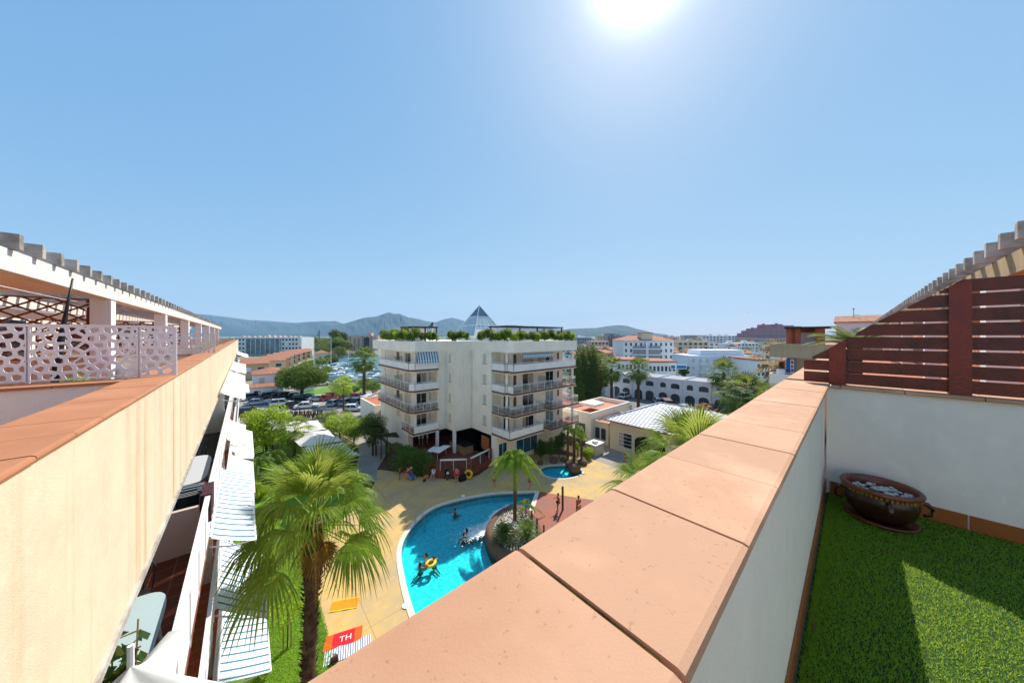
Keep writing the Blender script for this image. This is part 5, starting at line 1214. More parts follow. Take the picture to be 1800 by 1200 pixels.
t = thing('shower_board', 'wooden shower board standing right in front of the tall man', 'shower', (x_-.35, y_-.3, .1)); mb = MB(); mb.prism([(-.14, -.05), (.14, -.05), (.14, .05), (-.14, .05)], 0, 1.3); mb.build('board', mat('pale_board', 'b98a5c', .7, .2, 4), t); mb = MB(); mb.tube([(0, -.06, 1.1), (0, -.14, 1.1)], .02, 6); mb.build('tap', M['pipe'], t)
x_, y_ = at(1033, 912); person('dark haired person sitting low at the edge of the timber deck', x_, y_, .1, camdir+R(80), 'sitfloor', 1.6, long_hair=True, bottom=('2a2a30', '.3'))
x_, y_ = at(1042, 902); person('second person sitting behind the dark haired one near the deck edge', x_, y_, .1, camdir+R(60), 'sitfloor', 1.6, bottom=('5a3a3a', '.3'))
x_, y_ = at(869, 857); person('person in a dark swimsuit standing on the shaded deck left of the feather palm', x_, y_, 0, camdir+R(170), 'stand', 1.65, 'skin2', bottom=('6b2430', '.12'))
x_, y_ = at(931, 860); person('person in a dark top walking past the pool right of the feather palm', x_, y_, 0, camdir+R(-60), 'walk', 1.65, 'skin2', top=('2a2a3a', 'shirt'), bottom=('c05a6a', '.3'))
x_, y_ = at(703, 843); person('tanned person standing by the low grass at the hedge end', x_, y_, 0, camdir+R(100), 'stand', 1.6, bottom=('7a4a30', '.4'))
x_, y_ = at(714, 843); person('person in an orange shirt bending over a lounger by the hedge', x_, y_, 0, camdir+R(-60), 'bend', 1.65, 'skin2', hair='e8d9a8', top=('f0502a', 'shirt'), bottom=('f0502a', '.3'))
x_, y_ = at(762, 841); person('person in a white shirt sitting on a chair in front of the brick terrace', x_, y_, 0, camdir+R(180), 'sit', 1.72, 'skin2', top=('e8eef4', 'shirt'), bottom=('8a98b0', '.5'))
x_, y_ = at(803, 847); person('person in pink shorts standing in front of the terrace railing', x_, y_, 0, camdir+R(170), 'stand', 1.68, 'skin2', top=('e87a90', 'shirt'), bottom=('e02a58', '.6'))
x_, y_ = at(1098, 822); person('tanned person walking on the grey patio towards the pool house', x_, y_, 0, camdir+R(30), 'walk', 1.7, bottom=('8a2a30', '.4'))
x_, y_ = at(1104, 842); person('person in a pale pink shirt beside a teal ball at the yellow deck corner', x_, y_, 0, camdir+R(160), 'stand', 1.6, 'skin2', top=('e8c8c4', 'shirt'), bottom=('c0602a', '.4'))
x_, y_ = at(1109, 842); mb = MB(); mb.ball((0, 0, 0), .28, 12); o = mb.build('beach_ball', mat('teal_ball', '1ba0a0', .4), None, True); o.location = (x_-.2, y_-.3, .9); o['label'] = 'teal ball held beside the person in the pink shirt'; o['category'] = 'ball'
for px, py, a, lab, lh in ((800, 899, 150, 'swimmer with dark hair alone in the shaded far part of the pool', False), (820, 935, 60, 'swimmer turning in the middle of the pool', True), (815, 944, 200, 'swimmer splashing just below the turning one in mid pool', False), (749, 979, 120, 'swimmer behind the yellow float', True), (739, 996, -30, 'dark haired swimmer left of the yellow float', True), (763, 985, 40, 'swimmer holding on to the yellow float', False)):
    x_, y_ = at(px, py, -.1); person(lab, x_, y_, -.28, camdir+R(a), 'swim', 1.6, long_hair=lh, bottom=('303040', '.3'))
x_, y_ = at(757, 988, 0); t = thing('pool_float', 'bright yellow inflatable ring with orange end floating in the pool', 'pool float', (x_, y_, -.06), R(20))
def torus(R0, r, n=24, k=10, sx=1):
    q = MB(); q.add([((R0+r*math.cos(b_))*math.cos(a)*sx, (R0+r*math.cos(b_))*math.sin(a), r*math.sin(b_)) for a in [2*pi*i/n for i in range(n)] for b_ in [2*pi*j/k for j in range(k)]], [(i*k+j, ((i+1) % n)*k+j, ((i+1) % n)*k+(j+1) % k, i*k+(j+1) % k) for i in range(n) for j in range(k)]); return q
torus(.27, .10, sx=1.25).build('ring', mat('yellow_vinyl', 'f2c218', .35, .05), t, True); mb = MB(); mb.ball((-.38, 0, .08), .14, 9); mb.build('float_head', mat('orange_vinyl', 'e8702a', .4), t, True)
# things near the hedge and terrace
def lounger(label, x, y, rz, col, z=0, back=.5, flat=False):
    t_ = thing('sun_lounger', label, 'sun lounger', (x, y, z), rz); q = MB()
    for s_ in (-.3, .3): q.tube([(s_, -.9, .3), (s_, .35, .3)], .02, 6); q.tube([(s_, .35, .3), (s_, .85, .3+back)], .02, 6)
    q.build('frame', M['rail'], t_)
    for s_ in (-.3, .3):
        for y_ in (-.8, .3): q = MB(); q.tube([(s_, y_, 0), (s_, y_, .3)], .02, 6); q.build('leg', M['rail'], t_)
    m_ = mat('sling_'+col, col, .8, .05, 5); q = MB(); q.box(-.29, .29, -.9, .35, .31, .33); q.build('seat', m_, t_); q = MB(); q.add([(-.29, .35, .33), (.29, .35, .33), (.29, .85, .33+back), (-.29, .85, .33+back), (-.29, .36, .31), (.29, .36, .31), (.29, .86, .31+back), (-.29, .86, .31+back)], [(0, 1, 2, 3), (7, 6, 5, 4), (0, 4, 5, 1), (2, 6, 7, 3), (0, 3, 7, 4), (1, 5, 6, 2)]); q.build('backrest', m_, t_)
    return t_
x_, y_ = at(723, 839); lounger('blue sling lounger with raised back at the hedge foot', x_, y_, camdir+R(30), '4a7ab0', back=.62)
x_, y_ = at(762, 840); t = thing('garden_chair', 'white chair under the person in the white shirt', 'chair', (x_-.05, y_+.05, 0), camdir+R(180))
mb = MB(); mb.box(-.22, .22, -.28, .18, .33, .36); mb.build('seat', M['rail'], t); mb = MB(); mb.box(-.22, .22, -.31, -.27, .36, .8); mb.build('backrest', M['rail'], t)
for a in (-.2, .2):
    for b_ in (-.26, .15): mb = MB(); mb.box(a-.015, a+.015, b_-.015, b_+.015, 0, .33); mb.build('leg', M['rail'], t)
def bag(label, px, py, col, sz, name='beach_bag'):
    x_, y_ = at(px, py); t_ = thing(name, label, 'bag', (x_, y_, 0)); q = MB(); q.prism([(-sz/2, -sz*.3), (sz/2, -sz*.3), (sz/2, sz*.3), (-sz/2, sz*.3)], 0, sz*.8, [(-sz*.42, -sz*.2), (sz*.42, -sz*.2), (sz*.42, sz*.2), (-sz*.42, sz*.2)]); q.build('body', mat('bag_'+col, col, .8, .15, 6), t_, bevel=.03)
    q = MB(); q.tube([(-sz*.25, 0, sz*.78), (-sz*.2, 0, sz*1.1), (sz*.2, 0, sz*1.1), (sz*.25, 0, sz*.78)], .015, 5); q.build('handle', M['dark'], t_)
bag('orange and white beach bag left of the seated person', 749, 841, 'd88a4a', .55); bag('small dark bag on the shaded deck near the orange bag', 746, 846, '22302c', .35)
x_, y_ = at(787, 841); t = thing('pushchair', 'dark pushchair with a white bundle at the terrace railing', 'pushchair', (x_, y_, 0)); mb = MB(); mb.box(-.22, .22, -.3, .3, .4, .5); mb.box(-.22, .22, .25, .33, .5, .95); mb.build('seat', M['dark'], t); mb = MB(); mb.tube([(-.22, .3, .9), (-.22, .5, 1.05), (.22, .5, 1.05), (.22, .3, .9)], .015, 5); mb.build('handle', M['pipe'], t)
for a in (-.25, .25):
    for b_ in (-.3, .3): mb = MB(); mb.tube([(a-.02, b_, .12), (a+.02, b_, .12)], .12, 12); mb.build('wheel', M['tyre'], t); mb = MB(); mb.tube([(a*.9, b_, .12), (a*.9, b_*.6, .42)], .015, 5); mb.build('strut', M['pipe'], t)
mb = MB(); mb.ball((0, 0, .62), .17, 8); mb.build('bundle', M['canvas'], t, True)
x_, y_ = at(812, 843); bag('large black bag standing beside the yellow swim ring', 813, 844, '141416', .85); x_, y_ = at(824, 841)
o = torus(.36, .13).build('swim_ring', mat('yellow_vinyl', 'f2c218', .35, .05), None, True); o.location = (x_, y_+.05, .5); o.rotation_euler = (R(78), 0, camdir); tag(o, 'yellow swim ring leaning on the brick terrace wall', 'swim ring')
# beach towels and sunbathers bottom left
def towel(label, px, py, lx, ly, rz, m_, z=.03, ):
    x_, y_ = at(px, py); q = MB(); n_ = 10; vs = [((i/n_-.5)*lx, (j/n_-.5)*ly, .012*math.sin(i*1.3)*math.cos(j*1.7)) for i in range(n_+1) for j in range(n_+1)]
    q.add(vs, [(i*11+j, (i+1)*11+j, (i+1)*11+j+1, i*11+j+1) for i in range(n_) for j in range(n_)]); o_ = q.build('beach_towel', m_, None, True); o_.location = (x_, y_, z); o_.rotation_euler = (0, 0, rz); return tag(o_, label, 'towel')
camr = camdir
towel('orange and red beach towel with white letters on the yellow deck', 604, 1122, 1.75, .85, camr+R(22), mat('red_orange_towel', 'f0641e', .95, .1, 3, col2='f05014', stripes=(0, 4, .26, 'e01c2c')), .04)
towel('blue and white finely striped towel below the red one', 612, 1142, 2.1, .8, camr+R(26), mat('fine_stripe_towel', 'e4e6ea', .95, 0, 3, stripes=(0, .11, .45, '5a6a90')), .035)
towel('yellow towel half hidden under the fan palm leaves', 606, 1062, 1.5, .8, camr+R(12), mat('yellow_towel', 'f4c81c', .95, .1, 3, stripes=(1, 3, .22, 'f08a1c')), .03)
x_, y_ = at(610, 1115)
tx = bpy.data.curves.new('towel_letters', 'FONT'); tx.body = 'TH'; tx.size = .45; tx.extrude = .004; tx.align_x = 'CENTER'; to = bpy.data.objects.new('tmp', tx); COL.objects.link(to)
dg = bpy.context.evaluated_depsgraph_get(); me = bpy.data.meshes.new_from_object(to.evaluated_get(dg)); bpy.data.objects.remove(to)
tw = [o_ for o_ in COL.objects if o_.get('label', '').startswith('orange and red beach')][0]; lo = link('letters', me, M['canvas'], tw); lo.location = (.1, -.2, .03)
x_, y_ = at(640, 1165); person('sunbather in pale swimwear lying on the yellow deck by the parapet', x_, y_, .03, camr+R(-52), 'lie', 1.65, bottom=('e4e8f0', '.15'))
bag('small brown bag near the foot of the striped towel', 588, 1163, '5a3a2a', .35)
# lamp post, timber slat screens, canopy roofs, annexes
def slats(label, p, q_, h, n_, post=True, name='timber_screen', m_=None):
    t_ = thing(name, label, 'screen', (0, 0, 0)); A_, B_ = Vector((*p, 0)), Vector((*q_, 0)); g = MB()
    for k in range(n_): g.bar(A_+Vector((0, 0, h*(k+.6)/n_)), B_+Vector((0, 0, h*(k+.6)/n_)), .03, h/n_*.55)
    g.build('slats', m_ or M['woodpost'], t_)
    for k in range(4): pp = A_.lerp(B_, k/3); g = MB(); g.bar(pp, pp+Vector((0, 0, h+.1)), .1, .1); g.build('post', M['bark'], t_)
slats('brown horizontal slat screen among the left garden shrubs', at(446, 800), at(495, 786), 1.7, 7)
slats('dark slat screen beside the lamp post near the hedge', at(662, 800), at(686, 795), 1.2, 6, m_=M['pipe'])
x_, y_ = at(670, 808); t = thing('lamp_post', 'black lamp post between the garden and the hedge', 'lamp post', (x_, y_, 0)); mb = MB(); mb.tube([(0, 0, 0), (0, 0, 3.4)], .06, 8); mb.build('pole', M['dark'], t); mb = MB(); mb.lathe([(.06, 3.4), (.16, 3.5), (.2, 3.75), (.05, 3.85)], n=12); mb.build('lamp_head', M['dark'], t)
t = thing('timber_pergola', 'dark timber pergola beams beside the cream block wall', 'pergola', (0, 0, 0)); mb = MB()
for k in range(5): mb.bar((12.9+.35*k, 42.0, 2.7+.0*k), (15.2+.1*k, 39.5+.5*k, 2.75), .08, .14)
mb.build('beams', M['bark'], t)
for p_ in ((13.0, 42.0), (14.5, 42)): mb = MB(); mb.bar((*p_, 0), (*p_, 2.7), .12, .12); mb.build('post', M['bark'], t)
def canopy(label, P, z, peak, z2=None):
    t_ = thing('canopy_roof', label, 'canopy', (0, 0, 0)); cx = sum(p[0] for p in P)/len(P); cy = sum(p[1] for p in P)/len(P); n_ = len(P); q = MB()
    pts = []; 
    for r_ in range(6):
        f = 1-r_/6
        for i in range(n_):
            for j in range(6):
                a, b_ = P[i], P[(i+1) % n_]; u = j/6; x = a[0]+(b_[0]-a[0])*u; y = a[1]+(b_[1]-a[1])*u
                pts.append((cx+(x-cx)*f, cy+(y-cy)*f, z+peak*(1-f)**1.3+.10*math.sin(x*2.2)*math.sin(y*1.7)-.18*math.sin(pi*u)*f))
    k = n_*6; q.add(pts+[(cx, cy, z+peak)], [(r_*k+i, r_*k+(i+1) % k, (r_+1)*k+(i+1) % k, (r_+1)*k+i) for r_ in range(5) for i in range(k)]+[(5*k+i, 5*k+(i+1) % k, 6*k) for i in range(k)])
    q.build('fabric', M['sailwhite'], t_, True)
    for p_ in P: q = MB(); q.tube([(*p_, 0), (*p_, z)], .05, 6); q.build('pole', M['pipe'], t_)
canopy('white fabric canopy roof with flat hipped panels farthest back in the garden', [(4.6, 57.5), (8.6, 56), (8.8, 50), (4.4, 51)], 2.7, .9)
canopy('white fabric canopy roof in the middle of the garden', [(4.4, 50.6), (8.9, 49.6), (9.4, 43.6), (5.2, 44.4)], 2.6, .8)
canopy('white fabric canopy roof nearest the fan palm', [(5.4, 44), (9.4, 43.2), (9.8, 37.2), (5.8, 38.6)], 2.5, .7)
def plain_house(name, label, x0, x1, y0, y1, h, wm, rm=None, roof='flat', rh=1.2, wins=(), z0=0, cat='house', over=.25, group=None, par=.4):
    t_ = thing(name, label, cat, ((x0+x1)/2, (y0+y1)/2, z0), 0, group); ox, oy = (x0+x1)/2, (y0+y1)/2; a, b_ = (x1-x0)/2, (y1-y0)/2
    q = MB(); q.box(-a, a, -b_, b_, -.2, h); q.build('wall', wm, t_)
    if roof == 'flat':
        q = MB()
        for (u0, u1, v0, v1) in ((-a-.02, a+.02, -b_-.02, -b_+.2), (-a-.02, a+.02, b_-.2, b_+.02), (-a-.02, -a+.2, -b_+.2, b_-.2), (a-.2, a+.02, -b_+.2, b_-.2)): q.box(u0, u1, v0, v1, h-.01, h+par)
        q.build('parapet', wm, t_); q = MB(); q.box(-a+.2, a-.2, -b_+.2, b_-.2, h+.001, h+.05); q.build('roof', rm or M['terr'], t_)
    else:
        a2, b2 = a+over, b_+over
        if roof == 'hip':
            if a > b_: R1, R2 = (-(a2-b2), 0), (a2-b2, 0)
            else: R1, R2 = (0, -(b2-a2)), (0, b2-a2)
            v = [(-a2, -b2, h), (a2, -b2, h), (a2, b2, h), (-a2, b2, h), (*R1, h+rh), (*R2, h+rh)]
            fs = [(0, 1, 5, 4), (1, 2, 5), (2, 3, 4, 5), (3, 0, 4), (3, 2, 1, 0)] if a > b_ else [(0, 1, 4), (1, 2, 5, 4), (2, 3, 5), (3, 0, 4, 5), (3, 2, 1, 0)]
        elif roof == 'gabx': v = [(-a2, -b2, h), (a2, -b2, h), (a2, b2, h), (-a2, b2, h), (-a2, 0, h+rh), (a2, 0, h+rh)]; fs = [(0, 1, 5, 4), (2, 3, 4, 5), (0, 4, 3), (1, 2, 5), (3, 2, 1, 0)]
        else: v = [(-a2, -b2, h), (a2, -b2, h), (a2, b2, h), (-a2, b2, h), (0, -b2, h+rh), (0, b2, h+rh)]; fs = [(0, 4, 5, 3), (1, 2, 5, 4), (0, 1, 4), (2, 3, 5), (3, 2, 1, 0)]
        q = MB(); q.add([(x, y, z+.01) for x, y, z in v], fs); q.add([(x, y, z-.1) for x, y, z in v[:4]]+[(x, y, z+.01) for x, y, z in v[:4]], [(i, (i+1) % 4, 4+(i+1) % 4, 4+i) for i in range(4)]); q.build('roof', rm or M['terr'], t_)
    for (fc, u0, u1, z_0, z_1, gm) in wins:      # fc: 'x-' face looking to -X, 'y-' face looking to -Y
        if fc == 'x-': frame_win(u0, u1, -a, z_0, z_1, 'y', gm, t_)
        else: frame_win(u0, u1, -b_, z_0, z_1, 'x', gm, t_)
    return t_
plain_house('annex', 'small cream annex with orange tiled terrace left of the apartment block', 17.5, 25.5, 57, 66, 3.1, M['cream'], M['tileorange'], wins=[('y-', -2.5, -1, .9, 2.2, M['glass']), ('y-', 1, 2.2, .9, 2.2, M['shutter'])])
plain_house('annex', 'low flat annex with orange roof terrace right of the apartment block', 39, 51, 26.2, 32, 3.6, M['cream'], M['tileorange'], par=.75, wins=[('x-', -2, 0, .8, 2.6, M['winfar']), ('x-', .4, 2.4, .8, 2.6, M['winfar'])])
plain_house('annex', 'low grey roofed service block joining the pool house', 39.6, 47, 23.6, 26.1, 3.0, M['creamfar'], M['terr'], par=.3, wins=[('x-', -.9, 0, .6, 2.4, M['winfar']), ('x-', .1, 1.0, .6, 2.4, M['winfar'])])
plain_house('umbrella_canopy', 'white square sunshade roof on the orange terrace of the low annex', 42.2, 45, 27.6, 30.2, .25, M['canvas'], M['canvas'], roof='hip', rh=.5, z0=4.6, cat='canopy', over=.05)
x_, y_ = at(1050, 797); t = thing('utility_cabinet', 'cream utility cabinet with a slanted lid on the grey patio', 'cabinet', (x_, y_+.4, 0))
mb = MB(); mb.box(-1.0, 1.0, -.8, .8, 0, 1.35); mb.build('body', M['creamfar'], t); mb = MB(); mb.box(-1.05, 1.05, -.85, .85, 1.351, 1.42); mb.build('lid', M['white'], t); mb = MB(); mb.box(-1.015, -1.0, -.3, .3, .1, 1.15); mb.build('door', M['greyfar'], t)
mb = MB(); mb.box(-.5, .1, -.5, .1, 1.42, 1.75); mb.build('vent_box', M['whitefar'], t)
# pool house with hipped white tile roof
t = thing('pool_house', 'cream pool house with a white tiled hip roof and dark arched entrance', 'pool house', (0, 0, 0)); X0, X1, Y0, Y1 = 39.0, 50.6, 7.5, 23.0
mb = MB(); mb.box(X0, X1, Y0, Y1, 0, 4.1); mb.build('wall', M['creamfar'], t)
a, b_ = .55, 4.15; pk = (42.9, 18.3, 6.35); pk2 = (46.8, 12.5, 6.35)
mb = MB(); v = [(X0-a, Y0-a, b_), (X1+a, Y0-a, b_), (X1+a, Y1+a, b_), (X0-a, Y1+a, b_), (44.8, 18.3, 6.4), (44.8, 12.2, 6.4)]
mb.add(v, [(0, 5, 4, 3)[::-1] if False else (3, 0, 5, 4), (0, 1, 5), (3, 2, 1, 0), (2, 3, 4)]); mb.build('tiled_roof', M['tile_white'], t)
mb = MB(); mb.add([v[1], v[2], v[4], v[5]], [(0, 1, 2, 3)]); mb.build('metal_roof', M['metalroof'], t)
mb = MB(); mb.tube([v[4], v[5]], .11, 6); mb.tube([v[3], v[4]], .11, 6); mb.tube([v[0], v[5]], .11, 6); mb.tube([v[2], v[4]], .11, 6); mb.build('ridge_tiles', M['metalroof'], t)
mb = MB(); mb.box(X0-a-.02, X0-a+.06, Y0-a, Y1+a, b_-.16, b_-.002); mb.box(X0-a+.06, X1+a, Y1+a-.06, Y1+a+.02, b_-.16, b_-.002); mb.build('gutter', M['brickwall'], t)
frame_win(19.7, 21.7, X0, .7, 2.7, 'y', M['glass'], t, split=1)
mb = MB(); [mb.box(X0-.03, X0-.012, 19.75, 21.65, z, z+.05) for z in (1.2, 1.7, 2.2)]; mb.build('window_bars', M['rail'], t)
def arch(x, yc, w_, h_, rise, n_=12): return [(yc-w_/2, 0), (yc+w_/2, 0)]+[(yc+w_/2*math.cos(pi*k/n_), h_-rise+rise*math.sin(pi*k/n_)) for k in range(n_+1)]
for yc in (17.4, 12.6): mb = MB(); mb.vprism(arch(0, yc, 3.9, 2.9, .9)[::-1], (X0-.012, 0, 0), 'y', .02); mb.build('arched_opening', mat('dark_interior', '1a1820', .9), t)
mb = MB(); mb.box(X0-.05, X0-.013, 16.3, 16.45, 0, 2.7); mb.build('timber_post', M['woodpost'], t)
x_, y_ = X0-1.1, 17.9; bchair(x_, y_, 0, 'f2f2f0', 'white plastic chair in front of the dark arched entrance')
# low planter edge along the yellow deck
t = thing('garden_chair', 'white chair beside the brown column near the parapet palms', 'chair', (X0-1.3, 15.6, 0)); mb = MB(); mb.box(-.25, .25, -.25, .25, .4, .45); mb.build('seat', M['rail'], t); mb = MB(); mb.box(.2, .25, -.25, .25, .45, .9); mb.build('backrest', M['rail'], t)
# ------------------------------------------------------------------ outer ground
sheet('car_park', [(-14, 62.2), (70, 62.2), (60, 92), (38, 97), (24, 92), (12, 97), (4, 104), (-14, 104)], -.006, M['asphalt'])
sheet('road', [(62.2, -60), (78, -60), (76, 60), (66, 62), (62.2, 55)], -.008, M['road'])
sheet('road', [(-14, 97.2), (4, 104.2), (12, 97.2), (26, 95.3), (30, 99), (10, 116), (-14, 118)], -.010, M['asphalt'])
sheet('park_lawn', smooth([(12.5, 97.5), (24, 92.5), (38, 97.5), (60, 93), (75, 88), (80, 98), (52, 110), (36, 114), (22, 110), (14, 106)], 4), .02, M['lawn'])
sheet('harbour_water', [(24, 124), (60, 108), (110, 92), (240, 150), (170, 260), (60, 262), (22, 210)], -.28+.004, M['sea'])
mb = MB(); mb.bar((24, 123.6, 0), (60, 107.6, 0), .8, .5); mb.bar((60, 107.6, 0), (110, 91.6, 0), .8, .5); tag(mb.build('quay', M['rim']), kind='structure')
# timber fence between the garden and car park
a, b_ = at(503, 737), at(566, 735); t = thing('timber_fence', 'weathered brown board fence between the garden and the car park', 'fence', (0, 0, 0)); A_, B_ = Vector((*a, 0)), Vector((*b_, 0)); n_ = 44; mb = MB()
for k in range(n_): p, q_ = A_.lerp(B_, k/n_), A_.lerp(B_, (k+.96)/n_); mb.bar(p+Vector((0, 0, .78+random.uniform(-.04, .04))), q_+Vector((0, 0, .78+random.uniform(-.04, .04))), .03, 1.5)
mb.build('boards', mat('grey_brown_board', '8a6a54', .9, .3, 3), t)
for k in range(9): p = A_.lerp(B_, k/8)-Vector((0, .1, 0)); mb = MB(); mb.bar(p, p+Vector((0, 0, 1.75)), .12, .12); mb.build('post', M['bark'], t)
# ------------------------------------------------------------------ cars
def paint(c): return mat('car_paint_'+c, c, .22, .0, 1, spec=.7)
def car(label, x, y, rz, col, kind='hatch', z=0):
    t_ = thing('parked_car', label, 'van' if kind == 'van' else 'car', (x, y, z), rz, 'parked cars'); pm = paint(col)
    L_, W_, H_ = {'hatch': (4.1, 1.76, 1.48), 'suv': (4.5, 1.85, 1.68), 'saloon': (4.6, 1.8, 1.44), 'van': (4.8, 1.9, 2.0)}[kind]
    hb = {'hatch': .88, 'suv': 1.0, 'saloon': .86, 'van': 1.05}[kind]
    prof = [(-.5, .32), (-.5, .62), (-.485, hb-.08), (-.44, hb)] + [(.19, hb), (.30, hb-.06), (.46, hb-.20), (.497, .55), (.5, .32)]
    q = MB(); secs = []
    for (sy, ins) in ((-1, .045), (-.93, .0), (.93, .0), (1, .045)): secs.append([(u*L_*(1-ins*.4), sy*W_/2, z_ if z_ < .7 else z_-ins*1.2) for u, z_ in prof])
    k = len(prof); q.add([p for s_ in secs for p in s_], [(r_*k+i, r_*k+(i+1) % k, (r_+1)*k+(i+1) % k, (r_+1)*k+i) for r_ in range(3) for i in range(k)]+[tuple(range(k))[::-1], tuple(3*k+i for i in range(k))])
    q.build('body', pm, t_, bevel=.03)
    r0, r1 = {'hatch': (-.47, -.36), 'suv': (-.485, -.40), 'saloon': (-.36, -.20), 'van': (-.49, -.46)}[kind]; f0, f1 = (.24, .06) if kind != 'van' else (.36, .24)
    wb, wt = W_/2-.07, W_/2-.22
    def slabq(z0, z1, grow):
        u = lambda a, b_, zz: a+(b_-a)*((zz-hb)/(H_-hb))
        v = []
        for zz in (z0, z1):
            ww = u(wb, wt, zz)+grow; v += [(u(r0, r1, zz)*L_-grow, -ww, zz), (u(f0, f1, zz)*L_+grow, -ww, zz), (u(f0, f1, zz)*L_+grow, ww, zz), (u(r0, r1, zz)*L_-grow, ww, zz)]
        return v
    bf = [(3, 2, 1, 0), (4, 5, 6, 7), (0, 1, 5, 4), (1, 2, 6, 5), (2, 3, 7, 6), (3, 0, 4, 7)]
    q = MB(); q.add(slabq(hb-.02, H_-.07, 0), bf); q.build('windows', M['carglass'], t_)
    q = MB(); q.add(slabq(H_-.075, H_, .012), bf)
    pl = slabq(hb-.02, H_-.07, .01)
    for i in range(4): q.bar(pl[i], pl[4+i], .07, .07)
    for sy in (-1, 1): q.bar((-.12*L_, sy*(wb+.0), hb), (-.12*L_, sy*(wt+.01), H_-.05), .08, .03)
    q.build('roof', pm, t_)
    for ux in (-.31, .32):
        for sy in (-1, 1):
            w = MB(); w.tube([(ux*L_, sy*(W_/2-.2), .32), (ux*L_, sy*(W_/2+.01), .32)], .32, 14); w_o = w.build('wheel', M['tyre'], t_)
            w = MB(); w.tube([(ux*L_, sy*(W_/2+.011), .32), (ux*L_, sy*(W_/2+.02), .32)], .19, 10); w.build('rim', M['hub'], w_o)
    for sy in (-1, 1):
        w = MB(); w.box(.455*L_, .488*L_, sy*.58*W_/1.2-.16, sy*.58*W_/1.2+.16, .60, .72); w.build('headlight', M['lampglass'], t_)
        w = MB(); w.box(-.504*L_, -.49*L_, sy*.42*W_-.1, sy*.42*W_+.1, .68, .84); w.build('tail_light', M['redlamp'], t_)
    return t_
cars = [  # px, py, heading relative to camera, colour, kind, label
 (444, 702, 60, '3c5568', 'suv', 'slate blue car at the left end of the far parking row by the white villa'), (459, 694, 80, '6a2a28', 'hatch', 'small dark red car behind the slate blue one'),
 (479, 699, 65, '26323e', 'suv', 'dark car beside the small round tree, left of the far row'), (491, 700, 65, '2c3a4c', 'hatch', 'dark navy car second right of the small round tree'),
 (502, 699, 60, '1f2c42', 'suv', 'navy suv third in the row under the umbrella pine'), (516, 699, 60, '1a2a44', 'saloon', 'deep blue car just left of the umbrella pine trunk'),
 (529, 703, 20, '14171c', 'hatch', 'black hatchback just right of the umbrella pine trunk'), (543, 701, 20, '1c1e26', 'saloon', 'black saloon beside the black hatchback'),
 (561, 704, 20, 'b4bac2', 'saloon', 'silver saloon in the middle of the far row'), (579, 703, 25, 'b03428', 'hatch', 'bright red hatchback behind the slim garden palm'), (588, 700, 25, 'a82c24', 'suv', 'red suv right behind the bright red hatchback'),
 (617, 699, 5, '8a1626', 'hatch', 'dark crimson hatchback right of the slim garden palm'), (629, 700, 5, 'a81a26', 'saloon', 'crimson saloon at the tall palm'),
 (452, 711, 30, 'a4acb4', 'saloon', 'silver car partly behind the bright yellow green tree'), (496, 713, 30, 'e6e8ea', 'suv', 'white suv at the left of the near parking row'), (514, 717, 25, '14161a', 'saloon', 'black car between the white suv and white saloon'),
 (539, 717, 25, 'e2e6ea', 'saloon', 'white saloon with long bonnet in the middle of the near row'), (590, 712, 80, '9aa2aa', 'hatch', 'silver hatchback left of the slim garden palm'), (612, 711, 80, '8c9298', 'suv', 'grey suv right of the slim garden palm'),
 (622, 709, 80, 'e4e4e6', 'hatch', 'small white car next to the grey suv'), (632, 710, 75, '223248', 'suv', 'navy suv next to the small white car'), (648, 708, 80, 'd0d4d8', 'van', 'pale van near the tall palm trunk'), (658, 706, 70, 'e8e8ea', 'suv', 'white suv close to the corner of the apartment block'),
 (437, 730, 20, '23262c', 'suv', 'black suv parked behind the awnings by the garden gate'), (622, 722, 10, 'c4d4e4', 'hatch', 'pale blue car behind the garden wall'),
 (566, 676, 30, 'e6e8ec', 'suv', 'white car parked by the park hedge left'), (578, 674, 30, '9fb4cc', 'hatch', 'light blue car parked by the park hedge right'),
 (1066, 709, 10, '23252c', 'suv', 'black car behind the low annex beside the street palm'), (1091, 717, 10, 'c4c8d0', 'saloon', 'silver car in front of the black one on the right street'), (1172, 716, 75, '8a6a6e', 'van', 'mauve van in front of the arched row houses'),
 (1157, 709, 75, 'b8bcc2', 'hatch', 'silver car behind the mauve van'), (1099, 699, 40, 'd8dade', 'hatch', 'white car under the left arch of the row houses'), (1247, 722, 85, '9c2a26', 'hatch', 'red car near the bare palm stalk on the right street'),
 (1262, 722, 85, '2c3a4a', 'hatch', 'dark blue car right of the red one'), (1251, 737, 10, '1c2838', 'saloon', 'dark saloon beside the pool house roof edge'), (1030, 700, 20, '33363c', 'suv', 'dark car in the shade behind the cypress trees'), (1205, 722, 10, 'b4b8c0', 'saloon', 'silver saloon between the pool house roof and the arches'),
]
for px, py, hd, c_, kd, lab in cars:
    x_, y_ = at(px, py); car(lab, x_, y_, camdir+R(hd), c_, kd)
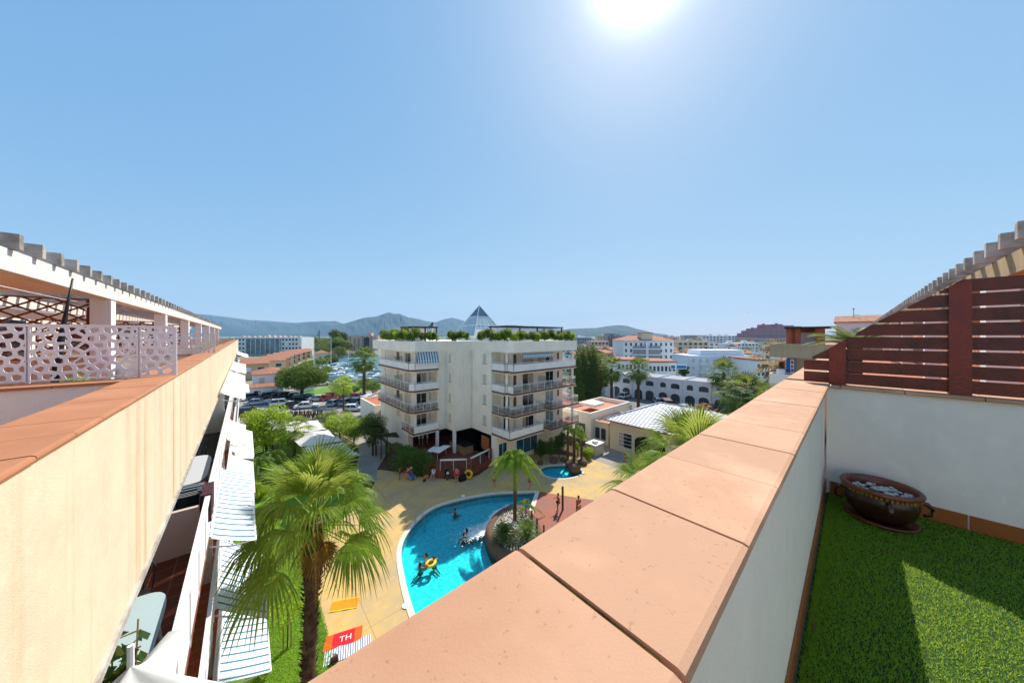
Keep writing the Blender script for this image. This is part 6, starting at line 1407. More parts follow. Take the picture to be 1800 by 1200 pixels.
# ------------------------------------------------------------------ left distance
x_, y_ = at(530, 700); random.seed(5)
t = tree('umbrella_pine', 'large round umbrella pine over the parked cars', x_, y_, 8.9, 6.3, 3.3, LF['pine'], 26000, .17, 70, .38, 1.6, ry=5.5)
for px, py, h_, r_, lf, lab in ((477, 697, 3.2, 1.9, 'darkl', 'small round dark tree at the left of the car park'), (600, 697, 4.6, 4.0, 'mid', 'spreading tree on the park lawn right of the pine'), (622, 693, 2.6, 1.6, 'hedge', 'clipped bush on the park lawn'), (656, 693, 3.6, 2.6, 'darkl', 'dark trees at the park edge by the apartment block'), (640, 680, 2.4, 3, 'mid', 'low hedge trees behind the tall palm'), (575, 658, 4, 2.5, 'mid', 'small tree among the moored boats'), (585, 640, 5, 4.5, 'far', 'tree at the far end of the harbour'), (566, 627, 8, 6, 'far', 'garden tree between the far villas'), (601, 628, 7, 7, 'darkl', 'dark garden hedge trees across the water'), (640, 630, 6, 8, 'far', 'hedge trees on the far right bank')):
    x_, y_ = at(px, py); tree('tree' if h_ > 3 else 'shrub', lab, x_, y_, h_, r_, h_*.42, LF[lf], 2600, .14 if h_ < 5 else .3, 18, .12, None, cat='tree')
for k in range(9): px = 530+k*6.2; x_, y_ = at(px, 652-k*1.4); tree('row_tree', ORD[k]+' rounded street tree from the car park end along the terraced houses', x_, y_, 4.2, 2.6, 1.5, LF['mid'], 700, .28, 10, .12, None, 'street trees along the terraced houses')
x_, y_ = at(604, 727); fanpalm('fan_palm', 'slim yellow green palm in front of the parked cars', x_, y_, 6.0, 2.6, 26, 14, .13, LF['lime'], dry=0)
x_, y_ = at(640, 702); fanpalm('fan_palm', 'tall palm with shaggy brown skirt left of the apartment block', x_, y_, 10.2, 4.2, 36, 14, .34, LF['palmfar'], dry=16)
# villa, terraced houses, blocks
vx, vy = -1.5, 96.0
plain_house('villa', 'white villa with orange roof terraces by the car park', 1.6, 9.2, 103, 113, 5.9, M['white'], M['terr'], roof='hip', rh=1.3, wins=[('y-', -2.6, -1.4, 3.4, 5.0, M['shutter']), ('y-', .6, 1.8, 3.4, 5.0, M['glass']), ('x-', -3, -2, 3.5, 4.8, M['glass'])])
plain_house('villa_porch', 'lower white and peach wing of the villa with tiled porch roof', 1.0, 7.6, 99.5, 102.9, 3.0, M['white'], M['terr'], roof='gabx', rh=.7, wins=[('y-', -2.6, -1.2, .8, 2.2, M['glass']), ('y-', 1, 2.4, .8, 2.2, M['shutter'])])
plain_house('garden_wall_house', 'small white garage block at the right of the villa', 10.8, 15.2, 104, 109, 3.6, M['white'], M['terr'])
for k in range(8):
    d_ = 118+k*15; px = 470+k*9.2-(0 if k else 22); x_, y_ = far(px, d_); hh_ = 7.2-.12*k
    plain_house('terraced_house', ['terraced house with orange roof nearest the villa', 'second terraced house with pale garage front', 'third peach terraced house in the receding row', 'fourth terraced house in the receding row', 'fifth terraced house in the receding row', 'sixth terraced house in the receding row', 'seventh terraced house in the receding row', 'farthest terraced house of the row near the harbour'][k], x_-4, x_+4, y_-7.5, y_+7.3, hh_-1.6, [M['peach'], M['creamfar']][k % 2], M['terr'], roof='gabx' if k else 'gabx', rh=1.8, wins=[('y-', -3, -1.2, 2.9, 4.3, M['whitefar']), ('y-', .6, 2.6, .4, 2.2, M['winfar']), ('y-', .6, 2.6, 2.9, 4.3, M['winfar'])], group='terraced houses by the harbour')
def block(name, label, px0, px1, d_, ytop, wm, floors, cols, gm=None, depth=14, z0=0, rz=0, band=None, cat='apartment building', roof=None, wfrac=.55, rows=None, group=None):
    """a slab block facing the harbour side: wall, window rows, floor bands and a roof parapet"""
    w_ = (px1-px0)*d_/F; x_, y_ = far((px0+px1)/2, d_); h = zat(ytop, d_); t_ = thing(name, label, cat, (x_, y_, z0), camdir+rz, group); q = MB(); q.box(-w_/2, w_/2, 0, depth, -.5, h-z0); q.build('wall', wm, t_)
    fh = (h-z0-.8)/floors; cw = w_/cols
    for f in range(floors):
        if f*fh+fh < 0: continue
        if floors*cols <= 90:
            for c_ in range(cols):
                if random.random() < .06: continue
                q = MB(); q.box(-w_/2+cw*(c_+.5-wfrac/2), -w_/2+cw*(c_+.5+wfrac/2), -.06, .01, fh*f+fh*.30+.3, fh*f+fh*.78+.3); q.build('window', gm or M['winfar'], t_)
        else:
            q = MB(); q.box(-w_/2+.8, w_/2-.8, -.06, .01, fh*f+fh*.30+.3, fh*f+fh*.78+.3); q.build('window_strip', mat('far_window_strip', '4b5560', .4, .5, .35, col2='8f8f92'), t_)
        if band: q = MB(); q.box(-w_/2-.02, w_/2+.02, -.4, -.061, fh*(f+1)-.15+.3, fh*(f+1)+.22+.3); q.build('balcony_band', M['whitefar'] if band is True else band, t_)
    if roof: q = MB(); q.box(-w_/2-.2, w_/2+.2, -.3, depth+.2, h-z0+.001, h-z0+.5); q.build('roof', roof, t_)
    return t_, w_, h
b1, w1, h1 = block('apartment_block', 'long white apartment block with glazed balconies beyond the terraced houses', 413, 530, 250, 592.5, M['whitefar'], 4, 20, depth=16, band=True)
mb = MB(); mb.box(-w1*.32, w1*.18, -1.2, -.41, 1, h1-1.4); mb.build('glazed_front', mat('teal_grey_glazing', '6a8494', .2, .35, .25, spec=.7), b1)
mb = MB(); [mb.box(-w1*.32+k*4, -w1*.32+k*4+.4, -1.4, -1.21, 1, h1-1.4) for k in range(8)]; mb.build('mullions', M['whitefar'], b1)
mb = MB(); [mb.box(-w1/2+3+k*4.3, -w1/2+4.2+k*4.3+random.random(), 3, 5, h1, h1+random.uniform(.8, 2.0)) for k in range(12)]; mb.build('roof_structures', M['brickfar'], b1)
b2, w2, h2 = block('brick_block', 'pink brick apartment tower beyond the harbour', 612, 664, 330, 590, M['brickfar'], 6, 7, depth=18, wfrac=.35)
mb = MB(); mb.box(w2*.05, w2*.22, -.9, -.07, 1, h2-2); mb.build('dark_balcony_strip', M['winfar'], b2); mb = MB(); mb.box(w2*.12, w2*.24, 3, 9, h2, h2+3); mb.build('roof_tower', M['brickfar'], b2)
for k, (px0, px1, d_, yt, rt) in enumerate(((555, 575, 205, 617, 0), (578, 600, 225, 618, 0), (603, 622, 235, 617, 0), (622, 640, 245, 617, 0), (641, 658, 240, 618, 0))):
    w_ = (px1-px0)*d_/F; x_, y_ = far((px0+px1)/2, d_); plain_house('villa', ['villa with a bright orange roof beyond the masts', 'villa left of the brick tower foot', 'wide grey roofed villa below the brick tower', 'villa in front of the brick tower', 'cream villa right of the brick tower by the tall palm'][k], x_-w_/2, x_+w_/2, y_-4, y_+4, zat(yt, d_)-1.2, M['creamfar'], M['terr'], roof='hip', rh=2, wins=[('y-', -2, -.5, .6, 2, M['winfar']), ('y-', .8, 2.2, .6, 2, M['winfar'])])
# boats
def boat(label, px, py, rz, L_=9, mast=0, col='e8eaee', cab=True, z=-.2):
    x_, y_ = at(px, py, 0); t_ = thing('moored_boat', label, 'boat', (x_, y_, z), camdir+R(rz), 'boats moored in the harbour'); B_ = L_*.16; q = MB()
    pts = lambda f, zz: [(-L_/2, -B_*f, zz), (L_*.1, -B_*1.05*f, zz), (L_*.36, -B_*.6*f, zz+.15), (L_/2*f, 0, zz+.3), (L_*.36, B_*.6*f, zz+.15), (L_*.1, B_*1.05*f, zz), (-L_/2, B_*f, zz)]
    a, b_ = pts(.72, 0), pts(1, 1.1); n_ = 7; q.add(a+b_, [(i, (i+1) % n_, n_+(i+1) % n_, n_+i) for i in range(n_)]+[tuple(range(n_))[::-1], tuple(n_+i for i in range(n_))]); q.build('hull', paint(col), t_)
    q = MB(); q.prism([(-L_*.25, -B_*.7), (L_*.2, -B_*.6), (L_*.2, B_*.6), (-L_*.25, B_*.7)], 1.12, 1.9 if not mast else 1.5, [(-L_*.22, -B_*.5), (L_*.06, -B_*.45), (L_*.06, B_*.45), (-L_*.22, B_*.5)]); c_ = q.build('cabin', M['whitefar'], t_)
    q = MB(); q.prism([(-L_*.1, -B_*.68), (L_*.19, -B_*.6), (L_*.19, B_*.6), (-L_*.1, B_*.68)], 1.3, 1.6, [(-L_*.1, -B_*.62), (L_*.15, -B_*.56), (L_*.15, B_*.56), (-L_*.1, B_*.62)]); q.build('cabin_windows', M['carglass'], c_)
    if mast:
        q = MB(); q.tube([(0, 0, 1), (0, 0, mast)], [.17, .11], 6); q.build('mast', M['rail'], t_)
        q = MB(); q.tube([(0, 0, 2.3), (-L_*.4, 0, 2.3)], .16, 6); q.build('furled_sail', mat('sail_cover_blue', '2c4466', .8), t_)
for args in (('sailing boat with the tallest mast behind the pine', 552, 652, 70, 11, 14.5), ('sailing boat with a tall mast in the middle of the harbour', 582, 646, 60, 11, 15), ('sailing boat with a thin mast over the open water', 612, 650, 75, 9, 9), ('sailing boat with masts right behind the apartment corner', 661, 652, 60, 10, 17), ('sailing boat whose mast stands beside the tower corner', 666, 660, 80, 9, 15),
             ('white motor boat nearest the quay wall at left', 585, 663, 12, 9), ('white motor cruiser right of the quay boats', 602, 661, 10, 9), ('motor cruiser with dark windows in the second row', 588, 655, 8, 10), ('white cruiser bow to the open water', 598, 652, 10, 11), ('motor boat in the back row at left', 575, 648, 5, 10), ('motor boat in the back row at centre', 592, 644, 5, 10), ('motor boat in the back row at right', 606, 643, 5, 9), ('small boat close to the far bank', 625, 640, 5, 7), ('white boat at the left quay corner', 563, 656, 40, 9), ('blue hulled boat at the left quay', 556, 660, 50, 8, 0, '2c4a78'), ('white boat right of the tall palm', 652, 662, 15, 9), ('second white boat right of the tall palm', 664, 668, 10, 8), ('white boat left of the tall palm near the lawn', 616, 668, -20, 8)):
    boat(*args)
x_, y_ = at(561, 618); t = thing('pylon', 'thin dark pylon standing in front of the far wood', 'pylon', (x_*1.3, y_*1.3, 0)); mb = MB(); mb.tube([(0, 0, 0), (0, 0, 24)], [.7, .35], 6); mb.build('mast', M['dark'], t); mb = MB(); [mb.bar((-2, 0, z), (2, 0, z), .3, .3) for z in (19, 21.5)]; mb.build('crossarm', M['dark'], t)
# far woods: read as one mass
cl = []
for k in range(900):
    px = random.uniform(505, 680); d_ = random.uniform(300, 640); px = px if d_ > 400 else 505+(px-505)*.55; x_, y_ = far(px, d_); r_ = random.uniform(4, 8); cl.append((x_, y_, random.uniform(3, 7), r_))
for k in range(500):
    px = random.uniform(380, 900); d_ = random.uniform(620, 1100); x_, y_ = far(px, d_); cl.append((x_, y_, random.uniform(2, 7), random.uniform(5, 9)))
tag(fastmesh('far_wood', leaves(cl, 42000, 1.0, .8), 4, LF['far']), 'far wood of round topped trees behind the harbour', 'wood', kind='stuff')
for px, d_, h_, r_, lf, lab in ((594, 300, 22, 10, 'far', 'tall spreading tree rising above the far wood'), (601, 260, 13, 9, 'darkl', 'dark conifer clump left of the brick tower'), (592, 262, 15, 6, 'mid', 'dark round tree under the tall far tree'), (540, 330, 14, 13, 'pine', 'wide pine at the right end of the white apartment block')):
    x_, y_ = far(px, d_); tree('tree', lab, x_, y_, h_, r_, h_*.36, LF[lf], 3500, .7, 26, .4, None)
# ------------------------------------------------------------------ right distance
# cypress and tall trees right of the apartment block
random.seed(8)
for k, (px, d_, h_, r_) in enumerate(((1021, 62, 14.2, 2.0), (1031, 64, 13.6, 1.7), (1041, 66, 14.0, 1.9), (1049, 70, 11.5, 1.9), (1013, 60, 12.0, 1.8), (1058, 78, 9.0, 2.2))):
    x_, y_ = far(px, d_); t = thing('cypress', ['tallest dark cypress right of the apartment block', 'second cypress of the dark group', 'third cypress with sunlit top', 'shorter cypress behind the street palms', 'cypress half behind the apartment block corner', 'broad low conifer at the right of the cypress group'][k], 'tree', (x_, y_, 0)); mb = MB(); mb.tube([(0, 0, 0), (0, 0, h_*.8)], [.22, .08], 7); mb.build('trunk', M['bark'], t)
    fastmesh('crown', leaves([(random.uniform(-.4, .4)*r_*(1-z/h_), random.uniform(-.4, .4)*r_*(1-z/h_), z, r_*(.35+.75*math.sin(pi*min(1, (1.08-z/h_))))*.8) for z in np.linspace(1.2, h_-.6, 22) for _ in range(2)], 5200, .17), 4, LF['cyp' if k % 2 else 'darkl'], t)
for px, py, h_, cr, lab in ((1053, 705, 9.4, 3.4, 'left palm of the street palms by the row houses'), (1075, 720, 9.0, 3.4, 'second street palm beside the silver car'), (1122, 713, 8.4, 3.5, 'third street palm standing clear in front of the row houses'), (1272, 725, 8.4, 4.0, 'tall palm with brown skirt in front of the white apartments')):
    x_, y_ = at(px, py); fanpalm('street_palm', lab, x_, y_, h_, cr, 34, 14, .28, LF['palmfar'], dry=10, group='street palms on the right')
x_, y_ = far(1312, 44); fanpalm('fan_palm', 'dense palm crown right of the tall street palm', x_, y_, 7.6, 4.4, 40, 16, .35, LF['palmfar'], dry=8)
x_, y_ = far(1345, 40); fanpalm('fan_palm', 'lower palm at the parapet edge on the right', x_, y_, 6.6, 3.8, 34, 16, .3, LF['palmfar'], dry=4)
x_, y_ = far(1374, 46); t = fanpalm('fan_palm', 'withered brown palm below the beige neighbouring terrace', x_, y_, 12.2, 4.6, 16, 14, .35, LF['dry'], dry=26)
x_, y_ = far(1236, 34); mb = MB(); mb.tube([(0, 0, 0), (0, 0, zat(712, 34))], [.16, .12], 8); t = thing('dead_palm', 'bare palm stalk with withered top beside the bright fan palm', 'palm tree', (x_, y_, 0)); mb.build('trunk', mat('ochre_stalk', 'a8884a', .9), t)
V = []
for i in range(12): V += frond_fan((0, 0, zat(712, 34)), i*2.4, R(10-i*5), .4, .7, 14, droop=.4)
fastmesh('dry_fronds', vlist(V), 4, LF['dry'], t)
# row houses with arches (faces look to -X)
YR = [44, 38.0, 32.0, 26.2, 20.4, 14.6, 8.8, 3.0]
for k in range(7):
    y1, y0 = YR[k], YR[k+1]; X_ = 75.0+k*.25; t = thing('row_house', ['leftmost white row house with dark arch', 'second white row house behind the clear street palm', 'third white row house with arched loggia and van in front', 'fourth white row house with two arches', 'fifth white row house with red edged roof terrace', 'sixth white row house behind the tall palm', 'rightmost row house mostly behind palm crowns'][k], 'row house', (X_, (y0+y1)/2, 0), 0, 'white row houses with arches'); hw = (y1-y0)/2
    mb = MB(); mb.box(0, 9, -hw, hw, 0, 5.5); mb.build('wall', M['whitefar'], t)
    mb = MB(); mb.box(-.02, .2, -hw+.01, hw-.01, 5.501, 5.9); mb.box(.2, 9, -hw+.01, -hw+.2, 5.501, 5.9); mb.build('parapet', mat('red_coping', 'a8382c', .8) if k == 4 else M['whitefar'], t)
    mb = MB(); mb.box(.2, 9, -hw+.2, hw-.01, 5.501, 5.56); mb.build('roof_terrace', mat('pink_roof', 'd89a8c', .9) if k > 3 else M['greyfar'], t)
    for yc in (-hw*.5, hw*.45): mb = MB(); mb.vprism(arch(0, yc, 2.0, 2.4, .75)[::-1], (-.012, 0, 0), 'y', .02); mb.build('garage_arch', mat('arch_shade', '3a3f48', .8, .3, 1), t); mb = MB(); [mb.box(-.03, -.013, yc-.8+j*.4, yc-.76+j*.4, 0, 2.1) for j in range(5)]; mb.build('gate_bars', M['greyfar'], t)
    for yc, w_ in ((-hw*.5, 1.9), (hw*.45, 1.3)): mb = MB(); mb.vprism([(u, z+3.1) for u, z in arch(0, yc, w_, 1.7, .4)][::-1], (-.012, 0, 0), 'y', .02); mb.build('loggia', M['winfar'], t); mb = MB(); mb.box(-.04, -.013, yc-w_/2, yc+w_/2, 3.1, 3.6); mb.build('balustrade', M['whitefar'], t)
plain_house('garage', 'small white garage left of the row houses', 66.5, 71, 40.5, 45.5, 2.9, M['whitefar'], M['greyfar'], wins=[('x-', -1.6, 1.0, .1, 2.1, M['greyfar'])])
# big buildings on the right
b3, w3, h3 = block('apartment_block', 'white block with an orange tiled roof and roof tower', 1096, 1184, 128, 598, M['whitefar'], 5, 10, depth=14, wfrac=.34)
mb = MB(); mb.box(-w3*.31, w3*.23, -.5, -.07, 5.0, h3-2.4); mb.build('loggia_front', M['greyfar'], b3)
mb = MB(); [mb.box(-w3*.33, w3*.25, -1.0, -.51, z, z+.5) for z in (5.0, 7.7, 10.2)]; mb.box(-w3*.07, -w3*.05+.6, -1.05, -.51, 3, h3-.6); mb.build('balcony_bands', M['whitefar'], b3)
mb = MB(); a_ = w3/2+.4; mb.add([(-a_, -.5, h3), (a_, -.5, h3), (a_, 14.4, h3), (-a_, 14.4, h3), (-a_+5, 7, h3+2.0), (a_-5, 7, h3+2.0)], [(0, 1, 5, 4), (1, 2, 5), (2, 3, 4, 5), (3, 0, 4), (3, 2, 1, 0)]); mb.build('roof', M['terr'], b3)
mb = MB(); mb.box(-2.6, 1.9, .5, 5, h3+.2, h3+3.0); tw_ = mb.build('roof_tower', M['creamfar'], b3); mb = MB(); mb.box(-2.8, 2.1, .3, 5.2, h3+3.001, h3+3.25); mb.build('tower_roof', M['terr'], tw_)
b4, w4, h4 = block('apartment_block', 'white three storey apartment block with balcony strips behind the tall palm', 1213, 1322, 108, 625, mat('cool_white_wall', 'dfe4ee', .9, .04, .2), 3, 9, depth=12, wfrac=.42, gm=M['shutter'], band=False)
mb = MB(); mb.box(-w4*.28, w4*.44, 2, 10, h4, h4+1.9); mb.build('penthouse', M['whitefar'], b4); mb = MB(); [mb.box(-w4*.36+k*w4*.38, -w4*.16+k*w4*.38, -1.0, -.061, z, z+1.0) for k in (0, 1.4) for z in (2.6, 5.4)]; mb.build('balconies', M['whitefar'], b4)
for i, (px0, px1, d_, yt, wm, fl, cl_, lab, bd) in enumerate((
 (1130, 1222, 520, 597.5, 'greyfar', 6, 22, 'long grey apartment slab left on the far skyline', True), (1202, 1243, 560, 589, 'brickfar', 8, 12, 'brown tower slab behind the grey skyline slabs', True), (1226, 1330, 500, 594, 'greyfar', 7, 26, 'longest grey apartment slab on the far skyline', True), (1330, 1400, 420, 595, 'greyfar', 6, 14, 'grey slab in front of the pink stepped block', True),
 (1310, 1326, 380, 596, 'peach', 5, 4, 'small peach block between the grey slabs', False), (1186, 1202, 470, 599, 'greyfar', 5, 6, 'narrow grey block right of the orange roofed block', False),
 (1039, 1070, 210, 599, 'brickfar', 4, 5, 'brown and pink block left of the orange roofed block', False), (1015, 1040, 260, 593, 'greyfar', 5, 6, 'grey pitched block behind the cypresses', False), (1068, 1082, 300, 586, 'greyfar', 8, 3, 'slim blue grey tower beneath the hill', False), (1082, 1098, 290, 594, 'peach', 5, 4, 'peach block under the hill left of the orange roofed block', False), (1050, 1072, 190, 612, 'creamfar', 2, 4, 'cream house with low roof among the street palms', False),
 (1140, 1188, 98, 637, 'whitefar', 2, 7, 'white two storey houses directly behind the row houses', False), (1085, 1140, 102, 634, 'whitefar', 2, 8, 'white flat houses behind the third street palm', False), (1330, 1352, 95, 634, 'whitefar', 3, 3, 'white narrow house right of the white apartments', False))):
    b_, w_, h_ = block('apartment_block' if fl > 3 else 'house', lab, px0, px1, d_, yt, M[wm], fl, cl_, band=bd, depth=12, cat='apartment building' if fl > 3 else 'house', roof=M['terr'] if fl < 4 or wm == 'peach' else None)
random.seed(17)
mids = sorted([(random.uniform(1000, 1330), random.uniform(230, 430)) for _ in range(34)])
for i, (px, d_) in enumerate(mids):
    w_ = random.uniform(13, 26)*F/d_/2; wm_ = random.choice(['whitefar', 'whitefar', 'creamfar', 'whitefar', 'peach', 'greyfar']); z_ = random.uniform(9, 16.5) if d_ > 300 else random.uniform(7, 12)
    lab = (ORD[i] if i < 24 else ORD[i-24]+' last group')+' from the left of the '+('pale' if i < 24 else 'rightmost pale')+' mid-rise blocks before the grey skyline'
    lab = (ORD[i]+' from the left' if i < 17 else ORD[33-i]+' from the right')+' of the pale mid-rise blocks before the grey skyline'
    b_, ww_, hh_ = block('mid_rise_block', lab, px-w_, px+w_, d_, HY+(CZ-z_)*F/d_, M[wm_], max(2, int(z_/3)), random.choice([4, 5, 6]), band=random.random() < .4, depth=10, roof=M['terr'] if random.random() < .35 else None, group='pale mid-rise blocks before the skyline')
    q = MB(); q.box(-2, 1.5, 3, 6, hh_, hh_+2.2); q.build('stair_head', M[wm_], b_)
random.seed(18)
# pink stepped block
x_, y_ = far(1346, 700); t = thing('stepped_block', 'large purple pink stepped apartment complex on the right skyline', 'apartment building', (x_, y_, 0), camdir)
steps = [(-62, -52, 16), (-52, -42, 22), (-42, -30, 28), (-30, -16, 33), (-16, -4, 34.5), (-4, 12, 42), (12, 26, 37), (26, 38, 43), (38, 64, 40), (64, 84, 38)]
mb = MB(); [mb.box(a, b_, 0, 20, 0, h_) for a, b_, h_ in steps]; mb.build('wall', M['pinkfar'], t)
for a, b_, h_ in steps: mb = MB(); [mb.box(a+1, b_-1, -.6, -.01, z, z+.9) for z in np.arange(4, h_-2, 3.1)]; mb.build('balcony_front', mat('pale_pink_band', 'cfa8ac', .9), t)
mb = MB(); [mb.box(a+2, a+5, 4, 8, h_, h_+2.5) for a, b_, h_ in steps[1:]]; mb.build('roof_structures', M['pinkfar'], t)
# low town between: every house its own object
random.seed(31); T_ = 0
LB = 'small {} house with {} roof in the dense low town on the right'
spots = []
TL = []
for k in range(420):
    d_ = random.choice([135, 150, 165, 185, 210, 240, 280, 330, 380, 430])*random.uniform(.95, 1.05); px = random.uniform(1000, 1420)
    if d_ < 175 and 1085 < px < 1200: continue
    if d_ < 128: continue
    x_, y_ = far(px, d_)
    if any(abs(x_-a) < 9 and abs(y_-b_) < 9 for a, b_ in spots): continue
    spots.append((x_, y_)); wn = random.choice(['white', 'white', 'white', 'cream', 'peach']); rn = random.choice(['flat', 'flat', 'hip', 'gabx'])
    if len(TL) > 150: break
    where = 'beside the orange roofed block' if px < 1095 else 'behind the orange roofed block' if px < 1190 else 'beyond the three storey apartments' if px < 1325 else 'towards the purple pink complex'
    lab = ('nearer ' if d_ < 190 else 'farther ' if d_ < 290 else 'distant ')+{'flat': 'flat roofed ', 'hip': 'hip roofed ', 'gabx': 'gable roofed '}[rn]+wn+' house '+where; hh_ = random.choice([3.2, 5.6, 5.8, 6.2, 8.4]); w_ = random.uniform(5, 8)/2; dd = random.uniform(5, 8)/2
    th = plain_house('town_house', lab, x_-w_, x_+w_, y_-dd, y_+dd, hh_, M[{'white': 'whitefar', 'cream': 'creamfar', 'peach': 'peach'}[wn]], M['terr'] if rn != 'flat' or random.random() < .6 else M['greyfar'], roof=rn, rh=1.3, wins=[('x-', -w_*.5, -w_*.1, 1, 2.2, M['winfar']), ('x-', w_*.2, w_*.6, hh_-2, hh_-.9, M['winfar']), ('y-', -w_*.5, 0, hh_-2, hh_-.9, M['winfar'])], group='low houses of the town')
    TL.append((px, th)); q = MB(); q.box(-.4, .4, -.4, .4, hh_-.5, hh_+1.7+random.random()*.6); q.build('chimney', M['creamfar'], th)
    if k % 2: q = MB(); q.tube([(w_*.5, 0, hh_), (w_*.5, 0, hh_+2.6)], .06, 4); q.tube([(w_*.5, -.6, hh_+2.4), (w_*.5, .6, hh_+2.4)], .05, 4); q.build('aerial', M['pipe'], th)
cnt = {}
for px, th in sorted(TL, key=lambda e: e[0]): cnt.setdefault(th['label'], []).append(th)
for lab, l_ in cnt.items():
    for i, th in enumerate(l_):
        if len(l_) > 1: th['label'] = (ORD[i] if i < 25 else 'last')+' from the left of the '+lab.replace('house ', 'houses ', 1)
cl = []
for k in range(260):
    px = random.uniform(1000, 1420); d_ = random.choice([140, 170, 230, 300, 360, 420])*random.uniform(.9, 1.1); x_, y_ = far(px, d_); cl.append((x_, y_, random.uniform(2, 5.5), random.uniform(1.5, 3.5)))
tag(fastmesh('town_greenery', leaves(cl, 9000, .6), 4, LF['far']), 'scattered garden greenery among the low houses', 'greenery', kind='stuff')
x_, y_ = far(1201, 105); tree('round_tree', 'round dark tree left of the white three storey apartments', x_, y_, 6.5, 2.2, 2.4, LF['darkl'], 3000, .22, 20, .2)
x_, y_ = far(1193, 96); t = thing('shop_sign', 'blue and white sign box on the roof edge behind the row houses', 'sign', (x_, y_, 5.4), camdir); 
mb = MB(); mb.box(-2.6, 2.6, 0, .3, 0, 1.4); mb.build('panel', M['whitefar'], t); mb = MB(); mb.box(-2.4, -1.2, -.02, -.001, .2, 1.2); mb.box(-.6, 2.4, -.02, -.001, .2, 1.2); mb.build('blue_field', mat('sign_blue', '2a7fb8', .5), t)
# neighbouring beige wing beyond the screen
t = thing('beige_wing', 'beige end of a neighbouring wing with a terracotta roof pavilion and balcony below', 'apartment building', (0, 0, 0))
D_ = 32; xa, ya = far(1353, D_); yb_ = -6
mb = MB(); mb.box(xa, xa+.25, yb_, ya, zat(627, D_), zat(604, D_)); mb.box(xa+.25, xa+20, ya-.25, ya, zat(627, D_), zat(604, D_)); mb.build('parapet', mat('grey_beige_render', 'b3a58c', .9, .06, 1, streak=.5), t)
mb = MB(); mb.box(xa+.25, xa+20, yb_, ya-.25, zat(627, D_), zat(607, D_)); mb.build('roof', M['tileorange'], t)
mb = MB(); mb.box(xa+1.6, xa+20, yb_, ya-1.2, 0, zat(627, D_)-.001); mb.build('wall', M['creamfar'], t)
mb = MB(); mb.box(xa+1.55, xa+1.6, 2.2, 3.0, zat(655, D_), zat(632, D_)); mb.build('window', M['glass'], t)
zbb = zat(672, D_); mb = MB(); mb.box(xa-.3, xa+1.59, yb_, ya, zbb-.2, zbb); mb.build('balcony_slab', M['slab'], t); mb = MB(); mb.box(xa-.3, xa-.24, yb_, ya, zbb, zbb+1.0); mb.box(xa-.24, xa+1.5, ya-.06, ya, zbb, zbb+1.0); mb.build('balcony_panels', M['white'], t); mb = MB(); mb.bar((xa-.27, yb_, zbb+1.15), (xa-.27, ya, zbb+1.15), .05, .05); mb.build('handrail', M['rail'], t)
mb = MB(); mb.box(xa-.4, xa+10, yb_, ya, 2.6, 3.0); mb.build('lower_tiled_roof', M['terr'], t)
xp, yp = xa+3.5, xY  # pavilion on the roof
D2 = dep(xa+3.5, 2.0); P_ = lambda px: yX(px, xa+3.5)
zr0, zr1 = zat(604, D2), zat(577, D2)
mb = MB(); ya1, ya0 = P_(1382), P_(1447)
mb.box(xa+3.5, xa+3.8, ya1-.45, ya1, zr0-.3, zr1); mb.box(xa+3.5, xa+3.8, P_(1398)-.4, P_(1398), zr0-.3, zr1); mb.box(xa+3.5, xa+3.8, ya0, ya0+.6, zr0-.3, zr1); mb.box(xa+6.5, xa+6.8, ya0, ya1, zr0-.3, zr1); mb.box(xa+3.8, xa+6.5, ya0, ya0+.2, zr0-.3, zr1); pv = mb.build('pavilion_wall', mat('terracotta_render', 'a8674a', .9, .1, 2), t)
mb = MB(); mb.box(xa+3.0, xa+7.0, ya0-.5, ya1+.1, zr1+.001, zr1+.2); mb.build('pavilion_roof', M['dark'], pv)
mb = MB(); mb.box(xa+5, xa+5.05, ya0+.3, P_(1400), zr0-.2, zr1-.4); mb.build('pavilion_windows', M['whitefar'], pv)
# blue and white banner with red marks standing on that balcony
xb = xa+.9; Db = dep(xb, 4); yb1, yb0 = yX(1382, xb), yX(1398, xb)
t = thing('banner', 'tall blue and white banner with small red marks on the beige wing balcony', 'banner', (0, 0, 0)); mb = MB(); mb.box(xb, xb+.05, yb0, yb1, zat(668, Db), zat(630, Db)); mb.build('cloth', mat('banner_blue', '1f78c4', .7), t)
mb = MB(); w_ = yb1-yb0; mb.box(xb-.012, xb-.001, yb0+w_*.12, yb0+w_*.55, zat(666, Db), zat(631, Db)); mb.build('white_field', M['canvas'], t)
mb = MB(); [mb.box(xb-.02, xb-.013, yb0+w_*(.2+.05*(k % 2)), yb0+w_*.46, zat(637+k*7, Db)-.12, zat(637+k*7, Db)+.12) for k in range(4)]; mb.build('red_marks', mat('banner_red', 'b02a34', .7), t)
mb = MB(); mb.box(xa+.2, xa+.9, ya-1.2, ya-.5, zbb, zbb+.95+.5); tag(mb.build('white_cabinet', M['rail'], bevel=.02), 'white box cabinet left of the blue banner', 'cabinet')
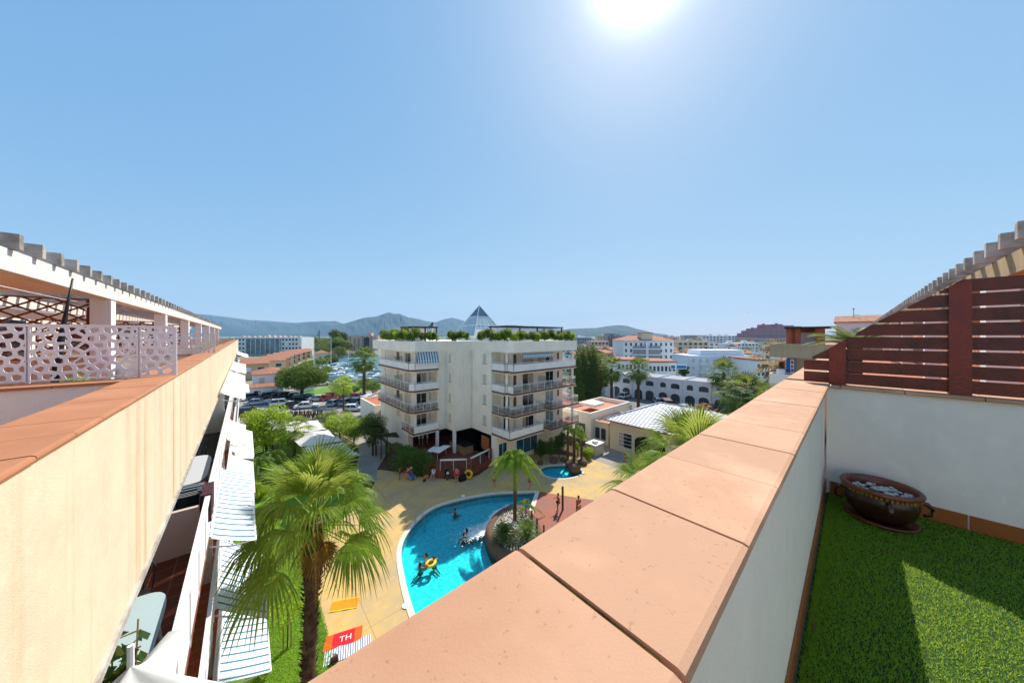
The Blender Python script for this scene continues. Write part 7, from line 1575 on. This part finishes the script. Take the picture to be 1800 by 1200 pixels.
# tiled house behind the screen
D3 = 42; x_, y_ = far(1470, D3)
plain_house('house', 'white house with an orange tiled roof and antenna behind the red screen', x_+0, x_+9, y_-14, y_, zat(566, D3), M['whitefar'], M['terr'], roof='gab', rh=1.0)
t = thing('antenna', 'thin television antenna on the orange tiled roof', 'antenna', (x_+3, y_-1.6, zat(562, D3))); mb = MB(); mb.tube([(0, 0, 0), (0, 0, 1.7)], .04, 5); mb.build('mast', M['pipe'], t); mb = MB(); mb.tube([(0, 0, .7), (0, -.6, .7)], .03, 5); mb.tube([(0, -.1, 1.55), (0, .1, 1.55)], .08, 6); mb.build('aerial', M['pipe'], t)
x_, y_ = far(1317, 60); mb = MB(); mb.add([(-.45, 0, .12), (-.1, -.06, 0), (0, -.25, .0), (.1, -.06, 0), (.45, 0, .14), (.1, .08, 0), (0, .28, 0), (-.1, .08, 0)], [(0, 1, 7), (1, 2, 3, 5, 6, 7), (3, 4, 5)]); mb.add([(-.06, -.2, -.05), (.06, -.2, -.05), (.06, .2, -.05), (-.06, .2, -.05)], [(0, 1, 2, 3)])
o = mb.build('bird', M['dark']); o.location = (x_, y_, zat(549, 60)); tag(o, 'small dark bird gliding in the clear sky above the town', 'bird')
# ------------------------------------------------------------------ mountains
def ridge(name, pts, d0, dm, d1, seed, lower=0.0):
    """pts: (photo px, photo row of the skyline) at distance dm; slopes fall to d0 in front and d1 behind"""
    rs = np.random.default_rng(seed); pxs = np.linspace(pts[0][0], pts[-1][0], 260); top = np.interp(pxs, [p[0] for p in pts], [p[1] for p in pts])
    ny = 34; V = []; n1 = np.cumsum(rs.normal(0, 1, (ny, 260)), axis=1); n1 -= np.linspace(n1[:, :1], n1[:, -1:], 260, axis=1)[..., 0]
    ker = np.ones(5)/5; base = np.convolve(rs.normal(0, 1, 264), ker, 'valid'); phase = np.cumsum(rs.normal(0, .25, 260))
    for j in range(ny):
        q = j/(ny-1); d = d0+(d1-d0)*q; m_ = (dm-d0)/(d1-d0); f = (q/m_)**.8 if q < m_ else max(0, 1-((q-m_)/(1-m_))**1.2)
        for i, px in enumerate(pxs):
            hm = (HY-top[i])*dm/F*1.0+CZ; k = (px-900)/F
            rg = .10*math.sin(phase[i]*1.5+q*9)+.08*math.sin(i*.13+q*11+seed)+.03*math.sin(i*.41+q*23)
            h = hm*f*(1+rg*4*f*(1-f)) ; x_ = cA*d+sA*k*d; y_ = sA*d-cA*k*d; V.append((x_, y_, h-2 if 0 < q < 1 else -20))
    me = bpy.data.meshes.new(name); me.from_pydata(V, [], [(j*260+i, j*260+i+1, (j+1)*260+i+1, (j+1)*260+i) for j in range(ny-1) for i in range(259)]); me.update()
    return tag(link(name, me, M['hill'], None, True), kind='structure')
ridge('mountains', [(150, 565), (260, 556), (330, 549), (360, 552), (400, 556), (440, 562), (470, 563), (520, 567), (560, 564), (590, 563), (600, 567), (615, 574), (640, 584)], 5200, 7000, 8600, 1)
ridge('mountains', [(560, 583), (590, 572), (610, 567), (640, 558), (660, 556), (672, 552), (683, 548.5), (692, 551), (702, 551), (715, 556), (730, 562), (760, 572), (790, 581)], 4200, 5600, 6900, 2)
ridge('mountains', [(690, 575), (712, 560), (722, 557), (735, 560), (750, 564), (765, 566), (782, 560), (795, 558), (808, 561), (830, 568), (870, 572), (905, 571), (960, 576), (1010, 580), (1050, 584)], 6200, 8200, 9800, 3)
ridge('mountains', [(960, 586), (1000, 577.5), (1030, 576.5), (1050, 575.5), (1068, 572.5), (1085, 570.5), (1102, 572), (1118, 577), (1131, 580), (1150, 585), (1175, 588)], 3800, 4800, 5600, 4)
# ------------------------------------------------------------------ haze over the plain
hb_ = MB(); hb_.box(-3500, 9200, -3500, 9200, -22, 760)
hm = bpy.data.materials.new('haze_air'); hm.use_nodes = True; n = hm.node_tree.nodes; n.remove(n['Principled BSDF'])
pv_ = n.new('ShaderNodeVolumePrincipled'); pv_.inputs['Color'].default_value = (.36, .64, 1, 1); pv_.inputs['Density'].default_value = HAZE; pv_.inputs['Anisotropy'].default_value = 0
hm.node_tree.links.new(pv_.outputs[0], n['Material Output'].inputs['Volume'])
if HAZE > 0: tag(hb_.build('haze', hm), 'pale blue haze over the plain and mountains', 'haze', kind='stuff')
